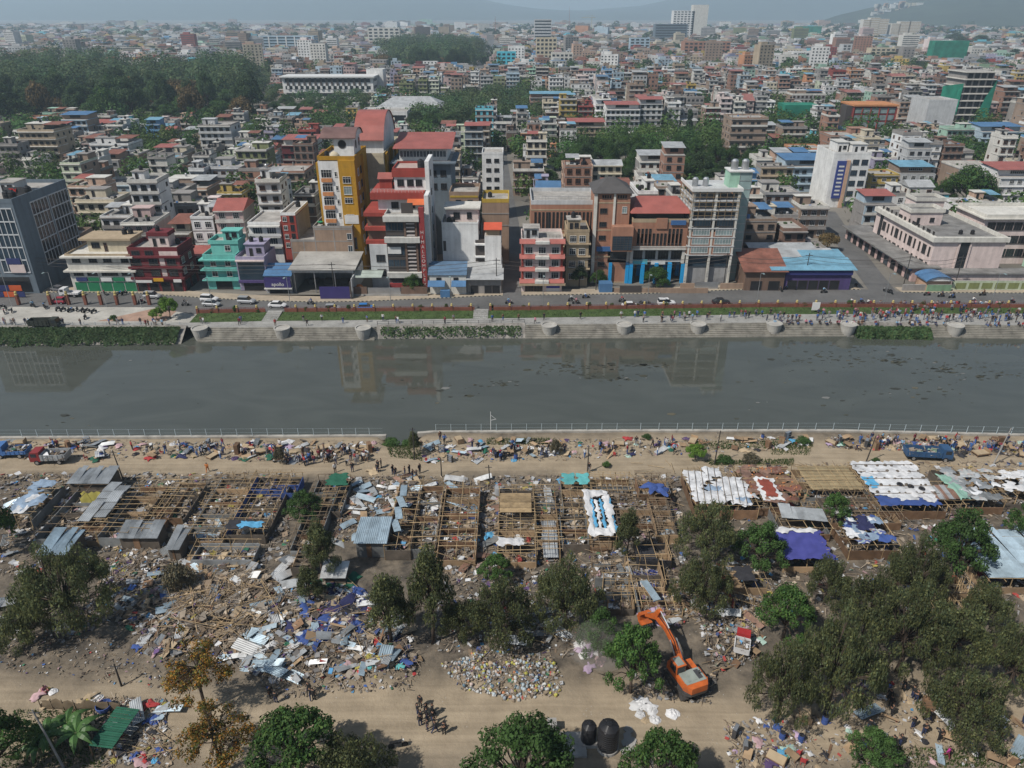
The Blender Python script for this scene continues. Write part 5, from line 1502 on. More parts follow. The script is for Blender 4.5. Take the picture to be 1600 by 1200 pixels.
for a in (('office_tower','tall white and grey hotel tower with a flat crown on the skyline',1053,1086,17,64,'white',26,13,6), ('office_tower','pale slab of the tall skyline hotel with plain end wall',1084,1108,8,64,'offwhite',26,0,0), ('office_tower','dark glass office slab before the skyline hotel',1024,1075,38,70,'slate',24,8,0),
          ('office_tower','grey stepped tower with roof greenery on the skyline',835,862,31,74,'lightgrey',18,9,0), ('brick_offices','terracotta brick office complex with vertical piers',1070,1142,66,92,'brick',26,5,10), ('round_block','broad white curved hotel block among trees',1240,1298,82,106,'white',22,4,9),
          ('apartment_slab','cyan painted block by the avenue',776,806,82,112,'cyan',14,5,4), ('apartment_slab','dark topped cream apartment block beside the avenue',838,870,60,104,'cream',16,7,5), ('apartment_slab','white balconied apartment block east of the avenue',862,895,84,112,'offwhite',16,5,5),
          ('apartment_slab','pale blue glass stair block on the skyline',985,1016,60,88,'paleblue',15,6,4), ('apartment_slab','white stepped hotel on the skyline behind the park',574,624,44,74,'offwhite',18,6,6), ('apartment_slab','white cube block with balconies below the hill',1362,1400,76,98,'cream',16,5,5),
          ('apartment_slab','grey blue block of stepped terraces',1318,1350,70,92,'lightgrey',15,5,5)):
    landmark(*a)
for i, (p0, p1, q0) in enumerate(((1350,1362,35),(1361,1376,32),(1375,1390,34),(1394,1408,41),(1407,1424,38),(1422,1440,38))):
    landmark('apartment_tower', 'cream high rise flats in the cluster below the wooded hill', p0, p1, q0-4, 62, 'offwhite', 20, 12, 0, None, 0.8, WM['tan']).root['group'] = 'cream flats below the hill'
# red framed block
b = landmark('framed_block', 'dark red framed office block with pale glass floors and orange roof edge', 1335, 1402, 166, 212, 'maroon', 18, 0)
for k in range(4):
    b.blk('white_panel', M_LGLASS, b.w*0.04, b.w*0.97, -0.12, 0, b.h*(0.06+0.235*k), b.h*(0.23+0.235*k))
    for i in range(6): b.blk('column', WM['red'], b.w*i/5-0.25, b.w*i/5+0.25, -0.6, 0, b.h*0.235*k, b.h*(0.235*k+0.235))
b.blk('orange_edge', WM['orange'], -0.5, b.w+0.5, -1.0, 18, b.h, b.h+0.9); b.blk('dark_stair', M_FDARK, -3.2, 0, 2, 10, 0, b.h)
# leaning grey construction tower with green nets
b = landmark('construction_tower', 'bare concrete tower under construction with a green safety net', 1512, 1556, 112, 200, 'concrete', 20, 0, 0, None, 0)
nf = 8
for k in range(nf):
    z = b.h*k/nf
    b.blk('floor_slab', WM['offwhite'], -1.2, b.w+1.0, -1.6, 20, z+b.h/nf-0.5, z+b.h/nf)
    for i in range(4): b.blk('opening', M_DARK, b.w*(0.06+0.24*i), b.w*(0.06+0.24*i)+b.w*0.17, -0.1, 0, z+0.3, z+b.h/nf-0.8)
M_NET = pm('green_net', (0.02,0.20,0.13), 0.9, 0.4, 0.15)
net = MB(); net.face([(b.w*0.55,-1.9,0.5),(b.w+1.2,-1.9,0.5),(b.w+1.2,-1.9,b.h*0.86),(b.w*0.8,-1.9,b.h*0.55)]); net.face([(b.w+1.3,-1.9,0.5),(b.w+1.3,20,0.5),(b.w+1.3,20,b.h*0.8),(b.w+1.3,-1.9,b.h*0.86)])
net.build('safety_net', M_NET, b.root)
net = MB(); net.face([(-1.4,20,0.5),(-1.4,-1.8,8),(-1.4,-1.8,b.h*0.8),(-1.4,20,b.h*0.7)]); net.face([(-4,-0.5,b.h*0.3),(-1.4,-1.8,b.h*0.3),(-1.4,-1.8,b.h*0.75),(-3,-0.5,b.h*0.7)]); net.build('safety_net', M_NET, b.root)
landmark('blank_block', 'windowless light grey concrete block beside the construction tower', 1452, 1497, 158, 212, 'lightgrey', 20, 0)
for (p0, p1, q0, q1, lab) in ((1228,1278,168,196,'half built block wrapped in green net with scaffolding'),(1462,1514,66,104,'green netted block under construction near the hill'),(1244,1284,42,60,'green netted building site on the skyline')):
    b = landmark('netted_block', lab, p0, p1, q0, q1, 'concrete', 14, 3)
    net = MB(); net.box(-0.5, b.w+0.5, -0.8, 14.5, b.h*0.35, b.h+1.5); net.build('safety_net', M_NET, b.root)
# thin masts and a crane
for (px, q0, q1, lab) in ((774,25,60,'thin lattice radio mast near the avenue'),(889,10,48,'tall red and white radio mast on the skyline')):
    x, y = G(px, q1); _, z = FP(px, q0, y)
    mb = MB()
    for s_ in ((-1,-1),(1,-1),(0,1)): mb.bar((s_[0]*1.2,s_[1]*1.2,0),(0,0,z),0.45)
    for k in range(8): mb.bar((-1.2*(1-k/8),-1.2*(1-k/8),z*k/8),(1.2*(1-k/8),-1.2*(1-k/8),z*(k+1)/8),0.3)
    tag(mb.build('radio_mast', pm('mast_red', (0.30,0.12,0.10)), None, (x, y, 0)), lab, 'mast')
x, y = G(924, 50); _, z = FP(924, 27, y)
mb = MB(); mb.bar((0,0,0),(0,0,z),1.6); mb.bar((-38,0,z-1),(12,0,z-1),1.3); mb.bar((0,0,z),(0,0,z+7),1.0); mb.bar((0,0,z+7),(-30,0,z),0.4); mb.bar((0,0,z+7),(11,0,z),0.4)
tag(mb.build('tower_crane', pm('crane_yellow', (0.40,0.33,0.16)), None, (x, y, 0)), 'tower crane with a long jib on the skyline', 'crane')

# rows of houses
TPTS = []
rgq = random.Random(31)
while len(TPTS) < 520:
    y = 215*(4.2**rgq.random()); half = 0.72*(0.9*y+28); x = rgq.uniform(-half, half)
    if rgq.random() > (0.95 if x > 40 and y > 330 else 0.45): continue
    r = rgq.uniform(2.6, 5.0)*(1+y/1300)
    if in_park(x, y) or not free(x-r*.6, x+r*.6, y-r*.6, y+r*.6): continue
    block((x-r*.6, x+r*.6, y-r*.6, y+r*.6)); TPTS.append((x, y, r, r*rgq.uniform(1.7,2.5)))
IND_MAX = 296
Y = 184.0
ROOFPICK = ['flat']*27+['bare']*4+['grey']*3+['blue']*1+['red']*2+['gable_red']*1+['paleblue']*1+['rust']*1
rows_i = 0
while Y < 760:
    rows_i += 1
    dep = U(9, 12.5)
    half = 0.71*(0.9*(Y+12)+28)+6
    x = -half + U(-4, 0)
    rot_row = U(-0.05, 0.05)
    while x < half:
        w = U(5.2, 9.4) * (1 if Y < 420 else 1.25)
        d = dep*U(0.85, 1.0)
        y = Y + U(-1.5, 1.5)
        fl = rnd.choice([1,2,2,3,3,3,4,4,5,6]) if Y < 420 else rnd.choice([2,3,3,4,4,5,5,6])
        if x < -20 and 310 < Y < 540: fl = rnd.choice([1,2,2,3])
        pc = PX(x+w/2, Y, 6)[0]
        if any(a < pc < b and c < Y < d_ for a, b, c, d_ in ((405,615,500,720),(1400,1620,188,264),(1430,1600,370,480),(1310,1425,360,450),(930,1050,340,420),(560,700,430,620))): fl = 1 if Y > 480 else rnd.choice([1,1,2])
        if Y < 192: fl = rnd.choice([2,3,3])
        wall = rnd.choice(WALLPICK); roof = rnd.choice(ROOFPICK)
        seed = rnd.randint(0, 10**6)
        if y > 178 and not in_park(x+w/2, y+d/2) and free(x-0.2, x+w+0.2, y-0.3, y+d+0.3) and rnd.random() > 0.05:
            rg = random.Random(seed)
            rz = rot_row+U(-0.03, 0.03)
            vis = abs(PX(x+w/2, y, 6)[0]-800) < 830
            if n_ind < IND_MAX and vis:
                house_object(x, y, w-0.4, d, fl, wall, roof, rz, rg, Y < 330); n_ind += 1
            elif vis or Y < 260:
                far.house(x, y, w-0.4, d, fl, wall, roof, rz, rg, 1 if Y < 620 else 1)
            block((x, x+w, y, y+d))
        x += w + (U(0.2, 1.2) if rnd.random() < 0.75 else U(2.5, 6))
    Y += dep + (U(0.8, 2) if rows_i % 2 else U(3.0, 5.5))
far.build('crowded_houses', 'crowded flat roofed town houses filling the valley behind the nearer rows', 'houses')
# the rest of the valley
far2 = Mass()
Y = 760.0
while Y < 4300:
    step = 17 + (Y-760)*0.014
    half = 0.71*(0.9*Y+60)+20
    x = -half
    while x < half:
        w = step*U(0.55, 1.1)
        if rnd.random() < 0.80 and not in_park(x, Y) and free(x, x+w, Y, Y+step*0.5):
            y = Y+U(-4, 4); d = step*U(0.4, 0.7); h = rnd.choice([6,7,9,9,10,12,12,14,15]) * (1 if rnd.random() > 0.03 else 2.2)
            k = rnd.choice(WALLPICK); j = U(0.8, 1.05); c = tuple(v*j for v in mute(WALLC[k]))
            M = Matrix.Translation((x, y, 0)) @ Matrix.Rotation(U(-0.3, 0.3), 4, 'Z')
            far2.box((0, w, 0, d, 0, h), c, M)
            rc = rnd.choice([(0.34,0.33,0.31)]*6+[(0.24,0.23,0.22)]*3+[(0.38,0.10,0.08),(0.09,0.22,0.42),(0.4,0.4,0.4)])
            far2.add([[(0,0,h+0.05),(w,0,h+0.05),(w,d,h+0.05),(0,d,h+0.05)]], rc, M)
            if rnd.random() < 0.7: far2.box((w*0.15, w*0.6, d*0.3, d*0.8, h, h+2.6), c, M)
            if Y < 2000:
                nf = int(h/3); nc = max(2, int(w/3.5))
                for q in range(nf):
                    if Y < 1200:
                        for i in range(nc):
                            u = w*(i+0.5)/nc; far2.add([[(u-0.8,-0.1,q*3+0.9),(u+0.8,-0.1,q*3+0.9),(u+0.8,-0.1,q*3+2.3),(u-0.8,-0.1,q*3+2.3)]], (0.04,0.042,0.045), M)
                    else: far2.add([[(0.6,-0.1,q*3+1.0),(w-0.6,-0.1,q*3+1.0),(w-0.6,-0.1,q*3+2.2),(0.6,-0.1,q*3+2.2)]], (0.09,0.09,0.09), M)
        x += w + U(0, step*0.35)
    Y += step*0.95
far2.build('distant_houses', 'far off carpet of small houses fading into the haze', 'houses')
# houses on the wooded hill
hh = Mass()
for k in range(46):
    px = U(1352, 1440); py = U(4, 26)
    x, z = FP(px, py, 4300)
    M = Matrix.Translation((x, 4230, z-10))
    c = rnd.choice([WALLC['white'], WALLC['offwhite'], WALLC['cream'], WALLC['peach']])
    w = U(14, 34); hh.box((0, w, 0, 14, 0, U(9, 20)), c, M)
hh.build('hill_houses', 'pale monastery houses scattered over the top of the wooded hill', 'houses')
# trees and plants
def leaf_mat(key, c, trans=0.25, rand=0.18):
    m = bpy.data.materials.new(key); m.use_nodes = True
    N = m.node_tree.nodes; L = m.node_tree.links; bs = N['Principled BSDF']; out = N['Material Output']
    a = N.new('ShaderNodeVertexColor'); a.layer_name = 'Col'
    oi = N.new('ShaderNodeObjectInfo')
    mr = N.new('ShaderNodeMapRange'); mr.inputs['To Min'].default_value = 1-rand; mr.inputs['To Max'].default_value = 1+rand
    L.new(oi.outputs['Random'], mr.inputs['Value'])
    sc_ = N.new('ShaderNodeVectorMath'); sc_.operation = 'SCALE'; L.new(a.outputs['Color'], sc_.inputs[0]); L.new(mr.outputs[0], sc_.inputs['Scale'])
    mu = N.new('ShaderNodeVectorMath'); mu.operation = 'MULTIPLY'; L.new(sc_.outputs[0], mu.inputs[0]); mu.inputs[1].default_value = c
    L.new(mu.outputs[0], bs.inputs['Base Color']); bs.inputs['Roughness'].default_value = 0.65; bs.inputs['Specular IOR Level'].default_value = 0.2
    tr = N.new('ShaderNodeBsdfTranslucent'); L.new(mu.outputs[0], tr.inputs['Color'])
    mx = N.new('ShaderNodeMixShader'); mx.inputs[0].default_value = trans
    L.new(bs.outputs[0], mx.inputs[1]); L.new(tr.outputs[0], mx.inputs[2]); L.new(mx.outputs[0], out.inputs['Surface'])
    return m
M_BARK = pm('bark', (0.075,0.055,0.042), 0.95, 0.4, 2.0)
LEAF = {'willow': leaf_mat('leaf_olive', (0.115,0.135,0.066), 0.45), 'green': leaf_mat('leaf_green', (0.065,0.125,0.034), 0.35), 'bright': leaf_mat('leaf_bright', (0.14,0.25,0.04), 0.35), 'dark': leaf_mat('leaf_dark', (0.052,0.088,0.036), 0.3, 0.4),
        'autumn': leaf_mat('leaf_autumn', (0.30,0.17,0.035), 0.35), 'rusty': leaf_mat('leaf_rusty', (0.13,0.095,0.045)), 'dry': leaf_mat('leaf_dry', (0.11,0.10,0.07))}
def crown_mesh(name, seed, clumps, nleaf, size, mat, droop=0.0, aspect=0.7, cols=None, lo=0.45):
    rg = random.Random(seed); mb = MB(); mb.c = []
    wts = [r[0]*r[1]+r[0]*r[2] for _, r in clumps]
    for k in range(nleaf):
        (c, r) = rg.choices(clumps, wts)[0]
        while True:
            d = Vector((rg.uniform(-1,1), rg.uniform(-1,1), rg.uniform(-1,1)))
            if 0.05 < d.length < 1: break
        d.normalize()
        f = lo + (1-lo)*rg.random()**0.6
        # ragged outline
        f *= 1 + 0.28*noise.noise((d.x*2.2+seed, d.y*2.2+c[0], d.z*2.2+c[2]))
        p = Vector((c[0]+d.x*r[0]*f, c[1]+d.y*r[1]*f, c[2]+d.z*r[2]*f))
        s = size*rg.uniform(0.55, 1.35)
        if droop and rg.random() < droop:
            p.z -= s*rg.uniform(0, 1.5)
            ax = Vector((rg.uniform(-.35,.35), rg.uniform(-.35,.35), -1)).normalized() * s*1.9
            sd_ = ax.cross(Vector((rg.uniform(-1,1), rg.uniform(-1,1), 0.1))).normalized() * s*0.32
        else:
            n = (d + Vector((rg.uniform(-.9,.9), rg.uniform(-.9,.9), rg.uniform(-.3,1.0)))).normalized()
            ax = n.cross(Vector((rg.uniform(-1,1), rg.uniform(-1,1), rg.uniform(-1,1)))).normalized() * s
            sd_ = n.cross(ax).normalized() * s*aspect
        mb.face([p-ax*0.5-sd_*0.2, p-ax*0.1+sd_*0.5, p+ax*0.5+sd_*0.1, p-ax*0.05-sd_*0.5])
        t = rg.uniform(0.6, 1.3)
        # whole sprays of a crown differ a little in tone
        t *= 1 + 0.35*noise.noise((p.x*0.5+seed, p.y*0.5, p.z*0.5))
        q = rg.choice(cols) if cols else (1, 1, 1)
        mb.c.append((t*q[0], t*q[1], t*q[2]))
    return mb.mesh(name, mat)
def trunk_mesh(name, seed, clumps, h0, r0):
    rg = random.Random(seed); mb = MB()
    top = Vector((rg.uniform(-.3,.3), rg.uniform(-.3,.3), h0))
    mid = Vector((rg.uniform(-.25,.25), rg.uniform(-.25,.25), h0*0.5))
    mb.tube([(0,0,-0.3), mid, top], [r0, r0*0.8, r0*0.62], 7)
    for (c, r) in clumps:
        c = Vector(c)
        m = top.lerp(c, 0.5)+Vector((rg.uniform(-.3,.3), rg.uniform(-.3,.3), rg.uniform(-.2,.5)))
        mb.tube([top if rg.random() < 0.6 else mid.lerp(top, rg.uniform(.4,1)), m, c], [r0*0.32, r0*0.2, r0*0.05], 5, cap=False)
        for k in range(2):
            e = c + Vector((rg.uniform(-1,1)*r[0], rg.uniform(-1,1)*r[1], rg.uniform(-.2,.8)*r[2]))*0.7
            mb.tube([m, m.lerp(e, 0.6)+Vector((0,0,0.2)), e], [r0*0.14, r0*0.08, r0*0.03], 4, cap=False)
    return mb.mesh(name, M_BARK, True)
def spread_clumps(seed, n, rad, z0, z1, cr, flat=0.75, lowest=0.72):
    rg = random.Random(seed); out = []
    for k in range(n):
        a = 2*math.pi*(k*0.618+rg.uniform(-.05,.05)); q = math.sqrt((k+0.5)/n)*rad*rg.uniform(0.75,1.05)
        z = z0+(z1-z0)*(1-(q/rad)**1.7*0.75)*rg.uniform(lowest,1.0)
        r = cr*rg.uniform(0.7,1.15)
        out.append(((q*math.cos(a), q*math.sin(a), z), (r, r, r*flat)))
    return out
TREES = {}
def tree_kind(key, seed, n, rad, z0, z1, cr, nleaf, size, mat, droop=0.0, h0=3.0, r0=0.25, flat=0.75, cols=None, aspect=0.75, lo=0.45, lowest=0.72):
    cl = spread_clumps(seed, n, rad, z0, z1, cr, flat, lowest)
    TREES[key] = (crown_mesh('crown', seed, cl, nleaf, size, LEAF[mat], droop, aspect, cols, lo), trunk_mesh('trunk', seed, cl, h0, r0), rad+cr*0.7, z1+cr*flat)
OL = [(1,1,1),(1.15,1.05,0.8),(0.8,0.9,0.9),(1.3,1.2,1.0)]
tree_kind('willow_a', 1, 54, 4.3, 1.6, 9.9, 0.8, 13000, 0.23, 'willow', 0.75, 3.5, 0.26, 1.25, OL, lowest=0.3)
tree_kind('willow_b', 2, 40, 3.5, 1.4, 9.0, 0.74, 10000, 0.23, 'willow', 0.75, 3.0, 0.22, 1.3, OL, lowest=0.3)
tree_kind('willow_c', 3, 62, 5.0, 1.5, 8.9, 0.8, 14000, 0.23, 'willow', 0.7, 3.2, 0.28, 1.15, OL, lowest=0.3)
tree_kind('slim', 4, 32, 1.9, 1.4, 10.4, 0.68, 8000, 0.22, 'willow', 0.7, 4.0, 0.2, 1.25, OL)
tree_kind('bushy_a', 5, 44, 3.5, 1.2, 6.1, 0.7, 8000, 0.22, 'green', 0.1, 2.0, 0.22, 0.8)
tree_kind('bushy_b', 6, 38, 3.6, 1.1, 6.9, 0.72, 8000, 0.23, 'green', 0.15, 2.4, 0.22, 0.85, [(1,1,1),(1.2,1.1,0.9),(0.8,0.95,0.9)])
tree_kind('bright', 7, 22, 2.4, 1.5, 4.6, 0.8, 4500, 0.27, 'bright', 0.0, 1.6, 0.16, 0.85)
tree_kind('autumn', 8, 46, 3.7, 2.0, 11.5, 0.8, 5600, 0.24, 'autumn', 0.1, 6.0, 0.2, 0.9, [(1,1,1),(1.15,0.85,0.6),(0.45,0.8,0.9),(0.28,0.6,0.8),(0.9,1.0,0.9)], lo=0.2, lowest=0.3)
tree_kind('scrub', 9, 8, 1.8, 0.9, 2.0, 1.0, 2600, 0.25, 'dry', 0.3, 0.8, 0.1, 0.8, OL)
tree_kind('shrub', 10, 8, 1.3, 0.5, 1.5, 0.75, 2200, 0.2, 'green', 0.0, 0.5, 0.08, 0.85)
for i in range(3):
    tree_kind('broad_%d' % i, 20+i, 26+3*i, 3.7, 2.2, 7.6, 1.15, 7500, 0.27, 'dark', 0.0, 2.8, 0.26, 0.85, [(1,1,1),(1.25,1.15,0.9),(0.8,0.9,0.9)])
    tree_kind('garden_%d' % i, 30+i, 26+3*i, 3.7, 1.6, 6.6, 1.1, 7500, 0.25, 'green', 0.0, 2.2, 0.24, 0.85, [(1,1,1),(1.2,1.1,0.8),(0.75,0.9,1)])
    tree_kind('tall_%d' % i, 40+i, 30, 2.6, 2.2, 12.6, 1.1, 8000, 0.28, 'dark', 0.0, 6.0, 0.28, 1.1, [(1,1,1),(1.2,1.1,0.9),(0.85,0.95,0.9)])
tree_kind('rusty', 50, 14, 3.2, 3.0, 6.6, 1.7, 3400, 0.5, 'rusty', 0.05, 2.8, 0.25, 0.85, OL)
tree_kind('cypress', 51, 9, 0.6, 1.2, 11.0, 0.9, 2400, 0.45, 'dark', 0.3, 3.0, 0.15, 1.5)
KW = {'willow': 'feathery olive', 'slim': 'slim feathery', 'bushy': 'dense dark green', 'bright': 'bright green', 'autumn': 'orange leaved', 'scrub': 'dry scrubby', 'shrub': 'low green', 'broad': 'dark green', 'garden': 'green leafy', 'tall': 'tall dark', 'rusty': 'russet', 'cypress': 'narrow cypress'}
def plant(key, x, y, rad, h, label=None, group=None, rz=None, z=0.0, name=None):
    cm, tm, R0, H0 = TREES[key]
    root = empty(name or ('bush' if key in ('scrub', 'shrub') else 'tree'), (x, y, z), U(0, 6.28) if rz is None else rz)
    s = (rad/R0, rad/R0, h/H0)
    mobj('crown', cm, root, scale=s); mobj('trunk', tm, root, scale=s)
    kw = KW[key.split('_')[0]]
    tag(root, label or kw + ' tree', 'bush' if key in ('scrub', 'shrub') else 'tree', group)
    return root
CAMP = [ # foot in the photo, height, radius, kind, what tells it apart
 (118,985,11.5,6.6,'willow_c','broad feathery olive tree spreading over the rubbish slope by the dirt road'),(45,1010,6.5,3.4,'willow_b','small drooping olive tree at the foot of the rubbish slope'),(2,862,8.5,3.0,'bushy_b','dark tree beside the blue printed tarpaulin roof'),
 (478,812,4.4,2.9,'bushy_a','low dark green tree between two stripped bamboo frames'),(507,905,8.5,2.3,'slim','slim olive tree beside the heap of sheets'),(488,945,5.5,1.9,'slim','small slim tree over the green netting'),(283,925,4.2,2.2,'scrub','dry brown bush among the bamboo rubble'),
 (612,1005,9.5,2.9,'slim','feathery tree at the edge of the tarpaulin heap'),(676,1004,13.0,2.9,'slim','tallest slim dark tree rising over the rubble heap'),(718,1000,6.5,2.8,'willow_b','drooping olive tree behind the bag dump'),(782,1005,9.0,4.6,'willow_a','wide olive tree over the bag dump'),
 (884,985,10.0,4.8,'willow_c','wide dark olive tree between the bag dump and the bamboo frames'),(775,912,4.2,2.5,'bushy_b','round green tree under the bamboo roofs'),
 (985,1082,9.0,3.4,'bushy_b','dusty green tree beside the orange excavator'),(938,1030,6.6,3.0,'bushy_a','dusty green tree at the torn white sheets'),
 (1100,880,9.5,4.4,'willow_a','tall olive tree before the white tarpaulin roof'),(1182,890,6.8,3.7,'bushy_a','dense green tree beside the tin roof'),(1094,958,8.4,4.1,'willow_c','olive tree above the excavator bucket'),(978,872,7.4,1.8,'slim','slim olive tree beside the torn white roof'),
 (1222,1000,7.5,4.2,'bushy_b','green tree over the red painted shack'),(1288,945,7.5,3.6,'willow_b','olive tree at the deep blue tarpaulin'),(1292,1110,12.5,6.0,'willow_c','big drooping olive tree shading the police line'),(1212,1130,11.0,4.2,'willow_a','drooping olive tree at the bend of the dirt road'),
 (1400,1050,12.0,6.0,'willow_a','big olive tree in the middle of the grove'),(1490,898,9.2,5.0,'bushy_a','dense round green tree by the white tarpaulin roof'),(1418,950,10.0,5.2,'willow_c','olive tree behind the painted tarpaulin roof'),(1482,1035,9.0,5.0,'willow_b','olive tree before the fallen bamboo roof'),
 (1568,1085,9.0,5.2,'willow_c','olive tree at the sandy clearing'),(1492,1150,8.6,5.2,'willow_a','pale olive tree among the standing officers'),(1596,852,7.0,3.6,'bushy_b','green tree by the long tin roof'),(1300,822,5.2,2.8,'bushy_b','small dark tree between the roofs of the camp'),
 (1362,1195,4.0,3.2,'bushy_a','low green bush tree by the discarded boards'),(1345,1000,9.5,4.6,'willow_b','olive tree leaning into the grove'),(1530,985,7.5,3.6,'willow_b','small olive tree beside the bamboo poles'),
 (470,1222,8.5,5.0,'bushy_b','leafy green tree by the dirt road and motorcycle'),(552,1240,7.5,4.0,'willow_b','olive tree beside the parked motorcycle'),(8,1225,8.5,4.2,'bushy_b','green tree over the banana patch'),(322,1112,10.5,3.6,'autumn','orange leaved tree with a bare trunk beside the dirt road'),(352,1205,9.0,3.8,'autumn','orange and green tree over the coloured clothes'),
 (815,1250,9.0,5.6,'bushy_a','wide green tree before the black water tanks'),(1032,1248,7.5,4.2,'bushy_b','green tree below the broken paving'),
]
for (bx, by, h, r, k, lab) in CAMP:
    x, y = G(bx, by); plant(k, x, y, r*(.85 if bx > 1200 else 1), h*1.14, lab, 'trees of the camp')
for (bx, by, h, r, k, lab) in ((1086,718,3.0,1.9,'bright','round green bush on the sandy bank'),(868,712,3.4,1.1,'scrub','thin dry bush on the sandy bank'),(648,712,5.0,1.2,'slim','thin dark young tree by the river inlet'),(438,724,3.2,1.1,'scrub','sparse bush at the sandy track'),
                               (612,690,1.6,1.8,'shrub','green shrub down in the river inlet'),(640,690,1.4,1.5,'shrub','green shrub at the edge of the inlet'),(1130,722,1.2,1.6,'shrub','low shrub along the brush fence'),(1172,720,1.2,1.8,'scrub','dry brush along the fence of sticks'),(1255,692,1.2,1.5,'shrub','weeds by the fallen sheets on the bank'),
                               (948,730,1.2,0.8,'shrub','small green plant at the edge of the track'),(1368,722,1.0,0.7,'shrub','small plant beside the leaning pole'),(1010,685,1.0,0.9,'shrub','small bush behind the pink mattress')):
    x, y = G(bx, by); plant(k, x, y, r, h, lab, None, z=gz(x, y)-0.05)
# banana plants in the small garden
M_BAN = pm('banana_leaf', (0.055,0.12,0.03), 0.5, 0.3, 1.0)
def banana():
    mb = MB(); rg = random.Random(3)
    for k in range(9):
        a = k*0.75+rg.uniform(-.2,.2); L = rg.uniform(1.6,2.4); prev = None
        for i in range(7):
            t = i/6; rr = L*t*0.9; z = 1.6+1.2*t*1.6-2.0*t*t
            w = 0.28*math.sin(math.pi*min(1,t*0.9+0.1))
            c = Vector((rr*math.cos(a), rr*math.sin(a), z)); s_ = Vector((-math.sin(a), math.cos(a), 0))*w
            cur = (c-s_+Vector((0,0,-0.08)), c+Vector((0,0,0.05)), c+s_+Vector((0,0,-0.08)))
            if prev:
                mb.face([prev[0],prev[1],cur[1],cur[0]]); mb.face([prev[1],prev[2],cur[2],cur[1]])
            prev = cur
    return mb.mesh('frond', M_BAN)
ban_me = banana(); stem_me = MB().tube([(0,0,-0.1),(0.03,0,0.9),(0,0.02,1.7)], [0.16,0.13,0.08], 7).mesh('stem', pm('banana_stem', (0.16,0.17,0.08)))
for (px, py, s_) in ((82,1165,1.2),(112,1150,1.1),(128,1170,1.3),(66,1182,1.0)):
    x, y = G(px, py); o = empty('banana_plant', (x, y, gz(x,y)), U(0,6), 'green banana plant in the fenced garden patch', 'plant', 'banana plants in the garden'); mobj('frond', ban_me, o, scale=s_); mobj('stem', stem_me, o, scale=s_)

# far bank greenery
for (bx, by, h, r, k, lab) in ((266,498,6.0,2.6,'bright','bright green round tree on the plaza by the road'),(246,500,3.2,1.9,'bright','smaller bright green tree on the plaza court'),(178,502,1.8,1.0,'shrub','clipped round bush on the plaza court'),
    (645,458,5.5,2.8,'garden_0','green tree in the forecourt of the sign column complex'),(1024,450,6.5,3.6,'garden_1','green tree before the blue pillars'),(905,448,6.0,2.6,'broad_0','dark tree beside the red and cream house'),(935,448,5.0,2.6,'garden_2','green tree at the foot of the brick tower'),(1035,452,4.0,2.2,'garden_0','low tree beside the blue pillared forecourt'),
    (1505,326,17.0,9.5,'garden_1','great round tree behind the pink school'),(1470,322,10.0,5.0,'garden_2','green tree at the edge of the great round tree'),(1291,392,6.0,3.6,'rusty','olive round tree at the end of the shop row'),(1588,470,1,1,'shrub','low bush at the kerb')):
    x, y = G(bx, by)
    if by > 490 or by < 465: plant(k, x, y, r, h, lab)
for i in range(34):
    px = 330+i*37+U(-8,8); x, y = G(px, interp([(300,489),(1200,479),(1600,480)], px))
    if in_gap(x): continue
    plant('shrub', x, y-0.4, U(0.5,0.9), U(1.0,2.2), 'small roadside shrub planted along the brick wall', 'shrubs along the brick wall')
# hanging ivy and bank bushes: past counting
def ivy(xa, xb, n, zlo, zhi, label, name='ivy', out=0.35, size=0.38):
    mb = MB(); mb.c = []; rg = random.Random(int(xa))
    for k in range(n):
        x = rg.uniform(xa, xb); u = rg.random()**0.6
        e, t = interp(E_L, x), interp(T_L, x)
        low = zlo + 0.9*noise.noise((x*0.35, 2.0, 0))
        z = low+(zhi-low)*u
        y = e+(t-e)*(z-WATER_Z)/3.2 - rg.uniform(0.02, out)
        p = Vector((x, y, z)); s = size*rg.uniform(.5,1.3)
        n_ = Vector((rg.uniform(-.6,.6), -1, rg.uniform(-.2,1))).normalized(); ax = n_.cross(Vector((rg.uniform(-1,1),0,rg.uniform(-1,1)))).normalized()*s; sd_ = n_.cross(ax)*0.6
        mb.face([p-ax, p+sd_, p+ax, p-sd_]); q = rg.uniform(.6,1.3)*(1+0.5*noise.noise((x*0.6,z*0.6,5))); mb.c.append((q*rg.uniform(0.8,1.2),q,q*0.9))
    return tag(mb.build(name, LEAF['dark']), label, 'ivy', None, 'stuff')
ivy(-130, GX0-0.5, 9000, -2.0, 0.4, 'dark ivy hanging over the plaza river wall')
ivy(SX[0][1]+1, SX[1][0]-1, 900, -1.9, 0.1, 'tufts of plants growing out of the river wall joints', 'wall_plants', 0.3, 0.3)
ivy(SX[1][1]+0.5, SX[2][0]+1.5, 2600, -3.0, -0.2, 'bushy greenery covering the short river wall', 'wall_bushes', 1.5, 0.42)
# lawn tufts
mb = MB(); mb.c = []
for k in range(7000):
    x = U(GX0, XR); t = rnd.random(); y = interp(GF_L,x)+(interp(GB_L,x)-interp(GF_L,x))*t; z = 0.03+0.22*t
    a = U(0,3.14); s = U(.06,.16); h = U(.08,.25)
    mb.face([(x-s*math.cos(a),y-s*math.sin(a),z),(x+s*math.cos(a),y+s*math.sin(a),z),(x+U(-.05,.05),y,z+h)]); q = U(.6,1.3); mb.c.append((q,q,q))
tag(mb.build('lawn_grass', LEAF['green']), 'grass of the lawn strip below the brick wall', 'grass', None, 'stuff')

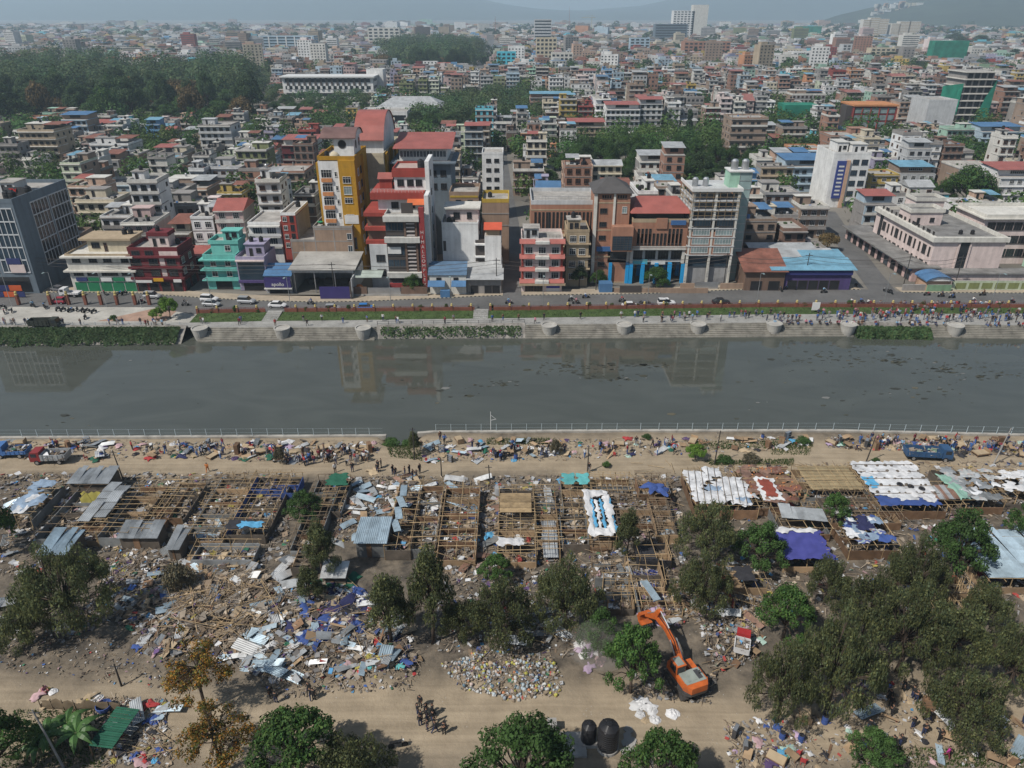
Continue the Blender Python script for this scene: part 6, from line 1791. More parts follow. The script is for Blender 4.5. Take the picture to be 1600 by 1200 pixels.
# gardens and woods of the city
rgt = random.Random(77)
def fill_park(poly, kinds, spacing, r, h, group, label, most, keep=1.0):
    pts = []
    xs = [p[0] for p in poly]; ys = [p[1] for p in poly]
    y = min(ys)
    while y < max(ys):
        x = min(xs)+rgt.uniform(0, spacing)
        while x < max(xs):
            qx, qy = x+rgt.uniform(-.35,.35)*spacing, y+rgt.uniform(-.35,.35)*spacing
            if inside(poly, qx, qy) and abs(PX(qx,qy,8)[0]-800) < 840 and rgt.random() < keep and free(qx-1, qx+1, qy-1, qy+1): pts.append((qx, qy))
            x += spacing
        y += spacing
    pts.sort(key=lambda p: p[1])
    rest = []
    for i, (x, y) in enumerate(pts):
        k = rgt.choice(kinds); rr = rgt.uniform(*r); hh_ = rgt.uniform(*h)
        if group == 'trees of the palace wood' and PX(x, y, 5)[0] > 395:
            rr *= .6; hh_ = rgt.uniform(7, 10)
            k = rgt.choice(['garden_0','garden_1','garden_2','broad_1'])
        if i < most:
            lab = label % KW[k.split('_')[0]]
            plant(k, x, y, rr, hh_, lab, group, rgt.uniform(0, 6.28))
        else: rest.append((x, y, rr, hh_))
    return rest
wood = []
wood += fill_park(PARKW[0], ['broad_0','broad_1','broad_2','tall_0','tall_1','tall_2','broad_0','garden_2','garden_1','rusty'], 17, (7,13), (11,31), 'trees of the palace wood', '%s tree in the big wood beside the long white hotel', 95)
wood += fill_park(PARKW[1], ['broad_0','garden_1','garden_2','broad_2'], 11, (5,8), (8,13), 'trees behind the hotel halls', '%s tree in the grounds behind the white halls', 22)
gwood = fill_park(PARKW[2], ['garden_0','garden_1','garden_2','broad_1','garden_0','tall_0','rusty'], 9.0, (3.6,6.8), (5,15), 'trees of the walled garden', '%s tree in the leafy garden behind the brick buildings', 76)
wood += fill_park(PARKW[3], ['broad_0','broad_1','tall_1','rusty'], 24, (9,15), (16,30), 'trees on the skyline', '%s tree in the avenue park below the skyline', 20)
for (px, py, r, h, k) in ((260,284,5,8,'garden_0'),(222,284,3.5,7,'garden_1'),(84,280,4,7,'garden_2'),(175,262,4,7,'garden_0'),(64,228,6,9,'broad_0'),(10,300,3,5,'garden_2'),(1388,262,5,12,'garden_1'),(1120,262,5,10,'garden_0'),(1020,200,5,11,'cypress'),(1075,215,2,18,'cypress'),(978,212,4,9,'rusty'),
    (1040,208,8,12,'rusty'),(1000,210,6,11,'broad_1'),(650,232,4,6,'garden_0'),(700,295,3,6,'garden_1'),(722,300,3,6,'garden_2'),(1100,150,8,12,'broad_0'),(1060,160,6,12,'tall_1'),(1125,142,7,10,'broad_2'),(1260,130,8,12,'broad_0'),(1300,142,9,14,'broad_1'),(1400,130,10,14,'broad_2'),(1440,118,12,16,'broad_0'),(1450,190,8,12,'rusty'),
    (1220,98,14,16,'broad_1'),(1180,102,12,14,'broad_2'),(1390,100,14,18,'tall_0'),(1500,78,22,26,'tall_1'),(1530,75,20,28,'tall_0'),(1490,70,22,28,'tall_2'),(1580,100,14,22,'tall_1'),(1570,150,9,13,'rusty'),(1330,196,6,9,'garden_0'),(1295,200,6,9,'garden_2'),(930,110,8,10,'broad_0'),(905,112,8,10,'broad_1'),
    (540,112,14,20,'rusty'),(500,110,12,18,'broad_1'),(470,112,12,18,'rusty'),(130,150,10,14,'rusty'),(1095,300,4,7,'garden_1'),(1160,300,4,8,'garden_0'),(1180,312,4,7,'garden_2'),(1205,298,3,6,'garden_1'),(1060,300,4,9,'garden_2'),(560,246,4,8,'garden_0'),(385,282,3,6,'broad_0'),(1545,330,4,9,'garden_2')):
    x, y = G(px, py); plant(k, x, y, r, h, KW[k.split('_')[0]] + ' tree standing among the town roofs', 'trees among the town roofs')
# woods past counting: leafy crowns in one mesh
def leafy(pts, name, label, mat, nl, size):
    mb = MB(); mb.c = []
    for (x, y, r, h) in pts:
        tone = rgt.uniform(.7,1.25); hue = rgt.uniform(.8,1.3)
        for k in range(nl):
            d = Vector((rgt.gauss(0,1), rgt.gauss(0,1), rgt.gauss(0,1))).normalized()*(0.6+0.4*rgt.random())*(1+0.25*rgt.uniform(-1,1))
            p = Vector((x+d.x*r, y+d.y*r, h*0.6+d.z*h*0.42)); s = r*size*rgt.uniform(.6,1.3)
            n_ = (d+Vector((rgt.uniform(-.6,.6),rgt.uniform(-.6,.6),rgt.uniform(0,.8)))).normalized(); ax = n_.cross(Vector((rgt.uniform(-1,1),rgt.uniform(-1,1),rgt.uniform(-1,1)))).normalized()*s; sd_ = n_.cross(ax)*.7
            mb.face([p-ax, p+sd_, p+ax, p-sd_]); q = tone*rgt.uniform(.65,1.25); mb.c.append((q*hue,q,q*.95))
    return tag(mb.build(name, mat), label, 'trees', None, 'stuff')
leafy(gwood, 'garden_wood', 'green treetops filling the walled garden', LEAF['green'], 480, 0.09)
leafy(wood, 'woodland', 'dark woodland of the palace grounds reaching back to the town', LEAF['dark'], 420, 0.10)
pts = []
for k in range(3800):
    y = 330*(10.5**rgt.random()); half = 0.72*(0.9*y+28); x = rgt.uniform(-half, half)
    bias = 0.75 if x > 0 else 0.5
    if noise.noise((x*0.006, y*0.004, 9.0)) < 0.12-0.5*(bias-0.6) and rgt.random() > (0.5 if x > 0 else 0.25): continue
    r = rgt.uniform(2.5, 5.0)*(1+y/1600)
    if y < 760 and not free(x-1.0, x+1.0, y-1.0, y+1.0): continue
    if in_park(x, y): continue
    pts.append((x, y, r, r*rgt.uniform(1.5,2.3)))
leafy(TPTS+[p for p in pts if p[1] < 900], 'town_trees', 'trees dotted between the houses of the valley', LEAF['green'], 220, 0.13)
leafy([p for p in pts if p[1] >= 900], 'far_trees', 'far trees dotted through the hazy town', LEAF['dark'], 36, 0.42)
# the half demolished camp on the near bank
rc = random.Random(202)
u_ = rc.uniform
def tinm(key, c, dirt=0.35): return pm('tin_'+key, c, 0.45, 0.3, 0.6, dirt=dirt, metal=0.15, rand=0.2)
TIN = {'grey': tinm('grey', (0.36,0.38,0.39)), 'blue': tinm('pale_blue', (0.33,0.42,0.48)), 'white': tinm('white', (0.52,0.53,0.53)), 'rust': tinm('rust', (0.25,0.15,0.11), 0.5), 'dull': tinm('dull', (0.22,0.23,0.23), 0.5)}
def clothm(key, c): return pm('cloth_'+key, c, 0.85, 0.25, 0.9, rand=0.15, dirt=0.12)
CLO = {'blue': clothm('blue', (0.045,0.085,0.26)), 'navy': clothm('navy', (0.025,0.028,0.085)), 'white': clothm('white', (0.60,0.60,0.60)), 'sky': clothm('sky', (0.10,0.34,0.55)), 'pink': clothm('pink', (0.45,0.30,0.31)), 'red': clothm('red', (0.42,0.05,0.05)), 'purple': clothm('purple', (0.08,0.05,0.12)),
       'green': clothm('green', (0.018,0.10,0.06)), 'yellow': clothm('yellow', (0.34,0.30,0.07)), 'black': clothm('black', (0.03,0.03,0.035)), 'lilac': clothm('lilac', (0.40,0.30,0.42)), 'teal': clothm('teal', (0.10,0.36,0.36)), 'tan': clothm('tan', (0.40,0.31,0.20)), 'mintw': clothm('mint', (0.40,0.55,0.48))}
M_PLY = pm('plywood', (0.36,0.25,0.15), 0.85, 0.3, 0.9, rand=0.3, dirt=0.2)
M_WOOD = pm('brown_wood', (0.20,0.12,0.07), 0.8, 0.3, 1.0, rand=0.35, dirt=0.2)
M_MUD = pm('mud_wall', (0.12,0.10,0.08), 0.95, 0.35, 0.8, dirt=0.4)
POLE = MB().tube([(-0.5,0,0),(0.5,0,0)], [0.05,0.042], 5).mesh('bamboo_pole', M_BAMBOO)
POLED = MB().tube([(-0.5,0,0),(0.5,0,0)], [0.05,0.042], 5).mesh('bamboo_pole', M_BAMBOOD)
def pole(parent, a, b, dark=False, name='bamboo_pole', th=1.0):
    a = Vector(a); b = Vector(b); d = b-a
    o = mobj(name, POLED if dark else POLE, parent, (a+b)/2)
    o.rotation_mode = 'QUATERNION'; o.rotation_quaternion = d.to_track_quat('X', 'Z'); o.scale = (d.length, th, th)
    return o
def ridged(L, W, n, mat, bend=0.0, seed=0):
    mb = MB(); rg = random.Random(seed); m = 3
    k1 = rg.uniform(-bend, bend); k2 = rg.uniform(-bend, bend)
    for j in range(m+1):
        y = L*(j/m-0.5); zb = k1*(j/m)**2*L + k2*math.sin(3.1*j/m)*L*0.4
        for i in range(2*n+1):
            x = W*(i/(2*n)-0.5); mb.v.append((x, y, zb+(0.035 if i % 2 else -0.02)))
    c = 2*n+1
    for j in range(m):
        for i in range(2*n): a = j*c+i; mb.f.append((a,a+1,a+c+1,a+c)); mb.m.append(0)
    return mb.mesh('metal_sheet', mat)
def drape(L, W, mat, amp=0.12, seed=0, n=9, name='cloth'):
    mb = MB()
    for j in range(n+1):
        for i in range(n+1):
            x = W*(i/n-0.5); y = L*(j/n-0.5)
            r = amp*(noise.noise((x*1.3+seed, y*0.5, seed*3.1))+0.6*noise.noise((x*3.1, y*2.1+seed, 2.2)))
            e = 0.5*(abs(i/n-.5)*2)**3; g = 0.5*(abs(j/n-.5)*2)**3
            mb.v.append((x+(e+0.4*amp)*noise.noise((y*1.7, seed, x)), y+(g+0.4*amp)*noise.noise((x*1.7, y, seed)), r-amp*(e+g)))
    for j in range(n):
        for i in range(n): a = j*(n+1)+i; mb.f.append((a,a+1,a+n+2,a+n+1)); mb.m.append(0)
    return mb.mesh(name, mat, True)
def crumple(seed, mat, r=0.6, flat=0.45, n=10):
    mb = MB()
    for j in range(n+1):
        t = math.pi*0.5*j/n
        for i in range(14):
            a = 2*math.pi*i/14
            q = r*(math.cos(t)*(1+0.35*noise.noise((math.cos(a)*1.6+seed, math.sin(a)*1.6, t)))+0.02)
            mb.v.append((q*math.cos(a), q*math.sin(a), r*flat*math.sin(t)*(1+0.6*noise.noise((math.cos(a)*2+seed, math.sin(a)*2, t*2)))-0.03))
    for j in range(n):
        for i in range(14): a = j*14+i; b = j*14+(i+1) % 14; mb.f.append((a,b,b+14,a+14)); mb.m.append(0)
    return mb.mesh('bundle', mat)
SHEETS = {k: [ridged(2.4, 0.85, 6, m, 0.10, s) for s in (1,2,3)] for k, m in TIN.items()}
CLOTHS = {k: [drape(1.6, 1.3, m, 0.25, s) for s in (1.5,4.2)] for k, m in CLO.items()}
BUNDLES = {k: [crumple(s, m, 0.55) for s in (1.1,5.3)] for k, m in CLO.items()}
WOODC = [(0.31,0.24,0.165),(0.20,0.15,0.105),(0.14,0.11,0.085),(0.38,0.315,0.24),(0.25,0.215,0.175)]
MIXC = WOODC*7+[(0.10,0.08,0.065)]*11+[(0.25,0.245,0.24)]*9+[(0.16,0.15,0.14)]*6+[(0.44,0.45,0.46)]*7+[(0.62,0.62,0.62)]*4+[(0.05,0.07,0.17)]*2+[(0.06,0.13,0.36),(0.10,0.28,0.48),(0.36,0.06,0.05),(0.04,0.16,0.09),(0.36,0.30,0.08),(0.36,0.24,0.25),(0.12,0.07,0.17),(0.03,0.03,0.035)]
def clutter(mb, x0, x1, y0, y1, n, zf, smax=0.5, pal=MIXC, lift=0.1):
    if mb.c is None: mb.c = []
    for k in range(n):
        x, y = u_(x0, x1), u_(y0, y1); z = zf(x, y)
        c = rc.choice(pal); j = u_(.7,1.15); c = (c[0]*j, c[1]*j, c[2]*j)
        a = u_(0, 3.14); s = u_(0.1, smax); t = s*u_(0.25, 1.0)
        ax = Vector((math.cos(a), math.sin(a), u_(-.4,.4)))*s*0.7; ay = Vector((-math.sin(a), math.cos(a), u_(-.4,.4)))*t*0.7; p = Vector((x, y, z+u_(0, lift)+0.03))
        kd = rc.random()
        if kd < .34:
            c = rc.choice(WOODC); ax = ax.normalized()*u_(.3,1.5)*smax; ax.z *= 1.5
            n0 = len(mb.f); mb.obox(p+Vector((0,0,.1)), ax, ay.normalized()*.025, Vector((0,0,.02))); mb.c.extend([c]*(len(mb.f)-n0))
        elif kd < 0.72:
            e = Vector((0,0,u_(-.1,.16)*s*2))
            mb.face([p-ax-ay, p+ax-ay+e, p+ax+ay, p-ax+ay+e]); mb.c.append(c)
        else:
            n0 = len(mb.f); mb.obox(p, ax, ay, Vector((0,0,u_(.02,.14)*s+0.02))); mb.c.extend([c]*(len(mb.f)-n0))
ZR = 2.3
def rect(p0, p1, yf, yb, z=ZR):
    xa, ya = G(p0, yf, z); xb, _ = G(p1, yf, z); _, yb_ = G((p0+p1)/2, yb, z)
    return xa, xb, ya, yb_
n_sh = [0]
def shack(p0, p1, yf, yb, label, dx=0.95, dy=1.25, dark=False, walls='fblr', wallm=None, cover=None, clut=1.0, wh=1.5, skip=0.08, z=ZR, floor=True, junk=MIXC):
    x0, x1, y0, y1 = rect(p0, p1, yf, yb, z)
    W, D = x1-x0, y1-y0
    root = empty('hut_frame', (x0, y0, 0), 0, label, 'hut', 'huts of the camp')
    n_sh[0] += 1; rg = random.Random(n_sh[0]*7)
    j = lambda a: rg.uniform(-a, a)
    nx = max(1, round(W/max(dx*2.2, 2.0))); ny = max(1, round(D/3.2))
    for i in range(nx+1):
        for k in range(ny+1):
            if 0 < i < nx and 0 < k < ny: continue
            pole(root, (W*i/nx+j(.05), D*k/ny+j(.05), -0.2), (W*i/nx+j(.1), D*k/ny+j(.1), z+0.05), dark, 'post', 1.3)
    n = max(2, round(D/dx))
    for k in range(n+1):
        if rg.random() < skip: continue
        y = D*k/n+j(.12); pole(root, (-0.25+j(.35), y, z+0.09+j(.1)), (W+0.25+j(.35), y+j(.3), z+0.09+j(.12) if rg.random() > .1 else .4), dark, th=rg.uniform(.55,1.05))
    n = max(2, round(W/dy))
    for k in range(n+1):
        if rg.random() < skip: continue
        x = W*k/n+j(.1); pole(root, (x, -0.25+j(.3), z+j(.06)), (x+j(.3), D+0.25+j(.4) if rg.random() > .12 else D*.6, z+j(.08)), dark, th=rg.uniform(.6,1.1))
    wm = wallm or [M_MUD, M_PLY, TIN['dull'], M_WOOD]
    t = 0.08
    for ch, q in (('f',(0,W,-t,0)),('b',(0,W,D,D+t)),('l',(-t,0,0,D)),('r',(W,W+t,0,D))):
        if ch in walls:
            if rg.random() < .2: continue
            MB().box(*q, 0, wh*rg.uniform(.6,1.05)).build('wall_panel', rg.choice(wm), root)
    for k in range(int(D/3.5)):
        y = D*(k+1)/(int(D/3.5)+1); MB().box(0.1, W-0.1, y, y+t, 0, wh*rg.uniform(.6,1)).build('partition', rg.choice(wm), root)
    if floor:
        mb = MB(); mb.c = []
        clutter(mb, 0.3, W-0.3, 0.3, D-0.3, int(W*D*3.4*clut), lambda a, b: 0.05, 0.75, junk, 0.5)
        if mb.f:
            o = mb.build('belongings', M_CLUT, root); o['kind'] = 'stuff'
    return root, W, D
def sheet_on(root, x, y, z, key, rz, L=1.0, W=1.0, tilt=(0,0), name='metal_sheet'):
    o = mobj(name, rc.choice(SHEETS[key]), root, (x, y, z)); o.rotation_euler = (tilt[0], tilt[1], rz); o.scale = (W, L, 1); return o
def cover(root, x0, x1, y0, y1, z, mat, amp=0.08, name='tarpaulin', seed=1, n=16, sag=0.0):
    me = drape(y1-y0, x1-x0, mat, amp, seed, n, name)
    return mobj(name, me, root, ((x0+x1)/2, (y0+y1)/2, z))

def patches(root, W, D, z, mats, n, s=(1.2,3.2), amp=0.14):
    for k in range(n):
        a, b_ = u_(*s), u_(*s)*.8; a = min(a, W); b_ = min(b_, D)
        me = drape(b_, a, rc.choice(mats), amp, k+u_(0,9), 9, 'cover_piece')
        mobj('cover_piece', me, root, (u_(a/2-.3, W-a/2+.3), u_(b_/2-.3, D-b_/2+.3), z+.02*(k % 9)), u_(-.12,.12))
M_DWHITE = pm('dirty_white_sheet', (0.60,0.61,0.62), .7, .3, .7, dirt=.35); M_DBLUE = pm('faded_blue_sheet', (0.24,0.32,0.42), .7, .35, .8, dirt=.3)
# --- stripped bamboo roofs, from the river camp's west end to its east end
sh = shack(0, 46, 806, 752, 'hut with a blue and white printed tarpaulin slipping off its roof')
def printed(key, base, marks, scale=1.1):
    m = bpy.data.materials.new(key); m.use_nodes = True; N = m.node_tree.nodes; L = m.node_tree.links
    tc = N.new('ShaderNodeTexCoord'); v = N.new('ShaderNodeTexVoronoi'); v.inputs['Scale'].default_value = scale; v.distance = 'CHEBYCHEV'; L.new(tc.outputs['Object'], v.inputs['Vector'])
    r = N.new('ShaderNodeValToRGB'); r.color_ramp.interpolation = 'CONSTANT'
    cols = [base]+marks
    r.color_ramp.elements[0].color = (*base, 1); r.color_ramp.elements[1].position = 0.45; r.color_ramp.elements[1].color = (*marks[0], 1)
    for i, c in enumerate(marks[1:]): e = r.color_ramp.elements.new(0.45+0.5*(i+1)/len(marks)); e.color = (*c, 1)
    sp = N.new('ShaderNodeSeparateColor'); L.new(v.outputs['Color'], sp.inputs[0]); L.new(sp.outputs[0], r.inputs[0])
    L.new(r.outputs[0], N['Principled BSDF'].inputs['Base Color']); N['Principled BSDF'].inputs['Roughness'].default_value = 0.6
    return m
M_PRINT2 = printed('print_mixed', (0.09,0.11,0.26), [(0.42,0.43,0.43),(0.28,0.16,0.12),(0.26,0.34,0.36),(0.45,0.44,0.42)], 3.5)
M_PRINT3 = printed('print_grey', (0.36,0.37,0.36), [(0.38,0.32,0.30),(0.30,0.33,0.34),(0.42,0.42,0.41)], 2.5)
patches(sh[0], sh[1], sh[2], ZR+.25, [M_DBLUE, M_DBLUE, M_DWHITE], 11)
sh = shack(52, 106, 832, 757, 'dark roofless hut with a yellow cloth hung inside', 1.9, 2.6, True, wallm=[M_MUD, TIN['dull']])
mobj('hung_cloth', drape(1.8, 3.0, CLO['yellow'], 0.15, 3), sh[0], (sh[1]*0.6, sh[2]*0.8, 1.4)).rotation_euler = (R(70), 0, 0)
sh = shack(108, 148, 832, 756, 'long hut with leftover grey metal sheets on bamboo rafters')
for i in range(9): sheet_on(sh[0], sh[1]*(0.25+0.5*(i % 2)), sh[2]*(0.30+0.075*i), ZR+0.22+0.02*i, 'grey', u_(-.08,.08), 1.0, 1.9)
shack(150, 200, 832, 750, 'bamboo roof frame with torn pale cloth under its rafters', 1.0, 1.2)
shack(204, 240, 826, 750, 'narrow bamboo roof frame over mud partitions')
shack(240, 282, 800, 745, 'open bamboo roof frame with a red striped curtain inside')
sh = shack(284, 345, 833, 737, 'largest close set bamboo roof grid by the dirt track', 0.75, 0.95)
sh = shack(350, 412, 828, 735, 'bamboo roof grid with a blue tarpaulin wall and black sheet', 0.85, 1.0, wallm=[M_MUD, CLO['blue']])
cover(sh[0], 0.2, sh[1]*0.7, 0.0, 1.9, ZR+0.25, CLO['black'], 0.1); cover(sh[0], sh[1]*0.35, sh[1]*0.95, 0.3, 1.6, ZR+0.32, CLO['sky'], 0.15)
sh = shack(296, 392, 868, 842, 'low front hut with bare rafters and grey cloth walls', 1.6, 1.6, walls='fblr', wallm=[TIN['dull'], TIN['grey']], z=1.9)
shack(420, 462, 760, 738, 'short bamboo roof frame beside a blue cloth wall', 0.8, 1.2, wallm=[CLO['blue'], M_MUD])
shack(452, 492, 850, 742, 'long narrow bamboo grid running down to the rubbish heap', 0.8, 1.1, True)
shack(455, 486, 885, 852, 'collapsed end of a narrow bamboo roof', 0.7, 1.0, True, z=1.6)
sh = shack(498, 530, 790, 742, 'bamboo roof with a strip of green netting', 0.8, 1.0)
cover(sh[0], 0, sh[1], sh[2]*0.6, sh[2], ZR+0.25, CLO['green'], 0.06)
sh = shack(600, 640, 852, 745, 'tall narrow bamboo frame beside the pale blue tin roof', 1.3, 1.8)
for i in range(4): sheet_on(sh[0], sh[1]*0.3, sh[2]*(0.25+0.17*i), ZR+0.3, 'blue', 0.25+u_(-.2,.2), 1.2, 1.1)
shack(640, 678, 850, 752, 'open timber frame with scattered bricks inside', 1.4, 1.8)
sh = shack(682, 742, 862, 752, 'bamboo roof frame with brown board partitions and a green basin', 1.05, 1.3, wallm=[M_PLY, M_WOOD])
sh = shack(778, 838, 866, 757, 'bamboo lath roof still half covered with planks', 0.6, 0.95, wallm=[M_PLY, M_MUD])
for i in range(18): MB().box(0.1, sh[1]*0.92, sh[2]*0.55+0.24*i, sh[2]*0.55+0.24*i+0.2, ZR+0.2, ZR+0.24).build('plank', M_BAMBOO, sh[0])
cover(sh[0], 0.1, sh[1]*0.7, 1.6, 3.0, ZR+0.3, CLO['white'], 0.2)
sh = shack(840, 876, 858, 757, 'stripped hut with grey metal sheets along its floor', 0.75, 1.4)
for i in range(4): sheet_on(sh[0], sh[1]*0.6, sh[2]*(0.1+0.12*i), 0.9, 'grey', u_(-.2,.2), 1.1, 2.2)
sh = shack(880, 922, 842, 795, 'wide meshed bamboo roof over red brick rubble', 1.2, 1.4)
sh = shack(882, 928, 792, 742, 'bamboo roof frame with teal net panels at the track', 0.8, 1.1)
cover(sh[0], 0.1, sh[1]*0.45, sh[2]*0.65, sh[2], ZR+0.24, CLO['teal'], 0.05); cover(sh[0], sh[1]*0.55, sh[1]*0.95, sh[2]*0.65, sh[2], ZR+0.24, CLO['teal'], 0.05)
sh = shack(922, 964, 838, 768, 'hut with a torn white tarpaulin frame hanging from its roof', 1.1, 1.4)
W, D = sh[1], sh[2]
for (a, b_, c, d) in ((0,0.8,0,D),(W-0.9,W,0.2,D),(0.3,W-0.3,0,1.6),(0.2,W-0.2,D-1.4,D+0.2)): cover(sh[0], a, b_, c, d, ZR+0.3, CLO['white'], 0.2, 'tarpaulin_strip', c+1)
for i in range(5): cover(sh[0], 0.7+i*0.62, 1.1+i*0.62, 0.9, D*0.8, ZR+0.22, CLO['white'] if i % 2 else CLO['sky'], 0.1, 'tarpaulin_strip', i)
shack(925, 990, 765, 738, 'low bamboo roof lattice beside the dirt track', 0.55, 0.7)
shack(968, 1040, 832, 768, 'leaning brown bamboo lattice roof', 0.55, 0.75, True)
sh = shack(1000, 1050, 762, 740, 'grey bamboo lattice with a blue tarpaulin heaped on it', 0.5, 0.8, True)
for i in range(3): mobj('tarpaulin', CLOTHS['blue'][0], sh[0], (u_(0.5,3), u_(-1.5,0.6), ZR+0.5), u_(0,3), 1.4)
shack(1030, 1062, 828, 770, 'dense old bamboo lattice under the olive tree', 0.5, 0.8, True)
sh = shack(1000, 1050, 868, 838, 'open hut with a black sheet lining and a pale beam front', 2.0, 2.4, wallm=[CLO['black'], M_PLY]); cover(sh[0], 0.2, sh[1]*0.6, 0.5, sh[2]*0.9, 1.2, CLO['black'], 0.1)
sh = shack(985, 1040, 908, 870, 'hut strewn with dark blue plastic bags and cloth', 1.6, 2.0, junk=[(0.04,0.05,0.16),(0.05,0.06,0.2),(0.5,0.5,0.52),(0.08,0.09,0.1),(0.3,0.3,0.34)], clut=1.8)
shack(950, 992, 938, 897, 'small bamboo roof grid above the excavator arm', 0.6, 0.8)
sh = shack(1002, 1068, 948, 908, 'tilted bamboo roof grid under the excavator bucket', 0.8, 0.9); sheet_on(sh[0], sh[1]*0.3, sh[2]*0.6, ZR+0.25, 'blue', 0.3, 1.5, 1.1)
shack(930, 962, 895, 842, 'dark gutted hut beside the slim olive tree', 1.0, 1.4, True)
sh = shack(1088, 1186, 790, 733, 'long hut roofed in patched white tarpaulin tied with bamboo strips', 1.2, 1.4)
patches(sh[0], sh[1], sh[2], ZR+.2, [M_DWHITE]*5+[M_DBLUE], 34)
for i in range(9): pole(sh[0], (sh[1]*(i+0.5)/9-1.2, 0, ZR+0.42), (sh[1]*(i+0.5)/9+0.2, sh[2], ZR+0.42), True, 'tie_pole', 0.8)
sh = shack(1176, 1262, 785, 728, 'hut with rusty red roof sheets weighed down with bricks', 1.2, 1.4)
patches(sh[0], sh[1], sh[2], ZR+.15, [pm('rusty_cover', (0.19,0.085,0.06), 0.85, 0.4, 0.7, dirt=0.4), TIN['rust'], M_WOOD], 40, (.9,2.4))
for i in range(40): MB().rbox(u_(0.2,sh[1]-0.2), u_(0.2,sh[2]-0.2), ZR+0.28, ZR+0.42, 0.24, 0.13, u_(0,3)).build('brick', WM['orange'], sh[0])
cover(sh[0], sh[1]*0.22, sh[1]*0.58, 0.1, sh[2]*0.62, ZR+0.36, CLO['white'], 0.08); cover(sh[0], sh[1]*0.28, sh[1]*0.50, 0.8, sh[2]*0.55, ZR+0.46, pm('red_cover', (0.25,0.06,0.04), 0.8, 0.3, 0.8), 0.05)
sh = shack(1262, 1384, 765, 726, 'wide pale bamboo mat roof with bare purlins', 0.8, 0.75)
cover(sh[0], sh[1]*0.05, sh[1]*0.75, 0.4, sh[2], ZR-0.15, pm('bamboo_mat', (0.30,0.24,0.14), 0.9, 0.3, 0.8, dirt=0.3), 0.05)
sh = shack(1302, 1412, 806, 768, 'dark sooty bamboo roof lattice behind the small tree', 0.6, 0.8, True); cover(sh[0], 0.5, 2.6, 0.2, 1.6, ZR+0.4, CLO['white'], 0.35)
sh = shack(1376, 1482, 790, 723, 'big hut roofed in bright white tarpaulin dotted with tyres and stones', 1.2, 1.4)
cover(sh[0], 0, sh[1], sh[2]*0.2, sh[2], ZR+0.3, M_DWHITE, 0.12, n=22); patches(sh[0], sh[1], sh[2], ZR+.3, [M_DWHITE, CLO['white']], 14); cover(sh[0], 0, sh[1]*0.9, -0.2, sh[2]*0.2, ZR+0.24, CLO['blue'], 0.1); cover(sh[0], 0.1, 1.5, sh[2]*0.35, sh[2]*0.6, ZR+0.37, CLO['sky'], 0.05)
ST = MB().lathe([(0.12,-0.02),(0.16,0.06),(0.08,0.14)], 7).mesh('stone', M_MUD)
for i in range(7):
    for k in range(5): mobj('stone', ST, sh[0], (sh[1]*(i+0.5)/7+u_(-.4,.4), sh[2]*(0.25+0.16*k)+u_(-.2,.2), ZR+0.32), 0, u_(.8,1.8))
TYRE = MB().lathe([(0.20,0),(0.34,0.0),(0.36,0.08),(0.34,0.16),(0.20,0.16),(0.17,0.08),(0.20,0.0)], 14).mesh('tyre', CLO['black'])
for i in range(3): mobj('tyre', TYRE, sh[0], (sh[1]*(0.5+0.14*i), sh[2]*(0.42-0.05*i), ZR+0.34), 0, 1.2)
for k in range(5): pole(sh[0], (0.1, sh[2]*(0.22+0.17*k), ZR+0.40), (sh[1]-0.1, sh[2]*(0.22+0.17*k), ZR+0.40), True, 'tie_pole', 0.8)
sh = shack(1330, 1408, 852, 806, 'hut covered with an old printed banner sheet', 1.1, 1.4); patches(sh[0], sh[1], sh[2], ZR+.2, [CLO['navy'], M_DWHITE, M_PRINT2, M_PRINT2, M_DBLUE, CLO['blue']], 22, (1,2.4))
sh = shack(1228, 1300, 872, 830, 'hut under a sagging deep blue tarpaulin with a white rolled edge', 1.2, 1.4)
cover(sh[0], -0.3, sh[1]+0.3, -0.4, sh[2], ZR+0.25, clothm('ultramarine', (0.06,0.065,0.26)), 0.12); cover(sh[0], 0, sh[1], sh[2]-0.5, sh[2]+0.3, ZR+0.42, CLO['white'], 0.25)
sh = shack(1224, 1300, 824, 786, 'hut with overlapping grey metal sheets on a bamboo mat roof', 1.0, 1.0)
for i in range(8): sheet_on(sh[0], sh[1]*(0.15+0.11*i), sh[2]*0.6-0.14*i, ZR+0.25+0.02*i, 'grey', -0.12, 1.25, 1.0)
sh = shack(1505, 1572, 782, 728, 'hut with a faded grey patchwork sheet roof by the long pole', 1.2, 1.4); patches(sh[0], sh[1], sh[2], ZR+.2, [M_PRINT3, M_DWHITE, TIN['grey'], TIN['dull']], 24, (1,2.6)); cover(sh[0], -0.6, 1.2, 0, sh[2]*0.7, ZR+0.35, clothm('banner_mint', (0.25,0.42,0.34)), 0.2)
sh = shack(1560, 1650, 775, 734, 'hut with scattered white plastic over its roof', 1.2, 1.4); patches(sh[0], sh[1], sh[2], ZR+.2, [CLO['white'], M_DWHITE, M_PRINT3], 26, (.7,2))
sh = shack(1468, 1510, 790, 752, 'small hut with rusty and grey sheets beside the white roof', 1.1, 1.2)
for i in range(5): sheet_on(sh[0], sh[1]*(0.15+0.18*i), sh[2]*0.5, ZR+0.22+0.02*i, ('rust','grey')[i % 2], -0.1, 1.5, 1.0)
sh = shack(1532, 1580, 880, 846, 'bamboo roof lattice on a maroon painted cabin', 0.6, 0.8, wallm=[pm('maroon_cabin', (0.16,0.03,0.03), 0.7, 0.2)])
sh = shack(1545, 1700, 905, 828, 'long lean-to with a clean pale metal sheet roof', 1.5, 2.0)
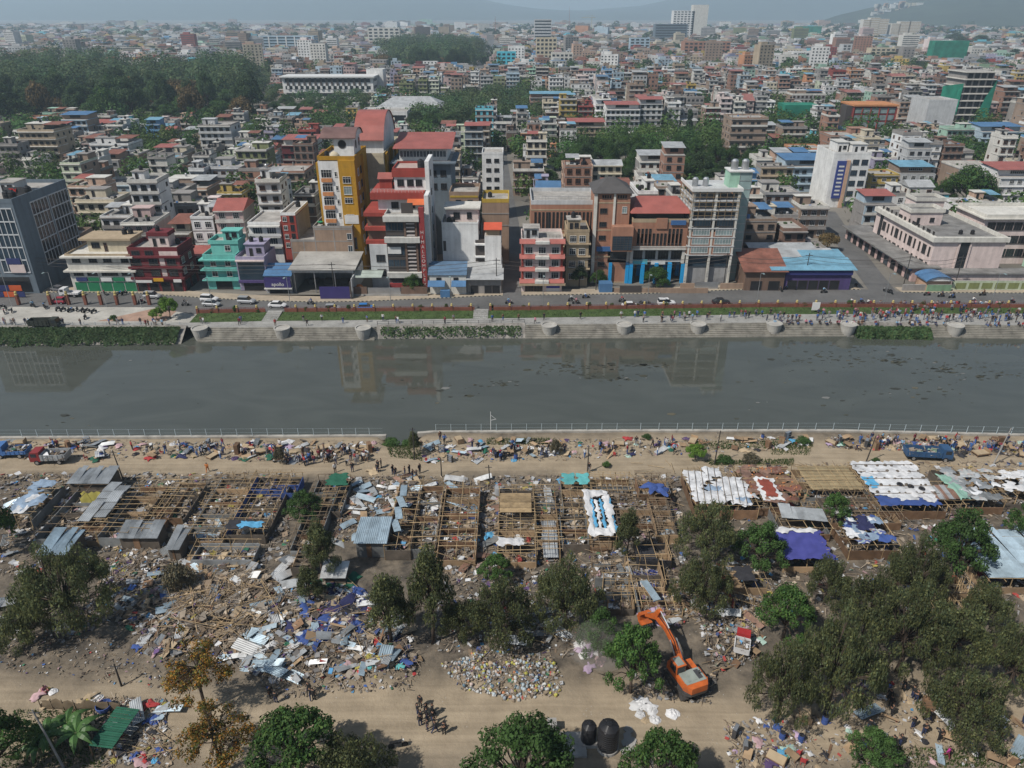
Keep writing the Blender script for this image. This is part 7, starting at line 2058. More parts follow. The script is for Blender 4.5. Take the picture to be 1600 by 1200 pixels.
for i in range(16): sheet_on(sh[0], sh[1]*(i+0.5)/16, sh[2]*0.5, ZR+0.22+0.01*(i % 2), 'blue', 0, sh[2]/2.4, sh[1]/16/0.80)
sh = shack(1440, 1545, 950, 895, 'fallen bamboo roof with splayed poles by the sandy clearing', 1.1, 1.4, z=2.0, skip=0.25)
for i in range(16): pole(sh[0], (sh[1]*0.4+u_(0,3), u_(-1,2), 0.3), (sh[1]*0.5+u_(0.5,4.5), sh[2]+u_(-2,1), ZR+u_(-.3,.6)), False)
sh = shack(1150, 1212, 935, 885, 'red painted shack with a dark roof sheet', 1.2, 1.6, wallm=[pm('red_shack', (0.22,0.05,0.035), 0.8, 0.3), M_PLY]); cover(sh[0], sh[1]*0.2, sh[1]*0.7, sh[2]*0.5, sh[2]*0.95, ZR+0.25, CLO['black'], 0.06)
# tin roofed sheds still standing
def tin_shed(p0, p1, yf, yb, z, key, label, wall=M_MUD, rise=0.35, n=None):
    x0, x1, y0, y1 = rect(p0, p1, yf, yb, z); W, D = x1-x0, y1-y0
    root = empty('tin_shed', (x0, y0, 0), 0, label, 'shed', 'tin roofed sheds of the camp')
    MB().box(0.15, W-0.15, 0.2, D-0.1, 0, z-0.12).build('wall', wall, root)
    MB().box(W*0.35, W*0.5, 0.15, 0.2, 0, z-0.5).build('door', M_WOOD, root)
    n = n or max(2, round(W/0.8))
    for i in range(n):
        sheet_on(root, W*(i+0.5)/n, D/2, z+0.05+0.012*(i % 2), key, 0, (D+0.5)/2.4, W/n/0.80, (math.atan2(rise, D), 0))
    return root, W, D
tin_shed(104, 170, 753, 733, 2.6, 'grey', 'grey tin roofed shed at the dirt track with sacks behind')
tin_shed(56, 104, 864, 830, 2.5, 'blue', 'blue grey tin roofed shed half hidden by the broad tree')
tin_shed(182, 246, 838, 818, 2.2, 'grey', 'long low tin roof littered with rags')
tin_shed(258, 280, 856, 826, 2.3, 'grey', 'narrow tilted tin roof beside the bamboo grid')
tin_shed(553, 604, 846, 810, 2.7, 'blue', 'pale blue tin roofed shed standing alone among rubble', TIN['dull'], n=3)
tin_shed(500, 540, 900, 880, 1.8, 'white', 'small shed with a stained pale tin roof above the green netting')

# --- loose things lying about
def scatter(poly, n):
    P = [G(*p) for p in poly]; xs = [p[0] for p in P]; ys = [p[1] for p in P]; out = []; tries = 0
    while len(out) < n and tries < n*60:
        tries += 1
        x, y = u_(min(xs), max(xs)), u_(min(ys), max(ys))
        if inside(P, x, y): out.append((x, y))
    return out
HEAP = [(215,870),(300,868),(400,880),(450,930),(540,905),(640,985),(655,1040),(560,1070),(420,1065),(330,1030),(240,1035),(190,985),(170,930)]
HEAP2 = [(1030,930),(1150,900),(1190,960),(1180,1030),(1110,1060),(1090,980),(1030,985)]
BAGS = [(688,1040),(760,1022),(860,1030),(880,1065),(870,1090),(800,1098),(720,1078)]
BANK = [(0,690),(180,688),(330,690),(430,690),(600,690),(590,712),(440,725),(300,716),(210,718),(60,722),(0,715)]
BANK2 = [(655,690),(1100,684),(1270,684),(1270,700),(1050,712),(960,715),(840,722),(660,722)]
BANK3 = [(1290,684),(1600,690),(1600,712),(1480,712),(1400,704),(1290,700)]
FLOORS = [(530,745),(660,745),(600,845),(520,850)]
LEFTR = [(160,870),(230,880),(230,930),(150,985),(95,1010),(60,1000),(150,930)]
STREET2 = [(1130,1130),(1240,1120),(1260,1200),(1140,1200)]
GROVE = [(1230,1130),(1360,1060),(1520,1090),(1600,1130),(1600,1200),(1240,1200)]
CORNER = [(150,1085),(260,1095),(270,1200),(150,1200)]
LBL = {'grey': 'grey', 'blue': 'pale blue', 'white': 'whitish', 'rust': 'rusty', 'dull': 'dull dark'}
def lay_sheet(poly, n, keys, where, group, s=(0.6,1.3)):
    for (x, y) in scatter(poly, n):
        k = rc.choice(keys)
        o = mobj('metal_sheet', rc.choice(SHEETS[k]), None, (x, y, gz(x,y)+u_(0.15,0.5)))
        o.rotation_euler = (u_(-.3,.3), u_(-.3,.3), u_(0,3.14)); q = u_(*s); o.scale = (q*u_(.8,1.3), q, q)
        tag(o, LBL[k]+' corrugated metal sheet '+where, 'sheet', group)
lay_sheet(HEAP, 75, ['grey','blue','white','grey','white','blue'], 'lying in the big bamboo rubble heap', 'metal sheets in the rubble heap')
lay_sheet([(380,985),(450,1000),(470,1060),(400,1050)], 12, ['blue','white','blue'], 'fanned out at the foot of the rubble heap', 'metal sheets at the heap foot', (0.9,1.6))
lay_sheet(FLOORS, 34, ['white','grey','blue','rust'], 'strewn over the cleared hut floors', 'metal sheets on the hut floors')
lay_sheet([(640,760),(690,760),(690,850),(630,850)], 8, ['white','grey'], 'inside the open timber frame', 'metal sheets in the timber frame')
lay_sheet(BANK, 22, ['grey','white','dull'], 'among belongings on the sandy bank before the inlet', 'metal sheets on the bank')
lay_sheet(BANK2, 18, ['grey','white','blue'], 'among belongings on the sandy bank past the inlet', 'metal sheets on the bank past the inlet')
lay_sheet([(790,960),(880,950),(880,1010),(800,1020)], 16, ['grey','dull','grey'], 'behind the bag dump under the trees', 'metal sheets by the bag dump')
lay_sheet(HEAP2, 12, ['grey','blue','rust'], 'in the rubble beside the excavator', 'metal sheets by the excavator')
lay_sheet([(0,930),(25,940),(25,1000),(0,1000)], 4, ['grey','white'], 'leaning under the trees by the dirt road', 'metal sheets under the trees', (1.0,1.6))
lay_sheet([(440,868),(470,872),(470,925),(440,920)], 6, ['white','white','grey'], 'crumpled at the end of the bamboo grid', 'metal sheets at the bamboo grid', (1.0,1.6))
lay_sheet([(185,1100),(265,1105),(265,1140),(190,1140)], 5, ['grey','blue','rust'], 'over the lean-to by the garden patch', 'metal sheets over the lean-to', (1.0,1.4))
lay_sheet([(700,745),(760,750),(760,860),(700,860)], 6, ['white','grey','blue'], 'dropped between the brown partitions', 'metal sheets between partitions')
lay_sheet(GROVE, 8, ['blue','white','dull'], 'dumped in the shade of the grove', 'metal sheets in the grove')
BOARD = [MB().box(-s[0]/2,s[0]/2,-s[1]/2,s[1]/2,-0.015,0.02).mesh('board', m) for s, m in (((1.6,0.9),M_PLY),((2.2,0.3),M_PLY),((1.2,1.0),M_WOOD),((2.0,0.22),M_WOOD),((1.8,0.8),CLO['tan']),((1.0,0.7),M_MUD))]
def lay_board(poly, n, where, group):
    for (x, y) in scatter(poly, n):
        i = rc.randrange(6); o = mobj('board', BOARD[i], None, (x, y, gz(x,y)+u_(0.08,0.5))); o.rotation_euler = (u_(-.45,.45), u_(-.45,.45), u_(0,3.14)); o.scale = (u_(.7,1.2),)*3
        tag(o, ('pale plywood panel','long pale plank','brown wooden panel','narrow brown plank','tan fibre panel','dirty brown panel')[i]+' '+where, 'board', group)
lay_board(HEAP, 90, 'thrown on the big rubble heap', 'boards on the rubble heap'); lay_board(HEAP2, 26, 'in the rubble beside the excavator', 'boards by the excavator')
lay_board(FLOORS, 24, 'on the cleared hut floors', 'boards on the hut floors'); lay_board(BANK2, 20, 'on the sandy bank past the inlet', 'boards on the bank past the inlet'); lay_board(BANK, 16, 'on the sandy bank before the inlet', 'boards on the bank'); lay_board(GROVE, 14, 'in the grove', 'boards in the grove')
def lay_poles(poly, n, where, group, L=(1.5,4.5), up=0.35):
    for (x, y) in scatter(poly, n):
        a = u_(0, 3.14); l = u_(*L); d = Vector((math.cos(a), math.sin(a), u_(-up, up)))
        p = Vector((x, y, gz(x,y)+0.25+abs(d.z)*l/2)); o = pole(None, p-d*l/2, p+d*l/2, rc.random() < 0.3, 'loose_pole', 0.8)
        tag(o, 'loose bamboo pole '+where, 'pole', group)
lay_poles([(285,905),(415,900),(435,960),(400,1000),(310,1000),(270,960)], 120, 'in the tangle on top of the rubble heap', 'poles on the rubble heap', (2.5,6.0))
lay_poles(HEAP, 70, 'scattered over the slope of the rubble heap', 'poles on the heap slope'); lay_poles(HEAP2, 30, 'in the rubble beside the excavator', 'poles by the excavator'); lay_poles([(800,940),(890,940),(890,1010),(800,1010)], 16, 'behind the bag dump', 'poles by the bag dump')
lay_poles([(0,745),(460,745),(460,870),(0,880)], 34, 'dropped between the stripped huts by the tin sheds', 'poles between the huts', (1,3), .3); lay_poles([(640,750),(1060,750),(1060,940),(680,900)], 46, 'dropped between the middle huts', 'poles between the middle huts', (1,3), .3); lay_poles([(980,725),(1060,725),(1060,742),(980,742)], 7, 'crossed on the sandy track', 'poles on the track', (1.5,3), 0.05); lay_poles([(205,1150),(265,1130),(270,1180),(220,1190)], 12, 'in the small yard of coloured clothes', 'poles in the yard', (1.5,3), 0.1)
CW = {'blue': 'blue', 'navy': 'dark navy', 'white': 'white', 'sky': 'sky blue', 'pink': 'pink', 'red': 'red', 'purple': 'purple', 'green': 'green', 'yellow': 'yellow', 'black': 'black', 'lilac': 'lilac', 'teal': 'teal', 'tan': 'tan', 'mintw': 'mint'}
def lay_cloth(poly, n, keys, where, group, s=(0.5,1.1)):
    for (x, y) in scatter(poly, n):
        k = rc.choice(keys); b_ = rc.random() < 0.6
        o = mobj('bundle' if b_ else 'cloth', rc.choice((BUNDLES if b_ else CLOTHS)[k]), None, (x, y, gz(x,y)+(0 if b_ else 0.25)), u_(0,6), u_(*s))
        tag(o, CW[k]+(' heaped bundle ' if b_ else ' crumpled cloth ')+where, 'bundle' if b_ else 'cloth', group)
ALLC = ['white','white','white','blue','red','pink','purple','sky','tan','tan','tan','black','black','navy','lilac','green','mintw']
lay_cloth(BANK, 78, ALLC, 'among belongings on the sandy bank before the inlet', 'bundles on the bank'); lay_cloth(BANK2, 60, ALLC, 'among belongings on the sandy bank past the inlet', 'bundles on the bank past the inlet'); lay_cloth(BANK3, 55, ALLC, 'in the pile along the fence beyond the dump truck', 'bundles along the fence')
lay_sheet([(640,770),(1060,770),(1050,930),(680,890)], 26, ['grey','white','dull','rust'], 'among the middle huts', 'metal sheets among the middle huts'); lay_sheet([(0,760),(440,760),(440,870),(0,880)], 20, ['grey','blue','dull'], 'among the huts by the tin sheds', 'metal sheets among the huts')
lay_board([(640,750),(1060,750),(1050,930),(680,890)], 40, 'among the middle huts', 'boards among the middle huts'); lay_cloth([(640,750),(1060,750),(1050,930),(680,890)], 24, ['white','tan','navy','pink','sky','black'], 'among the middle huts', 'cloths among the middle huts')
lay_cloth(HEAP, 34, ['white','navy','purple','white','blue','pink','tan'], 'caught in the big rubble heap', 'cloths in the rubble heap')
lay_cloth([(470,920),(560,915),(575,960),(555,1000),(480,1010),(460,970)], 26, ['navy','navy','purple','black','blue'], 'in the dark tarpaulin heap', 'dark tarpaulins', (1.2,2.4))
lay_cloth([(545,935),(590,935),(595,955),(550,955)], 4, ['white'], 'at the edge of the dark tarpaulin heap', 'white tarpaulins', (1.4,2.0)); lay_cloth([(490,912),(585,912),(585,925),(490,922)], 5, ['green'], 'of netting above the tarpaulin heap', 'green netting', (1.6,2.2))
lay_cloth(HEAP2, 22, ALLC, 'in the rubble beside the excavator', 'cloths by the excavator'); lay_cloth([(995,1095),(1070,1105),(1075,1125),(1000,1125)], 10, ['white','white','white','tan'], 'torn on the ground before the excavator', 'torn cloths before the excavator', (0.7,1.3))
lay_cloth([(895,1005),(950,1015),(950,1050),(905,1050)], 9, ['white','lilac','pink'], 'spread by the dusty trees', 'cloths by the dusty trees', (0.7,1.3)); lay_cloth(GROVE, 26, ALLC, 'on the trampled ground of the grove', 'cloths in the grove', (0.35,0.7)); lay_cloth(STREET2, 16, ALLC, 'dumped at the bend of the dirt road', 'cloths at the bend', (0.4,0.8))
lay_cloth(CORNER, 30, ['red','pink','blue','white','black','yellow','sky'], 'in the small yard of coloured clothes', 'cloths in the yard', (0.4,0.9)); lay_cloth(LEFTR, 26, ['white','yellow','white','purple','navy','green'], 'on the rubbish slope below the broad tree', 'cloths on the rubbish slope', (0.4,0.9))
lay_cloth([(590,1000),(650,1020),(650,1060),(560,1060)], 14, ['white','purple','teal','red','yellow'], 'at the tail of the rubble heap', 'cloths at the heap tail', (0.4,0.8)); lay_cloth([(50,1075),(150,1080),(150,1105),(60,1105)], 10, ['pink','white','yellow','tan'], 'laid along the garden fence', 'cloths along the garden fence', (0.5,1.0))
lay_cloth([(1000,958),(1040,950),(1050,975),(1005,975)], 5, ['lilac'], 'under the excavator bucket', 'lilac cloths', (1.0,1.6)); lay_cloth([(530,735),(660,735),(650,790),(530,800)], 18, ['white','white','tan','pink','sky'], 'on the cleared hut floors', 'cloths on the hut floors')
# household furniture carried out to the bank
def furn(kind):
    r = empty(kind); W_, m2 = (M_WOOD, M_PLY)
    if kind == 'cupboard':
        MB().box(-.5,.5,-.28,.28,0,1.5).build('body', W_, r)
        for x in (-.48,.02): MB().box(x,x+.46,-.31,-.285,.08,1.42).build('door', m2, r)
    elif kind == 'table':
        MB().box(-.7,.7,-.4,.4,.70,.75).build('top', m2, r)
        for x in (-.62,.56):
            for y in (-.34,.28): MB().box(x,x+.06,y,y+.06,0,.70).build('leg', W_, r)
    elif kind == 'bed':
        MB().box(-.95,.95,-.6,.6,.30,.38).build('frame', W_, r); MB().box(-.9,.9,-.55,.55,.385,.5).build('mattress', CLO['tan'], r); MB().box(-1.0,-.95,-.6,.6,0,.9).build('headboard', m2, r)
        for x in (-.9,.84):
            for y in (-.55,.49): MB().box(x,x+.06,y,y+.06,0,.30).build('leg', W_, r)
    elif kind == 'barrel':
        MB().lathe([(.27,0),(.29,.05),(.28,.3),(.3,.32),(.28,.34),(.28,.6),(.3,.62),(.28,.64),(.27,.88)],12).build('body', CLO['blue'], r); MB().lathe([(.25,.885),(.25,.92),(.1,.93)],12).build('lid', CLO['black'], r)
    elif kind == 'chair':
        MB().box(-.2,.2,-.2,.2,.42,.46).build('seat', CLO['red'], r); MB().box(-.2,.2,.17,.21,.5,.9).build('backrest', CLO['red'], r)
        for x in (-.19,.15):
            for y in (-.19,.15): MB().box(x,x+.04,y,y+.04,0,.42).build('leg', CLO['red'], r)
    elif kind == 'rack':
        for x in (-.5,.46): MB().box(x,x+.04,-.2,.2,0,1.3).build('side', M_DSTEEL, r)
        for z in (.1,.5,.9,1.28): MB().box(-.46,.46,-.19,.19,z,z+.03).build('shelf', M_STEEL, r)
    return r
FURN = {k: furn(k) for k in ('cupboard','table','bed','barrel','chair','rack')}
FL = {'cupboard': 'brown wooden cupboard', 'table': 'wooden table', 'bed': 'bed with tan mattress', 'barrel': 'blue plastic barrel', 'chair': 'red plastic chair', 'rack': 'steel shelf rack'}
first = {k: True for k in FURN}
def put(kind, x, y, where, group):
    o = FURN[kind] if first[kind] else copy_tree(FURN[kind]); first[kind] = False
    o.location = (x, y, gz(x, y)); o.rotation_euler = (0, 0, u_(0, 6.28)); q = u_(.85,1.15); o.scale = (q, q, q)
    tag(o, FL[kind]+' '+where, kind, group)
for poly, n, where, g in ((BANK,26,'set out on the sandy bank before the inlet','furniture on the bank'),(BANK2,24,'set out on the sandy bank past the inlet','furniture on the bank past the inlet'),(BANK3,30,'piled along the fence beyond the dump truck','furniture along the fence'),(GROVE,10,'left in the grove','furniture in the grove'),(HEAP2,8,'broken beside the excavator','furniture by the excavator'),(STREET2,7,'left at the bend of the dirt road','furniture at the bend')):
    for (x, y) in scatter(poly, n): put(rc.choice(['cupboard','table','bed','barrel','chair','rack','table','chair']), x, y, where, g)
# litter nobody could count
lit = MB(); lit.c = []
def litter(poly, n, smax=0.35, pal=MIXC, lift=0.12):
    for (x, y) in scatter(poly, n): clutter(lit, x-.05, x+.05, y-.05, y+.05, 1, gz, smax, pal, lift)
litter(HEAP, 3400, 0.6, MIXC, 0.4); litter([(285,905),(415,900),(435,960),(400,1000),(310,1000),(270,960)], 900, .9, WOODC, .5); litter(BAGS, 700, 0.3); litter(HEAP2, 1300, 0.4, MIXC, 0.4); litter(BANK, 900); litter(BANK2, 800); litter(BANK3, 1000); litter(FLOORS, 1100, 0.5); litter(LEFTR, 1100); litter(STREET2, 350); litter(GROVE, 900, 0.25); litter(CORNER, 500)
litter([(660,745),(1060,745),(1080,960),(900,940),(680,900)], 3600, 0.6); litter([(0,740),(460,740),(450,880),(200,880),(0,900)], 3400, 0.6); litter([(1080,730),(1600,720),(1600,960),(1100,960)], 3400, 0.6); litter([(400,1050),(660,1040),(640,1085),(420,1090)], 500, 0.25); litter([(0,1000),(170,1000),(300,1040),(280,1080),(0,1050)], 450, 0.2)
litter([(680,900),(900,900),(900,1030),(680,1020)], 1100, 0.4); litter([(985,1040),(1120,1060),(1110,1100),(990,1090)], 500, 0.35, [(0.06,0.055,0.05),(0.09,0.08,0.07),(0.12,0.11,0.1),(0.3,0.3,0.3)])
tag(lit.build('camp_litter', M_CLUT), 'small litter and splinters strewn over the demolished camp', 'litter', None, 'stuff')
bag = MB(); bag.c = []
PALB = [(0.52,0.52,0.50)]*4+[(0.36,0.42,0.45)]*3+[(0.22,0.17,0.12)]*5+[(0.30,0.25,0.2)]*3+[(0.45,0.42,0.10),(0.40,0.38,0.08),(0.45,0.20,0.10),(0.30,0.34,0.38),(0.44,0.36,0.30),(0.12,0.18,0.22),(0.50,0.40,0.36)]
for (x, y) in scatter(BAGS, 900):
    if noise.noise((x*.7, y*.7, 4)) < -.12: continue
    c = rc.choice(PALB); j = u_(.7,1.1); c = tuple(v*j for v in c); r = u_(.06,.22)**1.0; z = gz(x,y)+u_(-.05,.15); s = u_(0,9)
    base = len(bag.v); n0 = len(bag.f)
    for q, (rr, zz) in enumerate(((.7,-.1),(1,.4),(.75,1.0),(.15,1.35))):
        for i in range(6):
            a = i*1.047+s; k = 1+.35*noise.noise((math.cos(a)+s, math.sin(a), zz)); bag.v.append((x+r*rr*k*math.cos(a), y+r*rr*k*math.sin(a), z+r*zz))
    for q in range(3):
        for i in range(6): a = base+q*6+i; b_ = base+q*6+(i+1) % 6; bag.f.append((a,b_,b_+6,a+6)); bag.m.append(0)
    bag.f.append(tuple(range(base+18, base+24))); bag.m.append(0)
    bag.c.extend([c]*(len(bag.f)-n0))
litb = MB()
tag(bag.build('bag_dump', M_CLUT), 'dump of tied plastic rubbish bags at the edge of the dirt road', 'rubbish', None, 'stuff')
# floating scum and rubbish on the river
fl = MB(); fl.c = []
for (px, py, n, w, h) in ((905,577,90,45,7),(1000,572,30,30,4),(780,600,24,26,3),(960,592,22,20,4),(1330,560,80,70,12),(1395,562,26,14,3),(1490,577,40,25,4),(1555,587,26,18,4),(1450,610,40,60,14),(1510,570,14,22,2),(250,565,6,40,30),(110,658,6,20,5),(600,600,8,60,40),(1200,620,14,120,30),(700,612,10,40,10)):
    for k in range(n):
        x, y = G(px+rc.gauss(0,w), py+rc.gauss(0,h), WATER_Z)
        if y > interp(E_L, x)-0.6 or y < interp(N_L, x)+1: continue
        s = u_(.08,.3)*(2 if rc.random() < .12 else 1); c = rc.choice([(0.05,0.05,0.035)]*9+[(0.035,0.037,0.03)]*9+[(0.16,0.16,0.15),(0.1,0.09,0.06)])
        pts = [(x+s*u_(1.2,2.4)*math.cos(a), y+s*math.sin(a)*u_(.6,1.2), WATER_Z+0.02) for a in (0,1.2,2.4,3.6,4.9)]
        n0 = len(fl.f); fl.prism(pts, WATER_Z+0.004, WATER_Z+0.03); fl.c.extend([c]*(len(fl.f)-n0))
tag(fl.build('floating_scum', M_CLUT), 'mats of weed and rubbish drifting on the river', 'scum', None, 'stuff')
# tall weeds on the bank
wd = MB(); wd.c = []
for poly, n in (([(760,685),(860,685),(860,695),(760,695)],900),([(1080,690),(1270,690),(1270,702),(1090,702)],1500),([(1100,720),(1240,718),(1240,728),(1110,728)],1200),([(600,688),(655,688),(660,720),(610,715)],1200),([(20,1110),(180,1110),(160,1200),(0,1200)],2200),([(1330,1165),(1600,1175),(1600,1200),(1330,1200)],1500),([(1200,690),(1270,690),(1265,712),(1205,712)],700)):
    for (x, y) in scatter(poly, n):
        z = gz(x,y); a = u_(0,3.14); s = u_(.03,.1); h = u_(.12,.5); wd.face([(x-s*math.cos(a),y-s*math.sin(a),z),(x+s*math.cos(a),y+s*math.sin(a),z),(x+u_(-.15,.15),y+u_(-.15,.15),z+h)]); q = u_(.6,1.3); wd.c.append((q*u_(.9,1.5),q,q))
tag(wd.build('bank_weeds', LEAF['green']), 'weeds and coarse grass growing on the bank', 'weeds', None, 'stuff')
# garden fence with sacking
x, y = G(65,1108); x1, y1 = G(190,1112)
r = empty('garden_fence', (x, y, 0), math.atan2(y1-y, x1-x), 'brown sacking fence round the banana patch', 'fence')
L_ = math.hypot(x1-x, y1-y)
mobj('sacking', drape(1.1, L_, pm('sacking', (0.17,0.13,0.085), 0.95, 0.3, 1.0), 0.12, 2, 14), r, (L_/2, 0, 0.6)).rotation_euler = (R(88),0,0)
for i in range(8): pole(r, (L_*i/7,0,-.1), (L_*i/7,0.05,1.4), True, 'post')
x, y = G(155,1110); r = empty('barrel_drum', (x+0.6, y, gz(x,y)), 0.3, 'big blue plastic tub against the sacking fence', 'tub'); MB().lathe([(.55,0),(.72,.5),(.75,.8),(.7,.82),(.66,.5),(.2,.1)],14).build('tub', CLO['blue'], r)
x, y = G(182,1160); r = empty('net_shelter', (x-1.5, y-1.5, 0), R(-8), 'dark green ribbed shelter beside the banana patch', 'shelter')
for i in range(18): MB().box(0, 2.4, i*0.24, i*0.24+0.2, 1.55+0.02*(i % 2), 1.6+0.02*(i % 2)).build('slat', CLO['green'], r)
for a in ((0,0),(2.3,0),(0,4.2),(2.3,4.2)): MB().box(a[0],a[0]+.08,a[1],a[1]+.08,0,1.55).build('post', M_WOOD, r)
# machines, tanks, poles, vehicles
M_ORANGE = pm('excavator_orange', (0.55,0.125,0.025), 0.5, 0.25, 1.2, dirt=0.4, streak=.2, spec=0.4)
M_TRACK = pm('track_steel', (0.06,0.055,0.05), 0.75, 0.3, 1.5)
M_HOOD = pm('hood_grey', (0.26,0.29,0.26), 0.6, 0.2, 1.0, dirt=0.2)
M_CABG = pm('cab_glass', (0.03,0.035,0.04), 0.1, 0.1, 1.0, spec=0.6)
def excavator(x, y, rz):
    r = empty('excavator', (x, y, gz(x, y)), rz, 'orange tracked excavator pulling down the huts', 'excavator')
    # local: boom points +Y, counterweight -Y
    for s in (-1, 1):
        c = s*1.05
        prof = [(-1.75,0.25),(-1.95,0.5),(-1.75,0.82),(1.75,0.82),(1.95,0.5),(1.75,0.25),(1.55,0.08),(-1.55,0.08)]
        t = MB().xprism(prof, c-0.28, c+0.28).build('track', M_TRACK, r)
        for k in range(14):
            MB().box(c-0.31, c+0.31, -1.7+k*0.255, -1.55+k*0.255, 0.815, 0.86).build('track_pad', M_TRACK, t)
        for yy in (-1.6, 1.6): MB().tube([(c-0.30,yy,0.48),(c+0.30,yy,0.48)], 0.26, 12).build('sprocket', M_DSTEEL, t)
    MB().lathe([(0.75,0.6),(0.75,0.98)], 18).build('turntable', M_TRACK, r)
    body = MB().prism([(-1.25,-1.9),(-0.8,-2.25),(0.8,-2.25),(1.25,-1.9),(1.25,1.15),(-1.25,1.15)], 0.98, 1.35).build('house', M_DSTEEL, r)
    MB().prism([(-1.27,-1.55),(-0.82,-2.3),(0.82,-2.3),(1.27,-1.55)], 1.36, 2.05).build('counterweight', M_ORANGE, r)
    MB().box(-1.2, 1.22, -1.5, -0.25, 1.36, 1.95).build('engine_side', M_ORANGE, r)
    hood = MB().box(-1.0, 1.05, -1.75, -0.3, 1.955, 2.08).build('hood', M_HOOD, r)
    for k in range(3): MB().box(-0.8+0.6*k, -0.35+0.6*k, -1.5, -0.5, 2.083, 2.11).build('hood_panel', M_DSTEEL if k == 2 else M_HOOD, hood)
    MB().tube([(0.7,-1.0,2.05),(0.7,-1.0,2.5)], 0.07, 8).build('exhaust', M_DSTEEL, r)
    MB().box(0.45, 1.2, -0.2, 1.05, 1.36, 1.75).build('tool_box', M_ORANGE, r)
    cab = MB().xprism([(-0.35,1.36),(-0.35,2.85),(0.75,2.85),(1.2,2.2),(1.2,1.36)], -1.22, -0.28).build('cab', M_ORANGE, r)
    MB().box(-1.24, -0.26, -0.4, 0.85, 2.855, 2.93).build('cab_roof', M_ORANGE, cab); MB().box(-1.1, -0.4, -0.25, 0.7, 2.935, 2.95).build('roof_panel', M_HOOD, cab)
    for (q, nm) in (((-1.235,-1.22,-0.2,0.7,1.95,2.75),'side_glass'),((-0.28,-0.265,-0.2,0.7,1.95,2.75),'side_glass'),((-1.15,-0.35,-0.37,-0.352,1.95,2.75),'rear_glass')): MB().box(*q).build(nm, M_CABG, cab)
    fg = MB(); fg.face([(-1.15,1.21,1.6),(-0.35,1.21,1.6),(-0.35,1.21,2.18),(-1.15,1.21,2.18)]); fg.face([(-1.15,1.215,2.22),(-0.35,1.215,2.22),(-0.35,0.79,2.82),(-1.15,0.79,2.82)]); fg.build('windscreen', M_CABG, cab)
    # boom, stick, bucket
    def plate(pts, w, name, parent=r, mat=M_ORANGE, x0=0.1): return MB().xprism(pts, x0-w/2, x0+w/2).build(name, mat, parent)
    plate([(0.75,1.4),(0.75,1.9),(2.2,3.1),(3.6,3.6),(5.55,3.4),(5.6,3.08),(3.6,3.1),(2.5,2.65),(1.25,1.5)], 0.42, 'boom')
    plate([(4.85,4.35),(5.25,4.45),(5.75,3.55),(7.25,2.0),(7.15,1.78),(5.35,3.0)], 0.36, 'stick')
    bk = MB()
    prof = [(7.2,2.05),(7.75,1.9),(7.95,1.35),(7.6,0.85),(7.0,0.75),(6.85,1.0),(7.35,1.15),(7.45,1.6)]
    bk.xprism(prof, -0.5, 0.7); bo = bk.build('bucket', M_ORANGE, r, fix=True)
    for k in range(5): MB().box(-0.46+k*0.26, -0.36+k*0.26, 6.62, 6.9, 0.78, 0.92).build('tooth', M_DSTEEL, bo)
    for a, b_, rr in (((0.1-0.35,0.9,1.6),(0.1-0.35,2.5,3.2),0.09),((0.1+0.35,0.9,1.6),(0.1+0.35,2.5,3.2),0.09),((0.1,3.3,3.75),(0.1,4.95,4.42),0.09),((0.1,5.3,4.0),(0.1,7.0,2.3),0.08)): MB().tube([a,b_],[rr,rr*0.7],8).build('hydraulic_ram', M_STEEL, r)
    for sx in (-.02,.2): MB().tube([(sx,1.0,2.0),(sx,2.2,3.22),(sx,3.7,3.72),(sx,5.0,3.75)], .035, 5).build('hose', M_TYRE_, r)
    return r
M_TYRE_ = pm('hose_rubber', (0.02,0.02,0.02), .8)
ex, ey = G(1068, 1068)
excavator(ex, ey, R(21)).scale = (1.12,)*3
# black water tanks on their plinth
x, y = G(949, 1168); r = empty('water_tank', (x, y, 0), 0, 'large black ribbed water tank on a round concrete base', 'tank')
def big_tank(r, R_, H, z0, mat=M_BLACKTANK):
    prof = [(R_*0.96, z0)]
    n = 9
    for k in range(n):
        z = z0+H*0.8*k/n; prof += [(R_, z+0.02), (R_, z+H*0.8/n*0.62), (R_*0.965, z+H*0.8/n*0.68), (R_*0.965, z+H*0.8/n*0.94)]
    prof += [(R_, z0+H*0.8), (R_*0.9, z0+H*0.88), (R_*0.3, z0+H*0.97), (R_*0.28, z0+H), (0.02, z0+H*1.01)]
    b_ = MB().lathe(prof, 26).build('shell', mat, r)
    for k in range(6):
        a = k*math.pi/3; MB().bar((R_*0.28*math.cos(a),R_*0.28*math.sin(a),z0+H*0.985),(R_*0.95*math.cos(a),R_*0.95*math.sin(a),z0+H*0.85),0.14,0.07).build('rib', mat, b_)
big_tank(r, 0.98, 3.0, 0.35); MB().lathe([(1.05,-.05),(1.05,.35)],24).build('plinth', M_CONC, r)
x, y = G(919, 1158); r = empty('water_tank', (x, y, 0), 0, 'smaller black ribbed water tank on a concrete block', 'tank')
big_tank(r, 0.72, 2.2, 0.3); MB().box(-.8,.8,-.8,.8,-.05,.3).build('plinth', M_CONC, r)
x, y = G(893, 1165); o = MB().box(-1.5,1.35,-1.3,1.3,-.1,.28).build('concrete_slab', M_CONC, None, (x, y, 0)); tag(o, 'pale concrete slab beside the black water tanks', 'slab')
x, y = G(862, 1140); o = MB().box(-.4,.4,-.35,.35,0,1.1).box(-.45,.45,-.4,.4,1.1,1.2).build('pump_house', M_CONC, None, (x, y, 0)); tag(o, 'small concrete block pillar by the water tanks', 'block')
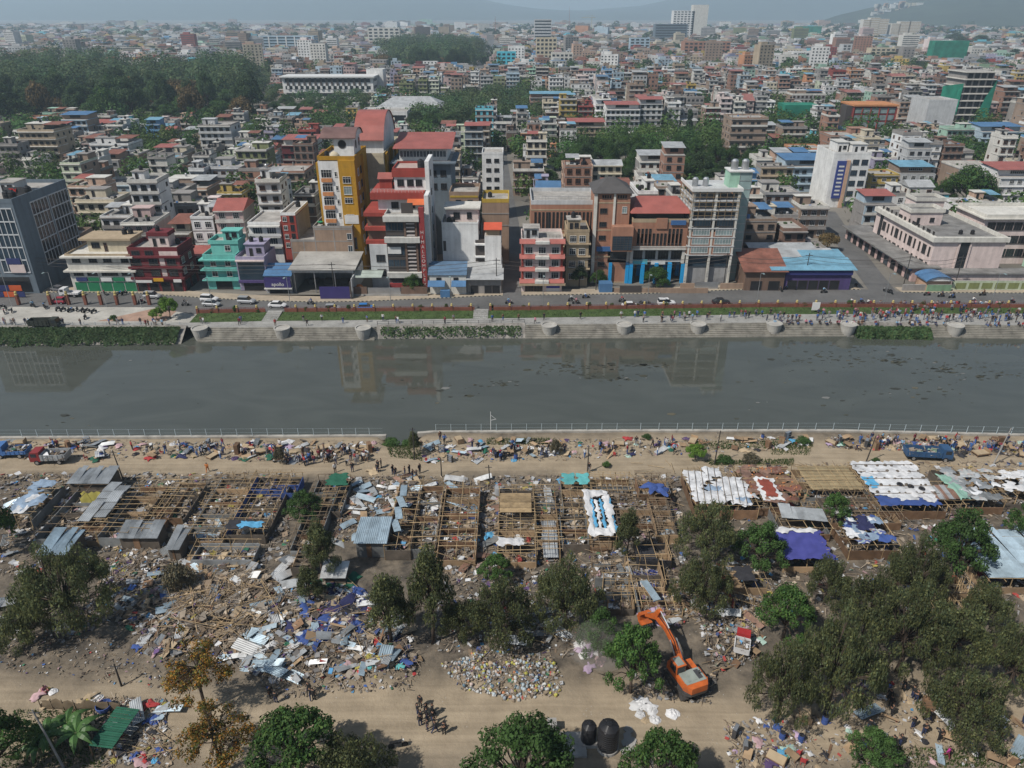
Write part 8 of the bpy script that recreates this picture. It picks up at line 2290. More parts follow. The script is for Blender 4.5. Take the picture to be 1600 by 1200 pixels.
for (px, py) in ((980,1150),(978,1160),(984,1168),(976,1175),(988,1158),(982,1140)):
    x, y = G(px, py); o = MB().prism([(-.45,-.3),(.3,-.38),(.5,.1),(.1,.4),(-.4,.25)], 0, .12).build('paving_slab', M_CONC, None, (x, y, gz(x,y)), U(0,6)); tag(o, 'broken concrete paving slab beside the large black tank', 'slab', 'broken paving slabs')
# utility poles of the camp
def utility_pole(px, py, h, lean, label, mat=None, arm=True, r0=0.11):
    x, y = G(px, py); r = empty('utility_pole', (x, y, gz(x,y)), 0, label, 'pole')
    top = Vector((lean[0], lean[1], h)); MB().tube([(0,0,-.2), top], [r0, r0*0.6], 8).build('shaft', mat or pm('dark_pole', (0.05,0.045,0.04), 0.9), r)
    if arm: MB().bar(top+Vector((-.5,0,-.4)), top+Vector((.5,0,-.4)), .07).build('crossarm', M_DSTEEL, r)
for a in ((193,750,5.2,(-.4,0),'dark wooden pole at the grey tin shed'),(918,738,4.6,(0,.1),'dark pole standing at the sandy track'),(1116,726,6.0,(.2,0),'grey pole by the round green bush'),(1353,722,4.8,(.5,0),'leaning dark pole above the mat roof'),(1552,725,6.5,(.8,0),'tall pale leaning pole by the patchwork roof'),(648,718,5.8,(0,0),'thin pole at the river inlet'),(766,757,3.4,(-.2,0),'thin pole beside the plastic tank'),(690,745,3.4,(0,0),'thin stake at the camp edge'),(1505,712,3.0,(.2,0),'short stake by the dump truck'),(190,1072,3.2,(0,0),'thin metal stake by the dirt road'),(100,1200,7.0,(-1.2,.6),'concrete electricity pole in the garden corner'),(1018,1215,5.0,(-.1,.2),'pale pole among the green leaves')):
    utility_pole(*a, mat=M_CONC if 'concrete' in a[4] or 'pale' in a[4] else None)
x, y = G(767, 672); r = empty('river_mast', (x, y-0.2, 0.2), 0, 'white metal mast with a triangular bracket on the bank wall', 'mast'); MB().tube([(0,0,0),(0,0,3.4)],[.07,.05],6).build('shaft', M_FWHITE, r); MB().bar((0,0,2.8),(.9,0,2.0),.05).bar((0,0,1.8),(.9,0,2.0),.05).build('bracket', M_FWHITE, r)
x, y = G(781, 772); r = empty('water_tank', (x, y, 0), 0, 'grey plastic water tank with a red lid beside the bamboo frame', 'tank'); big_tank(r, 0.75, 1.5, 0.1, pm('tank_grey', (0.25,0.26,0.27), 0.6)); MB().lathe([(.25,1.62),(.25,1.7)],10).build('lid', CLO['red'], r)
# street lamps of the promenade and wires
lamp_me = MB().tube([(0,0,0),(0,0,8.6)],[.09,.05],7).mesh('shaft', M_STEEL); arm_me = MB().bar((0,0,8.5),(0,-1.5,8.9),.07).mesh('arm', M_STEEL); head_me = MB().box(-.22,.22,-2.1,-1.3,8.86,8.98).mesh('lamp_head', M_LGLASS)
for i, px in enumerate((20,92,168,222,335,456,612,706,848,1010,1180,1378,1545)):
    x, y = G(px, interp([(0,478),(240,480),(300,490),(400,488),(800,485),(1200,480),(1600,481)], px)); r = empty('street_lamp', (x, y-0.3, 0), 0, 'tall grey street lamp with flat lamp head along the riverside road', 'lamp', 'street lamps of the riverside road')
    for nm, me in (('shaft',lamp_me),('arm',arm_me),('lamp_head',head_me)): mobj(nm, me, r)
wires = []
for i, px in enumerate((62,524,776,931,1130,1255,1410,1490)):
    x, y = G(px, interp([(0,452),(312,459),(500,466),(800,457),(1180,448),(1400,452),(1600,453)], px)); r = empty('power_pole', (x, y, 0), 0, 'dark power pole with crossarms in front of the street shops', 'pole', 'power poles along the shops')
    MB().tube([(0,0,0),(0,0,9)],[.13,.09],7).build('shaft', pm('dark_pole', (0.05,0.045,0.04), 0.9), r); MB().box(-.9,.9,-.06,.06,8.3,8.45).build('crossarm', M_DSTEEL, r); MB().box(-.7,.7,-.06,.06,7.4,7.5).build('crossarm', M_DSTEEL, r)
    wires.append((x, y))
for (a, b_) in zip(wires, wires[1:]):
    mb = MB()
    for dz, dx in ((8.5,-.8),(8.5,.8),(8.4,.1),(7.5,0),(7.4,.6),(6.6,.2)):
        n = 10; pts = [(a[0]+(b_[0]-a[0])*k/n+dx*0.3, a[1]+(b_[1]-a[1])*k/n+dx*.2, dz-1.1*4*(k/n)*(1-k/n)) for k in range(n+1)]
        mb.tube(pts, .025, 3, cap=False)
    tag(mb.build('power_wires', M_FDARK), 'sagging power wires strung between the shop front poles', 'wires', 'power wires')
# notice board on the lawn
x, y = G(1273, 489); r = empty('notice_board', (x, y, 0), 0, 'white notice board on posts on the lawn by the brick wall', 'board'); MB().box(-.9,.9,-.05,.05,.7,2.6).build('panel', M_FWHITE, r); [MB().box(q-.06,q+.06,-.03,.03,0,.7).build('post', M_DSTEEL, r) for q in (-.7,.7)]

# ---- vehicles
M_TYRE = pm('tyre_rubber', (0.015,0.015,0.016), 0.9, 0.2)
WHEEL = MB().tube([(-.1,0,0),(.1,0,0)], .32, 14).mesh('wheel', M_TYRE); RIM = MB().tube([(-.11,0,0),(.11,0,0)], .19, 10).mesh('rim', M_STEEL)
M_LAMP = paint('headlamp', (0.6,0.6,0.58)); M_TAIL = paint('taillamp', (0.35,0.02,0.02))
def car_mesh(L, W, secs):
    mb = MB(); n = 8
    for (x, hw, zs, zb) in secs:
        pts = [(-hw*0.92,zs),(-hw,zs+(zb-zs)*.35),(-hw*.98,zs+(zb-zs)*.75),(-hw*.86,zb),(hw*.86,zb),(hw*.98,zs+(zb-zs)*.75),(hw,zs+(zb-zs)*.35),(hw*.92,zs)]
        mb.v.extend([(x, y, z) for y, z in pts])
    for k in range(len(secs)-1):
        for i in range(n): a = k*n+i; b_ = k*n+(i+1) % n; mb.f.append((a,b_,b_+n,a+n)); mb.m.append(0)
    mb.f.append(tuple(range(n-1,-1,-1))); mb.f.append(tuple(range((len(secs)-1)*n, len(secs)*n))); mb.m += [0,0]
    return mb
def make_car(kind, name):
    r = empty(name)
    if kind == 'sedan': L, secs, cab = 4.3, [(-2.1,.6,.35,.75),(-2.0,.8,.28,.9),(-1.2,.84,.25,.95),(.9,.85,.25,.93),(1.7,.8,.27,.8),(2.1,.62,.35,.65)], [(-1.65,.93,.7),(-1.0,1.42,.6),(.35,1.45,.6),(1.15,.93,.7)]
    elif kind == 'suv': L, secs, cab = 4.3, [(-2.1,.7,.4,1.0),(-2.0,.85,.34,1.08),(-1.2,.88,.32,1.08),(.9,.88,.32,1.06),(1.75,.84,.34,.98),(2.1,.7,.42,.8)], [(-2.02,1.08,.74),(-1.8,1.68,.64),(.35,1.70,.64),(1.05,1.06,.74)]
    else: L, secs, cab = 3.7, [(-1.8,.65,.35,.85),(-1.72,.78,.3,.95),(-.9,.8,.27,.96),(.8,.8,.27,.94),(1.5,.76,.3,.85),(1.82,.62,.38,.7)], [(-1.7,.95,.68),(-1.4,1.48,.58),(.3,1.5,.58),(1.0,.94,.68)]
    bm_ = car_mesh(L, 1.7, secs); body = bm_.build('body', paint('car_white', (0.6,0.6,0.6)), r, smooth=False, fix=True)
    g = MB(); v = []
    for (x, z, hw) in cab: v += [(x,-hw,z),(x,hw,z)]
    g.v = v; g.f = [(0,1,3,2),(2,3,5,4),(4,5,7,6),(0,2,4,6),(1,7,5,3)]; g.m = [1,0,1,1,1]
    g.build('cabin', [paint('car_white', (0.6,0.6,0.6)), M_CABG], r, fix=True)
    (x1, z1, h1), (x2, z2, h2) = cab[1], cab[2]
    MB().box(x1-.05, x2+.05, -h1, h1, z1+.005, z1+.05).build('roof', paint('car_white', (0.6,0.6,0.6)), r)
    wx = L*0.31
    for x in (-wx, wx):
        for y in (-.78, .78):
            w = mobj('wheel', WHEEL, r, (x, y, .32), R(90)); mobj('rim', RIM, w)
    e = secs[-1][0]; t = secs[0][0]
    for y in (-.55, .33):
        MB().box(e-.12, e+.01, y, y+.22, secs[-1][3]-.14, secs[-1][3]-.02).build('headlight', M_LAMP, r); MB().box(t-.01, t+.1, y, y+.22, secs[0][3]-.2, secs[0][3]-.05).build('taillight', M_TAIL, r)
    return r
def recolour(root, mats):
    for c in root.children:
        if c.type == 'MESH' and c.name.split('.')[0] in ('body','roof','cabin','tank','fairing','cargo_bed','cab'):
            sl = c.material_slots[0]; sl.link = 'OBJECT'; sl.material = mats
PROTO = {k: make_car(k, 'car') for k in ('sedan','suv','hatch')}
FIRSTC = {k: True for k in PROTO}
CARC = {'white': paint('car_white', (0.6,0.6,0.6)), 'silver': pm('car_silver', (0.42,0.43,0.44), .35, .05, metal=.4), 'black': paint('car_black', (0.02,0.02,0.022)), 'blue': paint('car_blue', (0.03,0.16,0.42)), 'red': paint('car_red', (0.30,0.03,0.05)), 'grey': paint('car_grey', (0.10,0.10,0.11))}
def park(kind, px, py, colr, rz, label, z=0.02):
    o = PROTO[kind] if FIRSTC[kind] else copy_tree(PROTO[kind]); FIRSTC[kind] = False
    x, y = G(px, py); o.location = (x, y, z); o.rotation_euler = (0,0,R(rz)); recolour(o, CARC[colr]); tag(o, label, 'car', 'cars on the riverside road')
for a in (('suv',1041,477,'white',3,'white estate car driving past the blue pillared block'),('sedan',1009,479,'grey',2,'dark grey car behind the white estate by the brick wall'),('sedan',1126,475,'black',2,'black car near the unfinished tower'),('sedan',434,480,'white',-4,'white saloon on the road before the sign shop'),
          ('hatch',572,484,'blue',4,'bright blue hatchback close to the brick wall'),('hatch',520,485,'silver',5,'silver hatchback half hidden by the brick wall'),('suv',239,466,'silver',-5,'silver car before the maroon corner block'),('suv',328,471,'white',-8,'white car parked behind another at the teal house'),
          ('sedan',331,478,'silver',-8,'silver saloon in front of the white parked car'),('suv',386,474,'silver',-6,'silver car below the purple shop house'),('hatch',92,474,'red',178,'dark red hatchback behind the plaza fence'),('hatch',90,455,'grey',160,'dark car parked beside the office block'),('sedan',985,481,'white',2,'white car hidden low behind the brick wall'),('hatch',968,432,'white',80,'small pale car parked under the blue pillars'),('suv',118,270,'white',20,'white car parked in the yard of the tan house')):
    park(*a)
# trucks
def truck(px, py, rz, label, cabc, bedc, L=6.0, load=None, name='truck', H=0.9):
    x, y = G(px, py); r = empty(name, (x, y, gz(x,y) if y < 107 else 0.02), R(rz), label, 'truck')
    MB().box(-L/2, L/2, -.4, .4, .55, .75).build('chassis', M_DSTEEL, r)
    cb = MB().yprism([(L/2-1.5,.6),(L/2+.05,.6),(L/2+.1,1.35),(L/2-.2,2.2),(L/2-1.5,2.25)], -.95, .95).build('cab', cabc, r)
    ws = MB(); ws.face([(L/2+.11,-.8,1.42),(L/2+.11,.8,1.42),(L/2-.14,.8,2.12),(L/2-.14,-.8,2.12)]); ws.build('windscreen', M_CABG, cb)
    for s in (-1,1): MB().box(L/2-1.1, L/2-.25, s*.955-.01, s*.955+.01, 1.4, 2.0).build('side_window', M_CABG, cb)
    b0, b1 = -L/2-.1, L/2-1.6
    MB().box(b0, b1, -1.02, 1.02, .78, .88).build('cargo_floor', bedc, r)
    for q in ((b0,b1,-1.05,-.98),(b0,b1,.98,1.05),(b0-.04,b0+.03,-.98,.98),(b1-.03,b1+.04,-.98,.98)): MB().box(*q, .8, .88+H).build('cargo_side', bedc, r)
    for k in range(5):
        xx = b0+(b1-b0)*(k+.5)/5
        for s in (-1,1): MB().box(xx-.04, xx+.04, s*1.08-.03, s*1.08+.03, .8, .88+H).build('side_rib', bedc, r)
    for xx in (-L/2+1.0, L/2-.9):
        for s in (-1,1): w = mobj('wheel', WHEEL, r, (xx, s*.85, .42), R(90), 1.3); mobj('rim', RIM, w)
    for s in (-.7,.5): MB().box(L/2+.06, L/2+.12, s, s+.22, .95, 1.12).build('headlight', M_LAMP, r)
    if load:
        mb = MB(); mb.c = []; clutter(mb, b0+.2, b1-.2, -.85, .85, 60, lambda a, b: 1.0, .6, load, .5); o = mb.build('load', M_CLUT, r); o['kind'] = 'stuff'
    return r
MTB = pm('truck_blue', (0.035,0.09,0.19), .5, .2, .8, dirt=.25)
truck(1447, 716, -6, 'dark blue open dump truck on the sandy track', MTB, MTB, 6.6, [(0.2,0.28,0.2),(0.35,0.33,0.3),(0.3,0.25,0.2)], 'dump_truck', .85)
truck(82, 722, 183, 'red cab truck loading belongings on the sandy bank', pm('truck_red', (0.22,0.03,0.03), .5, .2), TIN['grey'], 5.2, MIXC)
truck(22, 712, 184, 'blue pickup truck with loaded bed at the sandy bank', pm('pickup_blue', (0.06,0.15,0.36), .5, .2), pm('pickup_blue', (0.06,0.15,0.36), .5, .2), 4.8, MIXC, 'pickup_truck', .5)
M_OLIVE = pm('police_truck', (0.035,0.04,0.032), .7, .2)
truck(72, 512, 4, 'dark canvas backed police truck parked on the plaza', M_OLIVE, M_OLIVE, 6.0, None, 'police_truck', 1.2)
truck(112, 463, 178, 'white pickup on the road beside the beige block', CARC['white'], CARC['white'], 4.6, None, 'pickup_truck', .35)
truck(1158, 1015, 70, 'small red and white van body stranded among the rubble', pm('van_red', (0.35,0.03,0.03), .5, .2), CLO['white'], 3.8, MIXC, 'small_truck', .9).scale = (.75,.75,.75)
# motorcycles
def make_bike():
    r = empty('motorcycle')
    for x in (-.62,.66):
        MB().tube([(x,-.06,.3),(x,.06,.3)], .3, 12).build('wheel', M_TYRE, r)
    MB().obox((.12,0,.78),(.3,0,.04),(0,.13,0),(0,0,.11)).build('tank', CARC['black'], r)
    MB().obox((-.35,0,.8),(.38,0,.03),(0,.13,0),(0,0,.06)).build('seat', M_TYRE, r)
    MB().box(-.25,.25,-.14,.14,.3,.62).build('engine', M_DSTEEL, r)
    MB().bar((.62,0,.3),(.42,0,.98),.07).build('fork', M_STEEL, r); MB().bar((.4,-.34,1.02),(.4,.34,1.02),.04).build('handlebar', M_DSTEEL, r); MB().bar((-.62,0,.32),(.1,0,.6),.07).build('frame', M_DSTEEL, r)
    MB().box(.5,.62,-.09,.09,.82,.98).build('headlight', M_LAMP, r)
    return r
BIKE = make_bike(); BF = [True]
BC = [CARC['black'], CARC['black'], CARC['red'], CARC['grey'], CARC['blue']]
def bike(x, y, rz, label, group, z=0.02, mat=None):
    o = BIKE if BF[0] else copy_tree(BIKE); BF[0] = False
    o.location = (x, y, z); o.rotation_euler = (0, 0, rz); recolour(o, mat or rnd.choice(BC)); tag(o, label, 'motorcycle', group); return o
x, y = G(622, 1168); bike(x, y, R(12), 'black motorcycle parked alone on the dirt road', None, gz(x,y), CARC['black'])
for (px, py) in ((780,712),(790,714),(785,716),(1470,690),(1476,693)):
    x, y = G(px, py); bike(x, y, U(0,6), 'motorcycle standing among belongings on the sandy bank', 'motorcycles on the bank', gz(x,y))
for (px, py) in ((5,482),(12,485),(20,488),(68,480),(74,482),(90,485),(98,486),(106,487),(113,487),(120,486),(128,487),(138,488),(148,489),(134,498),(10,490)):
    x, y = G(px+U(-3,3), py); bike(x, y, U(1,2.2), 'motorcycle parked in the row on the plaza', 'motorcycles parked on the plaza')
for (px, py) in ((163,461),(186,462),(196,461),(1220,455),(1230,453),(1243,452),(1265,450),(1310,447),(1320,449),(1336,449),(1384,457),(1390,459),(1180,444)):
    x, y = G(px+U(-2,2), py); bike(x, y, U(0.6,2.4), 'motorcycle parked at the pavement edge before the shops', 'motorcycles at the pavement', .17)
# people
def body_mesh(name, J, height=1.0):
    P = {'pelvis': (0,0,.93), 'spine': (0,.01,1.10), 'chest': (0,.0,1.30), 'neck': (0,.01,1.46), 'head': (0,-.015,1.56), 'crown': (0,-.01,1.67)}
    for s, k in ((-1,'l'),(1,'r')):
        P.update({'sh'+k: (s*.17,0,1.39), 'el'+k: (s*.23,.03,1.11), 'wr'+k: (s*.22,-.05,.88), 'ha'+k: (s*.215,-.08,.77), 'hi'+k: (s*.09,0,.88), 'kn'+k: (s*.10,-.02,.49), 'an'+k: (s*.10,.02,.09), 'to'+k: (s*.115,-.13,.05)})
    P.update(J)
    Rr = {'pelvis': (.15,.11), 'spine': (.14,.10), 'chest': (.165,.11), 'neck': (.055,.055), 'head': (.085,.10), 'crown': (.07,.075)}
    for k in 'lr': Rr.update({'sh'+k: (.07,.07), 'el'+k: (.048,.048), 'wr'+k: (.034,.034), 'ha'+k: (.03,.042), 'hi'+k: (.10,.10), 'kn'+k: (.065,.065), 'an'+k: (.042,.045), 'to'+k: (.035,.045)})
    names = list(P); E = [('pelvis','spine'),('spine','chest'),('chest','neck'),('neck','head'),('head','crown')]
    for k in 'lr': E += [('chest','sh'+k),('sh'+k,'el'+k),('el'+k,'wr'+k),('wr'+k,'ha'+k),('pelvis','hi'+k),('hi'+k,'kn'+k),('kn'+k,'an'+k),('an'+k,'to'+k)]
    me = bpy.data.meshes.new('tmp'); me.from_pydata([P[n] for n in names], [(names.index(a), names.index(b)) for a, b in E], [])
    o = bpy.data.objects.new('tmp', me); col.objects.link(o)
    o.modifiers.new('s', 'SKIN')
    for i, n in enumerate(names):
        me.skin_vertices[0].data[i].radius = Rr[n]; me.skin_vertices[0].data[i].use_root = (n == 'pelvis')
    o.modifiers.new('d', 'SUBSURF').levels = 1
    out = bpy.data.meshes.new_from_object(o.evaluated_get(bpy.context.evaluated_depsgraph_get()))
    bpy.data.objects.remove(o); bpy.data.meshes.remove(me)
    out.name = name
    segs = [(Vector(P[a]), Vector(P[b]), a, b) for a, b in E]
    while len(out.materials): out.materials.pop()
    for m in (MSKIN, MHAIR, CLO['navy'], CLO['black']): out.materials.append(m)     # skin, hair and shoes, top, trousers
    idx = []
    for f in out.polygons:
        c = f.center; best = None
        for a, b, na, nb in segs:
            d = b-a; t = max(0, min(1, (c-a).dot(d)/d.length_squared)); q = (a+d*t-c).length
            if best is None or q < best[0]: best = (q, na, nb)
        nb = best[2]
        if nb == 'crown' or nb == 'head':
            hc = Vector(P['head']); idx.append(1 if (c.z > hc.z+.055 or (c.y > hc.y+.03 and c.z > hc.z-.05)) else 0)
        elif nb == 'neck': idx.append(2 if c.z < P['neck'][2]-.05 else 0)
        elif nb[:2] in ('ha',): idx.append(0)
        elif nb[:2] == 'wr': idx.append(2 if (c-Vector(P['el'+nb[2]])).length < .16 else 0)
        elif nb[:2] == 'to': idx.append(1)
        elif nb[:2] in ('kn','an') or nb[:2] == 'hi': idx.append(3)
        elif nb == 'spine': idx.append(3 if c.z < P['pelvis'][2]+.04 and 'pelvis' not in J else 2)
        else: idx.append(2)
    out.polygons.foreach_set('material_index', idx)
    out.polygons.foreach_set('use_smooth', [True]*len(idx))
    return out
MSKIN = pm('skin', (0.30,0.17,0.11), .6, .1); MHAIR = pm('hair', (0.015,0.012,0.01), .7, .1)
POSE = {
 'standing': body_mesh('person', {}),
 'walking': body_mesh('person', {'knl': (-.10,-.16,.51),'anl': (-.10,-.20,.10),'tol': (-.11,-.36,.07),'knr': (.10,.06,.49),'anr': (.10,.30,.14),'tor': (.11,.18,.04),'ell': (-.23,.12,1.12),'wrl': (-.22,.10,.90),'hal': (-.22,.08,.80),'elr': (.23,-.06,1.12),'wrr': (.21,-.20,.94),'har': (.21,-.27,.87)}),
 'with folded arms': body_mesh('person', {'ell': (-.25,-.04,1.12),'wrl': (-.04,-.20,1.16),'hal': (.07,-.21,1.18),'elr': (.25,-.04,1.12),'wrr': (.04,-.19,1.20),'har': (-.07,-.20,1.22)}),
 'bending over': body_mesh('person', {'spine': (0,-.16,1.02),'chest': (0,-.36,1.08),'neck': (0,-.50,1.10),'head': (0,-.59,1.08),'crown': (0,-.69,1.04),'shl': (-.17,-.40,1.08),'shr': (.17,-.40,1.08),'ell': (-.2,-.44,.80),'elr': (.2,-.44,.80),'wrl': (-.16,-.50,.56),'wrr': (.16,-.50,.56),'hal': (-.14,-.52,.46),'har': (.14,-.52,.46)}),
 'sitting': body_mesh('person', {'pelvis': (0,0,.10),'spine': (0,0,.28),'chest': (0,-.03,.48),'neck': (0,-.05,.64),'head': (0,-.08,.74),'crown': (0,-.08,.85),'shl': (-.17,-.04,.57),'shr': (.17,-.04,.57),'ell': (-.23,-.10,.32),'elr': (.23,-.10,.32),'wrl': (-.15,-.32,.30),'wrr': (.15,-.32,.30),'hal': (-.10,-.40,.33),'har': (.10,-.40,.33),'hil': (-.09,-.03,.09),'hir': (.09,-.03,.09),'knl': (-.12,-.42,.32),'knr': (.12,-.42,.32),'anl': (-.11,-.50,-.08),'anr': (.11,-.50,-.08),'tol': (-.11,-.64,-.13),'tor': (.11,-.64,-.13)}),
 'riding': body_mesh('person', {'spine': (0,-.04,1.10),'chest': (0,-.10,1.29),'neck': (0,-.13,1.45),'head': (0,-.17,1.55),'crown': (0,-.17,1.66),'shl': (-.17,-.11,1.38),'shr': (.17,-.11,1.38),'ell': (-.28,-.32,1.20),'elr': (.28,-.32,1.20),'wrl': (-.28,-.55,1.12),'wrr': (.28,-.55,1.12),'hal': (-.28,-.63,1.10),'har': (.28,-.63,1.10),'hil': (-.10,-.02,.90),'hir': (.10,-.02,.90),'knl': (-.20,-.38,.78),'knr': (.20,-.38,.78),'anl': (-.19,-.20,.40),'anr': (.19,-.20,.40),'tol': (-.19,-.34,.34),'tor': (.19,-.34,.34)}),
}
PC = {k: pm('clothes_'+k, c, .85, .12, 3.0) for k, c in {'white': (.58,.58,.57), 'red': (.36,.04,.045), 'blue': (.05,.13,.34), 'black': (.02,.02,.022), 'grey': (.20,.20,.21), 'maroon': (.16,.025,.04), 'pink': (.48,.20,.26), 'green': (.04,.20,.10), 'sky blue': (.20,.36,.50), 'orange': (.48,.16,.04), 'dark blue': (.025,.035,.085), 'brown': (.14,.08,.05), 'yellow': (.45,.34,.05), 'magenta': (.42,.04,.24)}.items()}
TOPS = ['white','white','red','blue','black','black','grey','maroon','pink','grey','sky blue','dark blue','dark blue','white','blue','brown','black','black','grey']
n_pp = [0]; PMAX = 298
rp = random.Random(404)
def person(x, y, z, pose, rz, where, group, top=None, legs=None):
    if n_pp[0] >= PMAX: return
    n_pp[0] += 1
    o = mobj('person', POSE[pose], None, (x, y, z), rz, rp.uniform(1.0,1.1))
    o.scale.x *= 1.15; o.scale.y *= 1.15
    top = top or rp.choice(TOPS); legs = legs or rp.choice(['black','dark blue','grey','brown','black','blue'])
    for i, k in ((2, top), (3, legs)):
        s = o.material_slots[i]; s.link = 'OBJECT'; s.material = PC[k]
    tag(o, 'person in %s and %s %s %s' % (top, legs, pose, where), 'person', group)
    return o
def crowd(px0, px1, la, lb, n, where, group, ta=.1, tb=.95, poses=('standing','standing','walking','with folded arms'), face=None):
    for k in range(n):
        px = rp.uniform(px0, px1); x = G(px, 500)[0]; t = rp.uniform(ta, tb)
        y = interp(la,x)+(interp(lb,x)-interp(la,x))*t
        if in_gap(x): continue
        person(x, y, .01, rp.choice(poses), rp.uniform(-.8,.8) if face is None else face+rp.uniform(-.5,.5), where, group)
# police: dark uniforms
def police(pts, where, group, z=None):
    for (px, py) in pts:
        x, y = G(px, py); person(x, y, gz(x,y) if z is None else z, rp.choice(['standing','standing','walking','with folded arms']), rp.uniform(0,6.28), where, group, 'black', rp.choice(['black','dark blue']))
police(((657,1105),(653,1118),(658,1127),(666,1117),(667,1124),(676,1117),(677,1130),(657,1134),(668,1141),(680,1145),(694,1146),(678,1137)), 'grouped on the dirt road', 'officers on the dirt road')
police(((424,1090),(432,1098),(484,1085),(487,1092),(491,1094)), 'at the edge of the rubble heap', 'officers by the rubble heap')
police(((590,738),(591,733),(596,731),(614,741),(618,744),(633,743),(640,740),(645,747),(651,748),(551,737),(656,739)), 'on the sandy track behind the huts', 'officers on the sandy track')
police(((1333,1103),(1388,1095),(1390,1105),(1392,1118),(1410,1080),(1424,1090),(1430,1096),(1405,1165),(1425,1138),(1442,1148),(1466,1158),(1530,1150),(1597,1130),(1502,1128),(1450,1128),(1355,1145),(1392,1168)), 'under the trees of the grove', 'officers in the grove')
for (px, py, t, l, pz, w) in ((1478,1185,'magenta','maroon','walking','carrying on through the grove'),(1560,1160,'brown','black','standing','by the long boards in the grove'),(325,738,'orange','orange','walking','alone on the sandy track'),(524,738,'white','black','standing','alone at the camp edge'),(70,1080,'pink','maroon','sitting','among bundles by the garden fence'),(920,738,'black','grey','standing','beside the dark pole')):
    x, y = G(px, py); person(x, y, gz(x,y), pz, rp.uniform(0,6.28), w, None, t, l)
for poly, n, where, g in (([(180,700),(440,700),(440,722),(180,722)],12,'sorting bundles by the inlet','people on the bank'),([(440,705),(580,705),(580,728),(440,728)],24,'in the throng on the sandy bank','carriers on the bank'),([(655,690),(700,690),(700,715),(655,715)],4,'by the red cloth on the bank','people past the inlet'),([(730,700),(860,700),(860,722),(730,722)],9,'loading bundles past the inlet','people past the inlet'),
                          ([(930,690),(1060,690),(1060,712),(930,712)],9,'at the stacked wood','people at the stacked wood'),([(1290,688),(1600,690),(1600,708),(1290,704)],18,'at the piles along the fence','people along the fence'),([(60,700),(180,700),(180,722),(100,722)],7,'around the red cab truck','people round the truck')):
    for (x, y) in scatter(poly, n): person(x, y, gz(x,y), rp.choice(['standing','walking','bending over','standing']), rp.uniform(0,6.28), where, g)
# far bank
crowd(1180, 1345, T_L, GF_L, 18, 'on the promenade before the brick wall', 'people on the promenade'); crowd(1345, 1600, T_L, GF_L, 36, 'in the promenade crowd', 'packed promenade crowd'); crowd(1200, 1600, T_L, GF_L, 18, 'on the top edge of the river steps', 'people seated on the steps', -.02, .05, ('sitting',), 0)
crowd(1360, 1600, GB_L, [(x, y+.9) for x, y in GB_L], 12, 'on the road behind the brick wall', 'onlookers at the wall', .4, .9); crowd(1000, 1180, T_L, GF_L, 14, 'on the paving above the drums', 'people above the drums'); crowd(820, 1000, T_L, GF_L, 6, 'on the quiet stretch of promenade', 'people on the quiet promenade')
crowd(585, 820, T_L, GF_L, 10, 'behind the promenade railing', 'people behind the railing', .3); crowd(310, 585, T_L, GF_L, 10, 'above the first flight of steps', 'people above the first steps'); crowd(-5, 150, T_L, GF_L, 14, 'on the plaza above the ivy wall', 'people on the plaza', .15, .6); crowd(170, 275, T_L, GF_L, 10, 'on the brick court of the plaza', 'people on the court', .1, .6)
for (px, py, a) in ((893,471,4),(900,475,186),(972,472,5),(915,466,8),(1287,458,5),(1345,475,3),(1470,464,186),(1487,466,186),(1535,462,186),(1330,476,8),(1356,478,4),(1520,474,6),(1580,474,4),(486,476,175),(222,474,2),(290,478,8),(795,475,4),(52,480,160),(1448,462,5)):
    x, y = G(px, py); bike(x, y, R(a), 'motorcycle with a rider on the riverside road', 'ridden motorcycles'); ca, sa = math.cos(R(a)), math.sin(R(a))
    person(x-.28*ca, y-.28*sa, .02, 'riding', R(a)+R(90), 'a motorcycle on the road', 'riders on the road')
for (px, py) in ((812,460),(1118,468),(1163,468),(1360,467),(1405,458),(306,462),(312,464),(1255,454),(1520,446),(1502,448)):
    x, y = G(px, py); person(x, y, .02, rp.choice(['standing','walking']), rp.uniform(0,6), 'by the kerb of the riverside road', 'people by the kerb')

# the rest of the throng, past counting
thr = MB(); thr.c = []
LOW = []
for k in ('standing', 'walking', 'with folded arms', 'sitting'):
    m = POSE[k]; LOW.append(([v.co.copy() for v in m.vertices], [(tuple(f.vertices), f.material_index) for f in m.polygons]))
TC = {k: tuple(m.node_tree.nodes['RGB'].outputs[0].default_value[:3]) for k, m in PC.items()}
def throng(px0, px1, la, lb, n, ta, tb):
    for k in range(n):
        px = rp.uniform(px0, px1); x = G(px, 500)[0]; y = interp(la,x)+(interp(lb,x)-interp(la,x))*rp.uniform(ta, tb)
        if in_gap(x): continue
        V, F = rp.choice(LOW[:3]) if ta > 0 else LOW[3]
        M = Matrix.Translation((x, y, .01)) @ Matrix.Rotation(rp.uniform(-1,1) if ta > 0 else rp.uniform(-.4,.4), 4, 'Z') @ Matrix.Diagonal((1.2,1.2,1.06,1)); b = len(thr.v)
        thr.v.extend([tuple(M @ v) for v in V]); cs = ((.3,.17,.11), (.015,.012,.01), TC[rp.choice(TOPS)], TC[rp.choice(['black','dark blue','grey','blue'])])
        for f, mi in F: thr.f.append(tuple(i+b for i in f)); thr.m.append(0); thr.c.append(cs[mi])
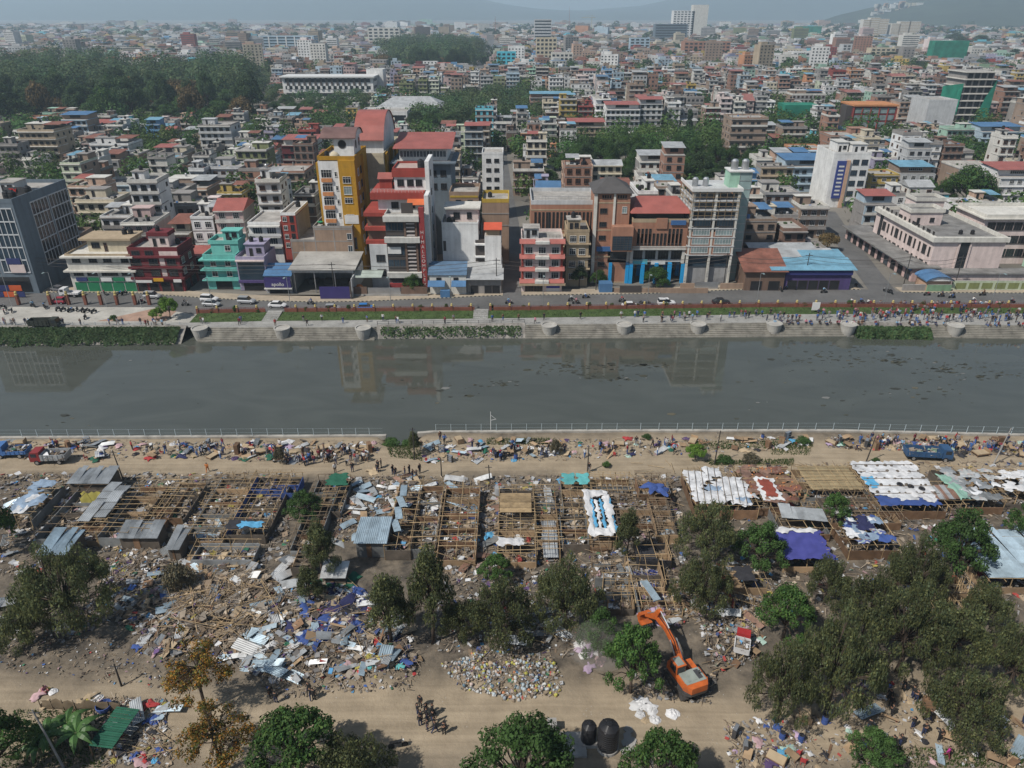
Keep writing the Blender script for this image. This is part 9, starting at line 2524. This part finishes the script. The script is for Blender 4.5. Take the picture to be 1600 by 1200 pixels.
def bank_throng(poly, n):
    for (x, y) in scatter(poly, n):
        V, F = rp.choice(LOW[:3]); M = Matrix.Translation((x, y, gz(x, y))) @ Matrix.Rotation(rp.uniform(0,6), 4, 'Z') @ Matrix.Diagonal((1.15,1.15,1.04,1)); b = len(thr.v)
        thr.v.extend([tuple(M @ v) for v in V]); cs = ((.3,.17,.11), (.015,.012,.01), TC[rp.choice(TOPS)], TC[rp.choice(['black','dark blue','grey','blue'])])
        for f, mi in F: thr.f.append(tuple(i+b for i in f)); thr.m.append(0); thr.c.append(cs[mi])
throng(1340, 1610, T_L, GF_L, 70, .1, .98); throng(1200, 1610, T_L, GF_L, 26, -.03, 0); throng(1380, 1610, GB_L, [(x, y+.9) for x, y in GB_L], 30, .4, .95); throng(1000, 1340, T_L, GF_L, 20, .1, .95); throng(1400, 1600, GF_L, GB_L, 16, .1, .8)
th2 = thr; thr = MB(); thr.c = []
bank_throng([(440,705),(580,705),(580,728),(440,728)], 26); bank_throng([(1290,688),(1600,690),(1600,708),(1290,704)], 24); bank_throng([(190,698),(440,698),(440,718),(190,718)], 14); bank_throng([(730,700),(1060,692),(1060,712),(730,720)], 16)
tag(thr.build('carrying_crowd', M_CLUT, smooth=True), 'rest of the throng carrying goods along the sandy bank', 'crowd', None, 'stuff'); thr = th2
tag(thr.build('onlooking_crowd', M_CLUT, smooth=True), 'dense crowd of onlookers filling the promenade and wall by the pink school', 'crowd', None, 'stuff')
# the valley haze
mb = MB().box(-9500, 9500, -300, 16500, -6, 1150)
haze = mb.mesh('haze', [])
hm = bpy.data.materials.new('haze_air'); hm.use_nodes = True
N = hm.node_tree.nodes; L = hm.node_tree.links
N.remove(N['Principled BSDF'])
pv = N.new('ShaderNodeVolumePrincipled')
pv.inputs['Color'].default_value = (0.66, 0.85, 1.0, 1)
pv.inputs['Density'].default_value = 0.00017
pv.inputs['Anisotropy'].default_value = 0.15
L.new(pv.outputs[0], N['Material Output'].inputs['Volume'])
haze.materials.append(hm)
ho = mobj('haze', haze)
tag(ho, 'pale blue haze filling the valley air', 'haze', None, 'stuff')

# dust thrown up by the digging
x, y = G(935, 1040)
dm = MB().lathe([(0.3,0.2),(2.2,0.8),(3.3,2.2),(3.2,3.6),(2.2,5.2),(0.8,6.2),(0.1,6.4)], 20)
dv = [(vx*(1+.35*noise.noise((vx,vy,vz*.6))), vy*.8*(1+.35*noise.noise((vy,vx,vz))), vz) for vx, vy, vz in dm.v]; dm.v = dv
dme = dm.mesh('dust_cloud', [], True)
d2 = bpy.data.materials.new('dust_air'); d2.use_nodes = True; N = d2.node_tree.nodes; L = d2.node_tree.links; N.remove(N['Principled BSDF'])
pv = N.new('ShaderNodeVolumePrincipled'); pv.inputs['Color'].default_value = (.9,.86,.8,1); pv.inputs['Density'].default_value = 0.09; L.new(pv.outputs[0], N['Material Output'].inputs['Volume']); dme.materials.append(d2)
tag(mobj('dust_cloud', dme, None, (x, y, 0)), 'thin cloud of pale dust beside the excavator', 'dust', None, 'stuff')
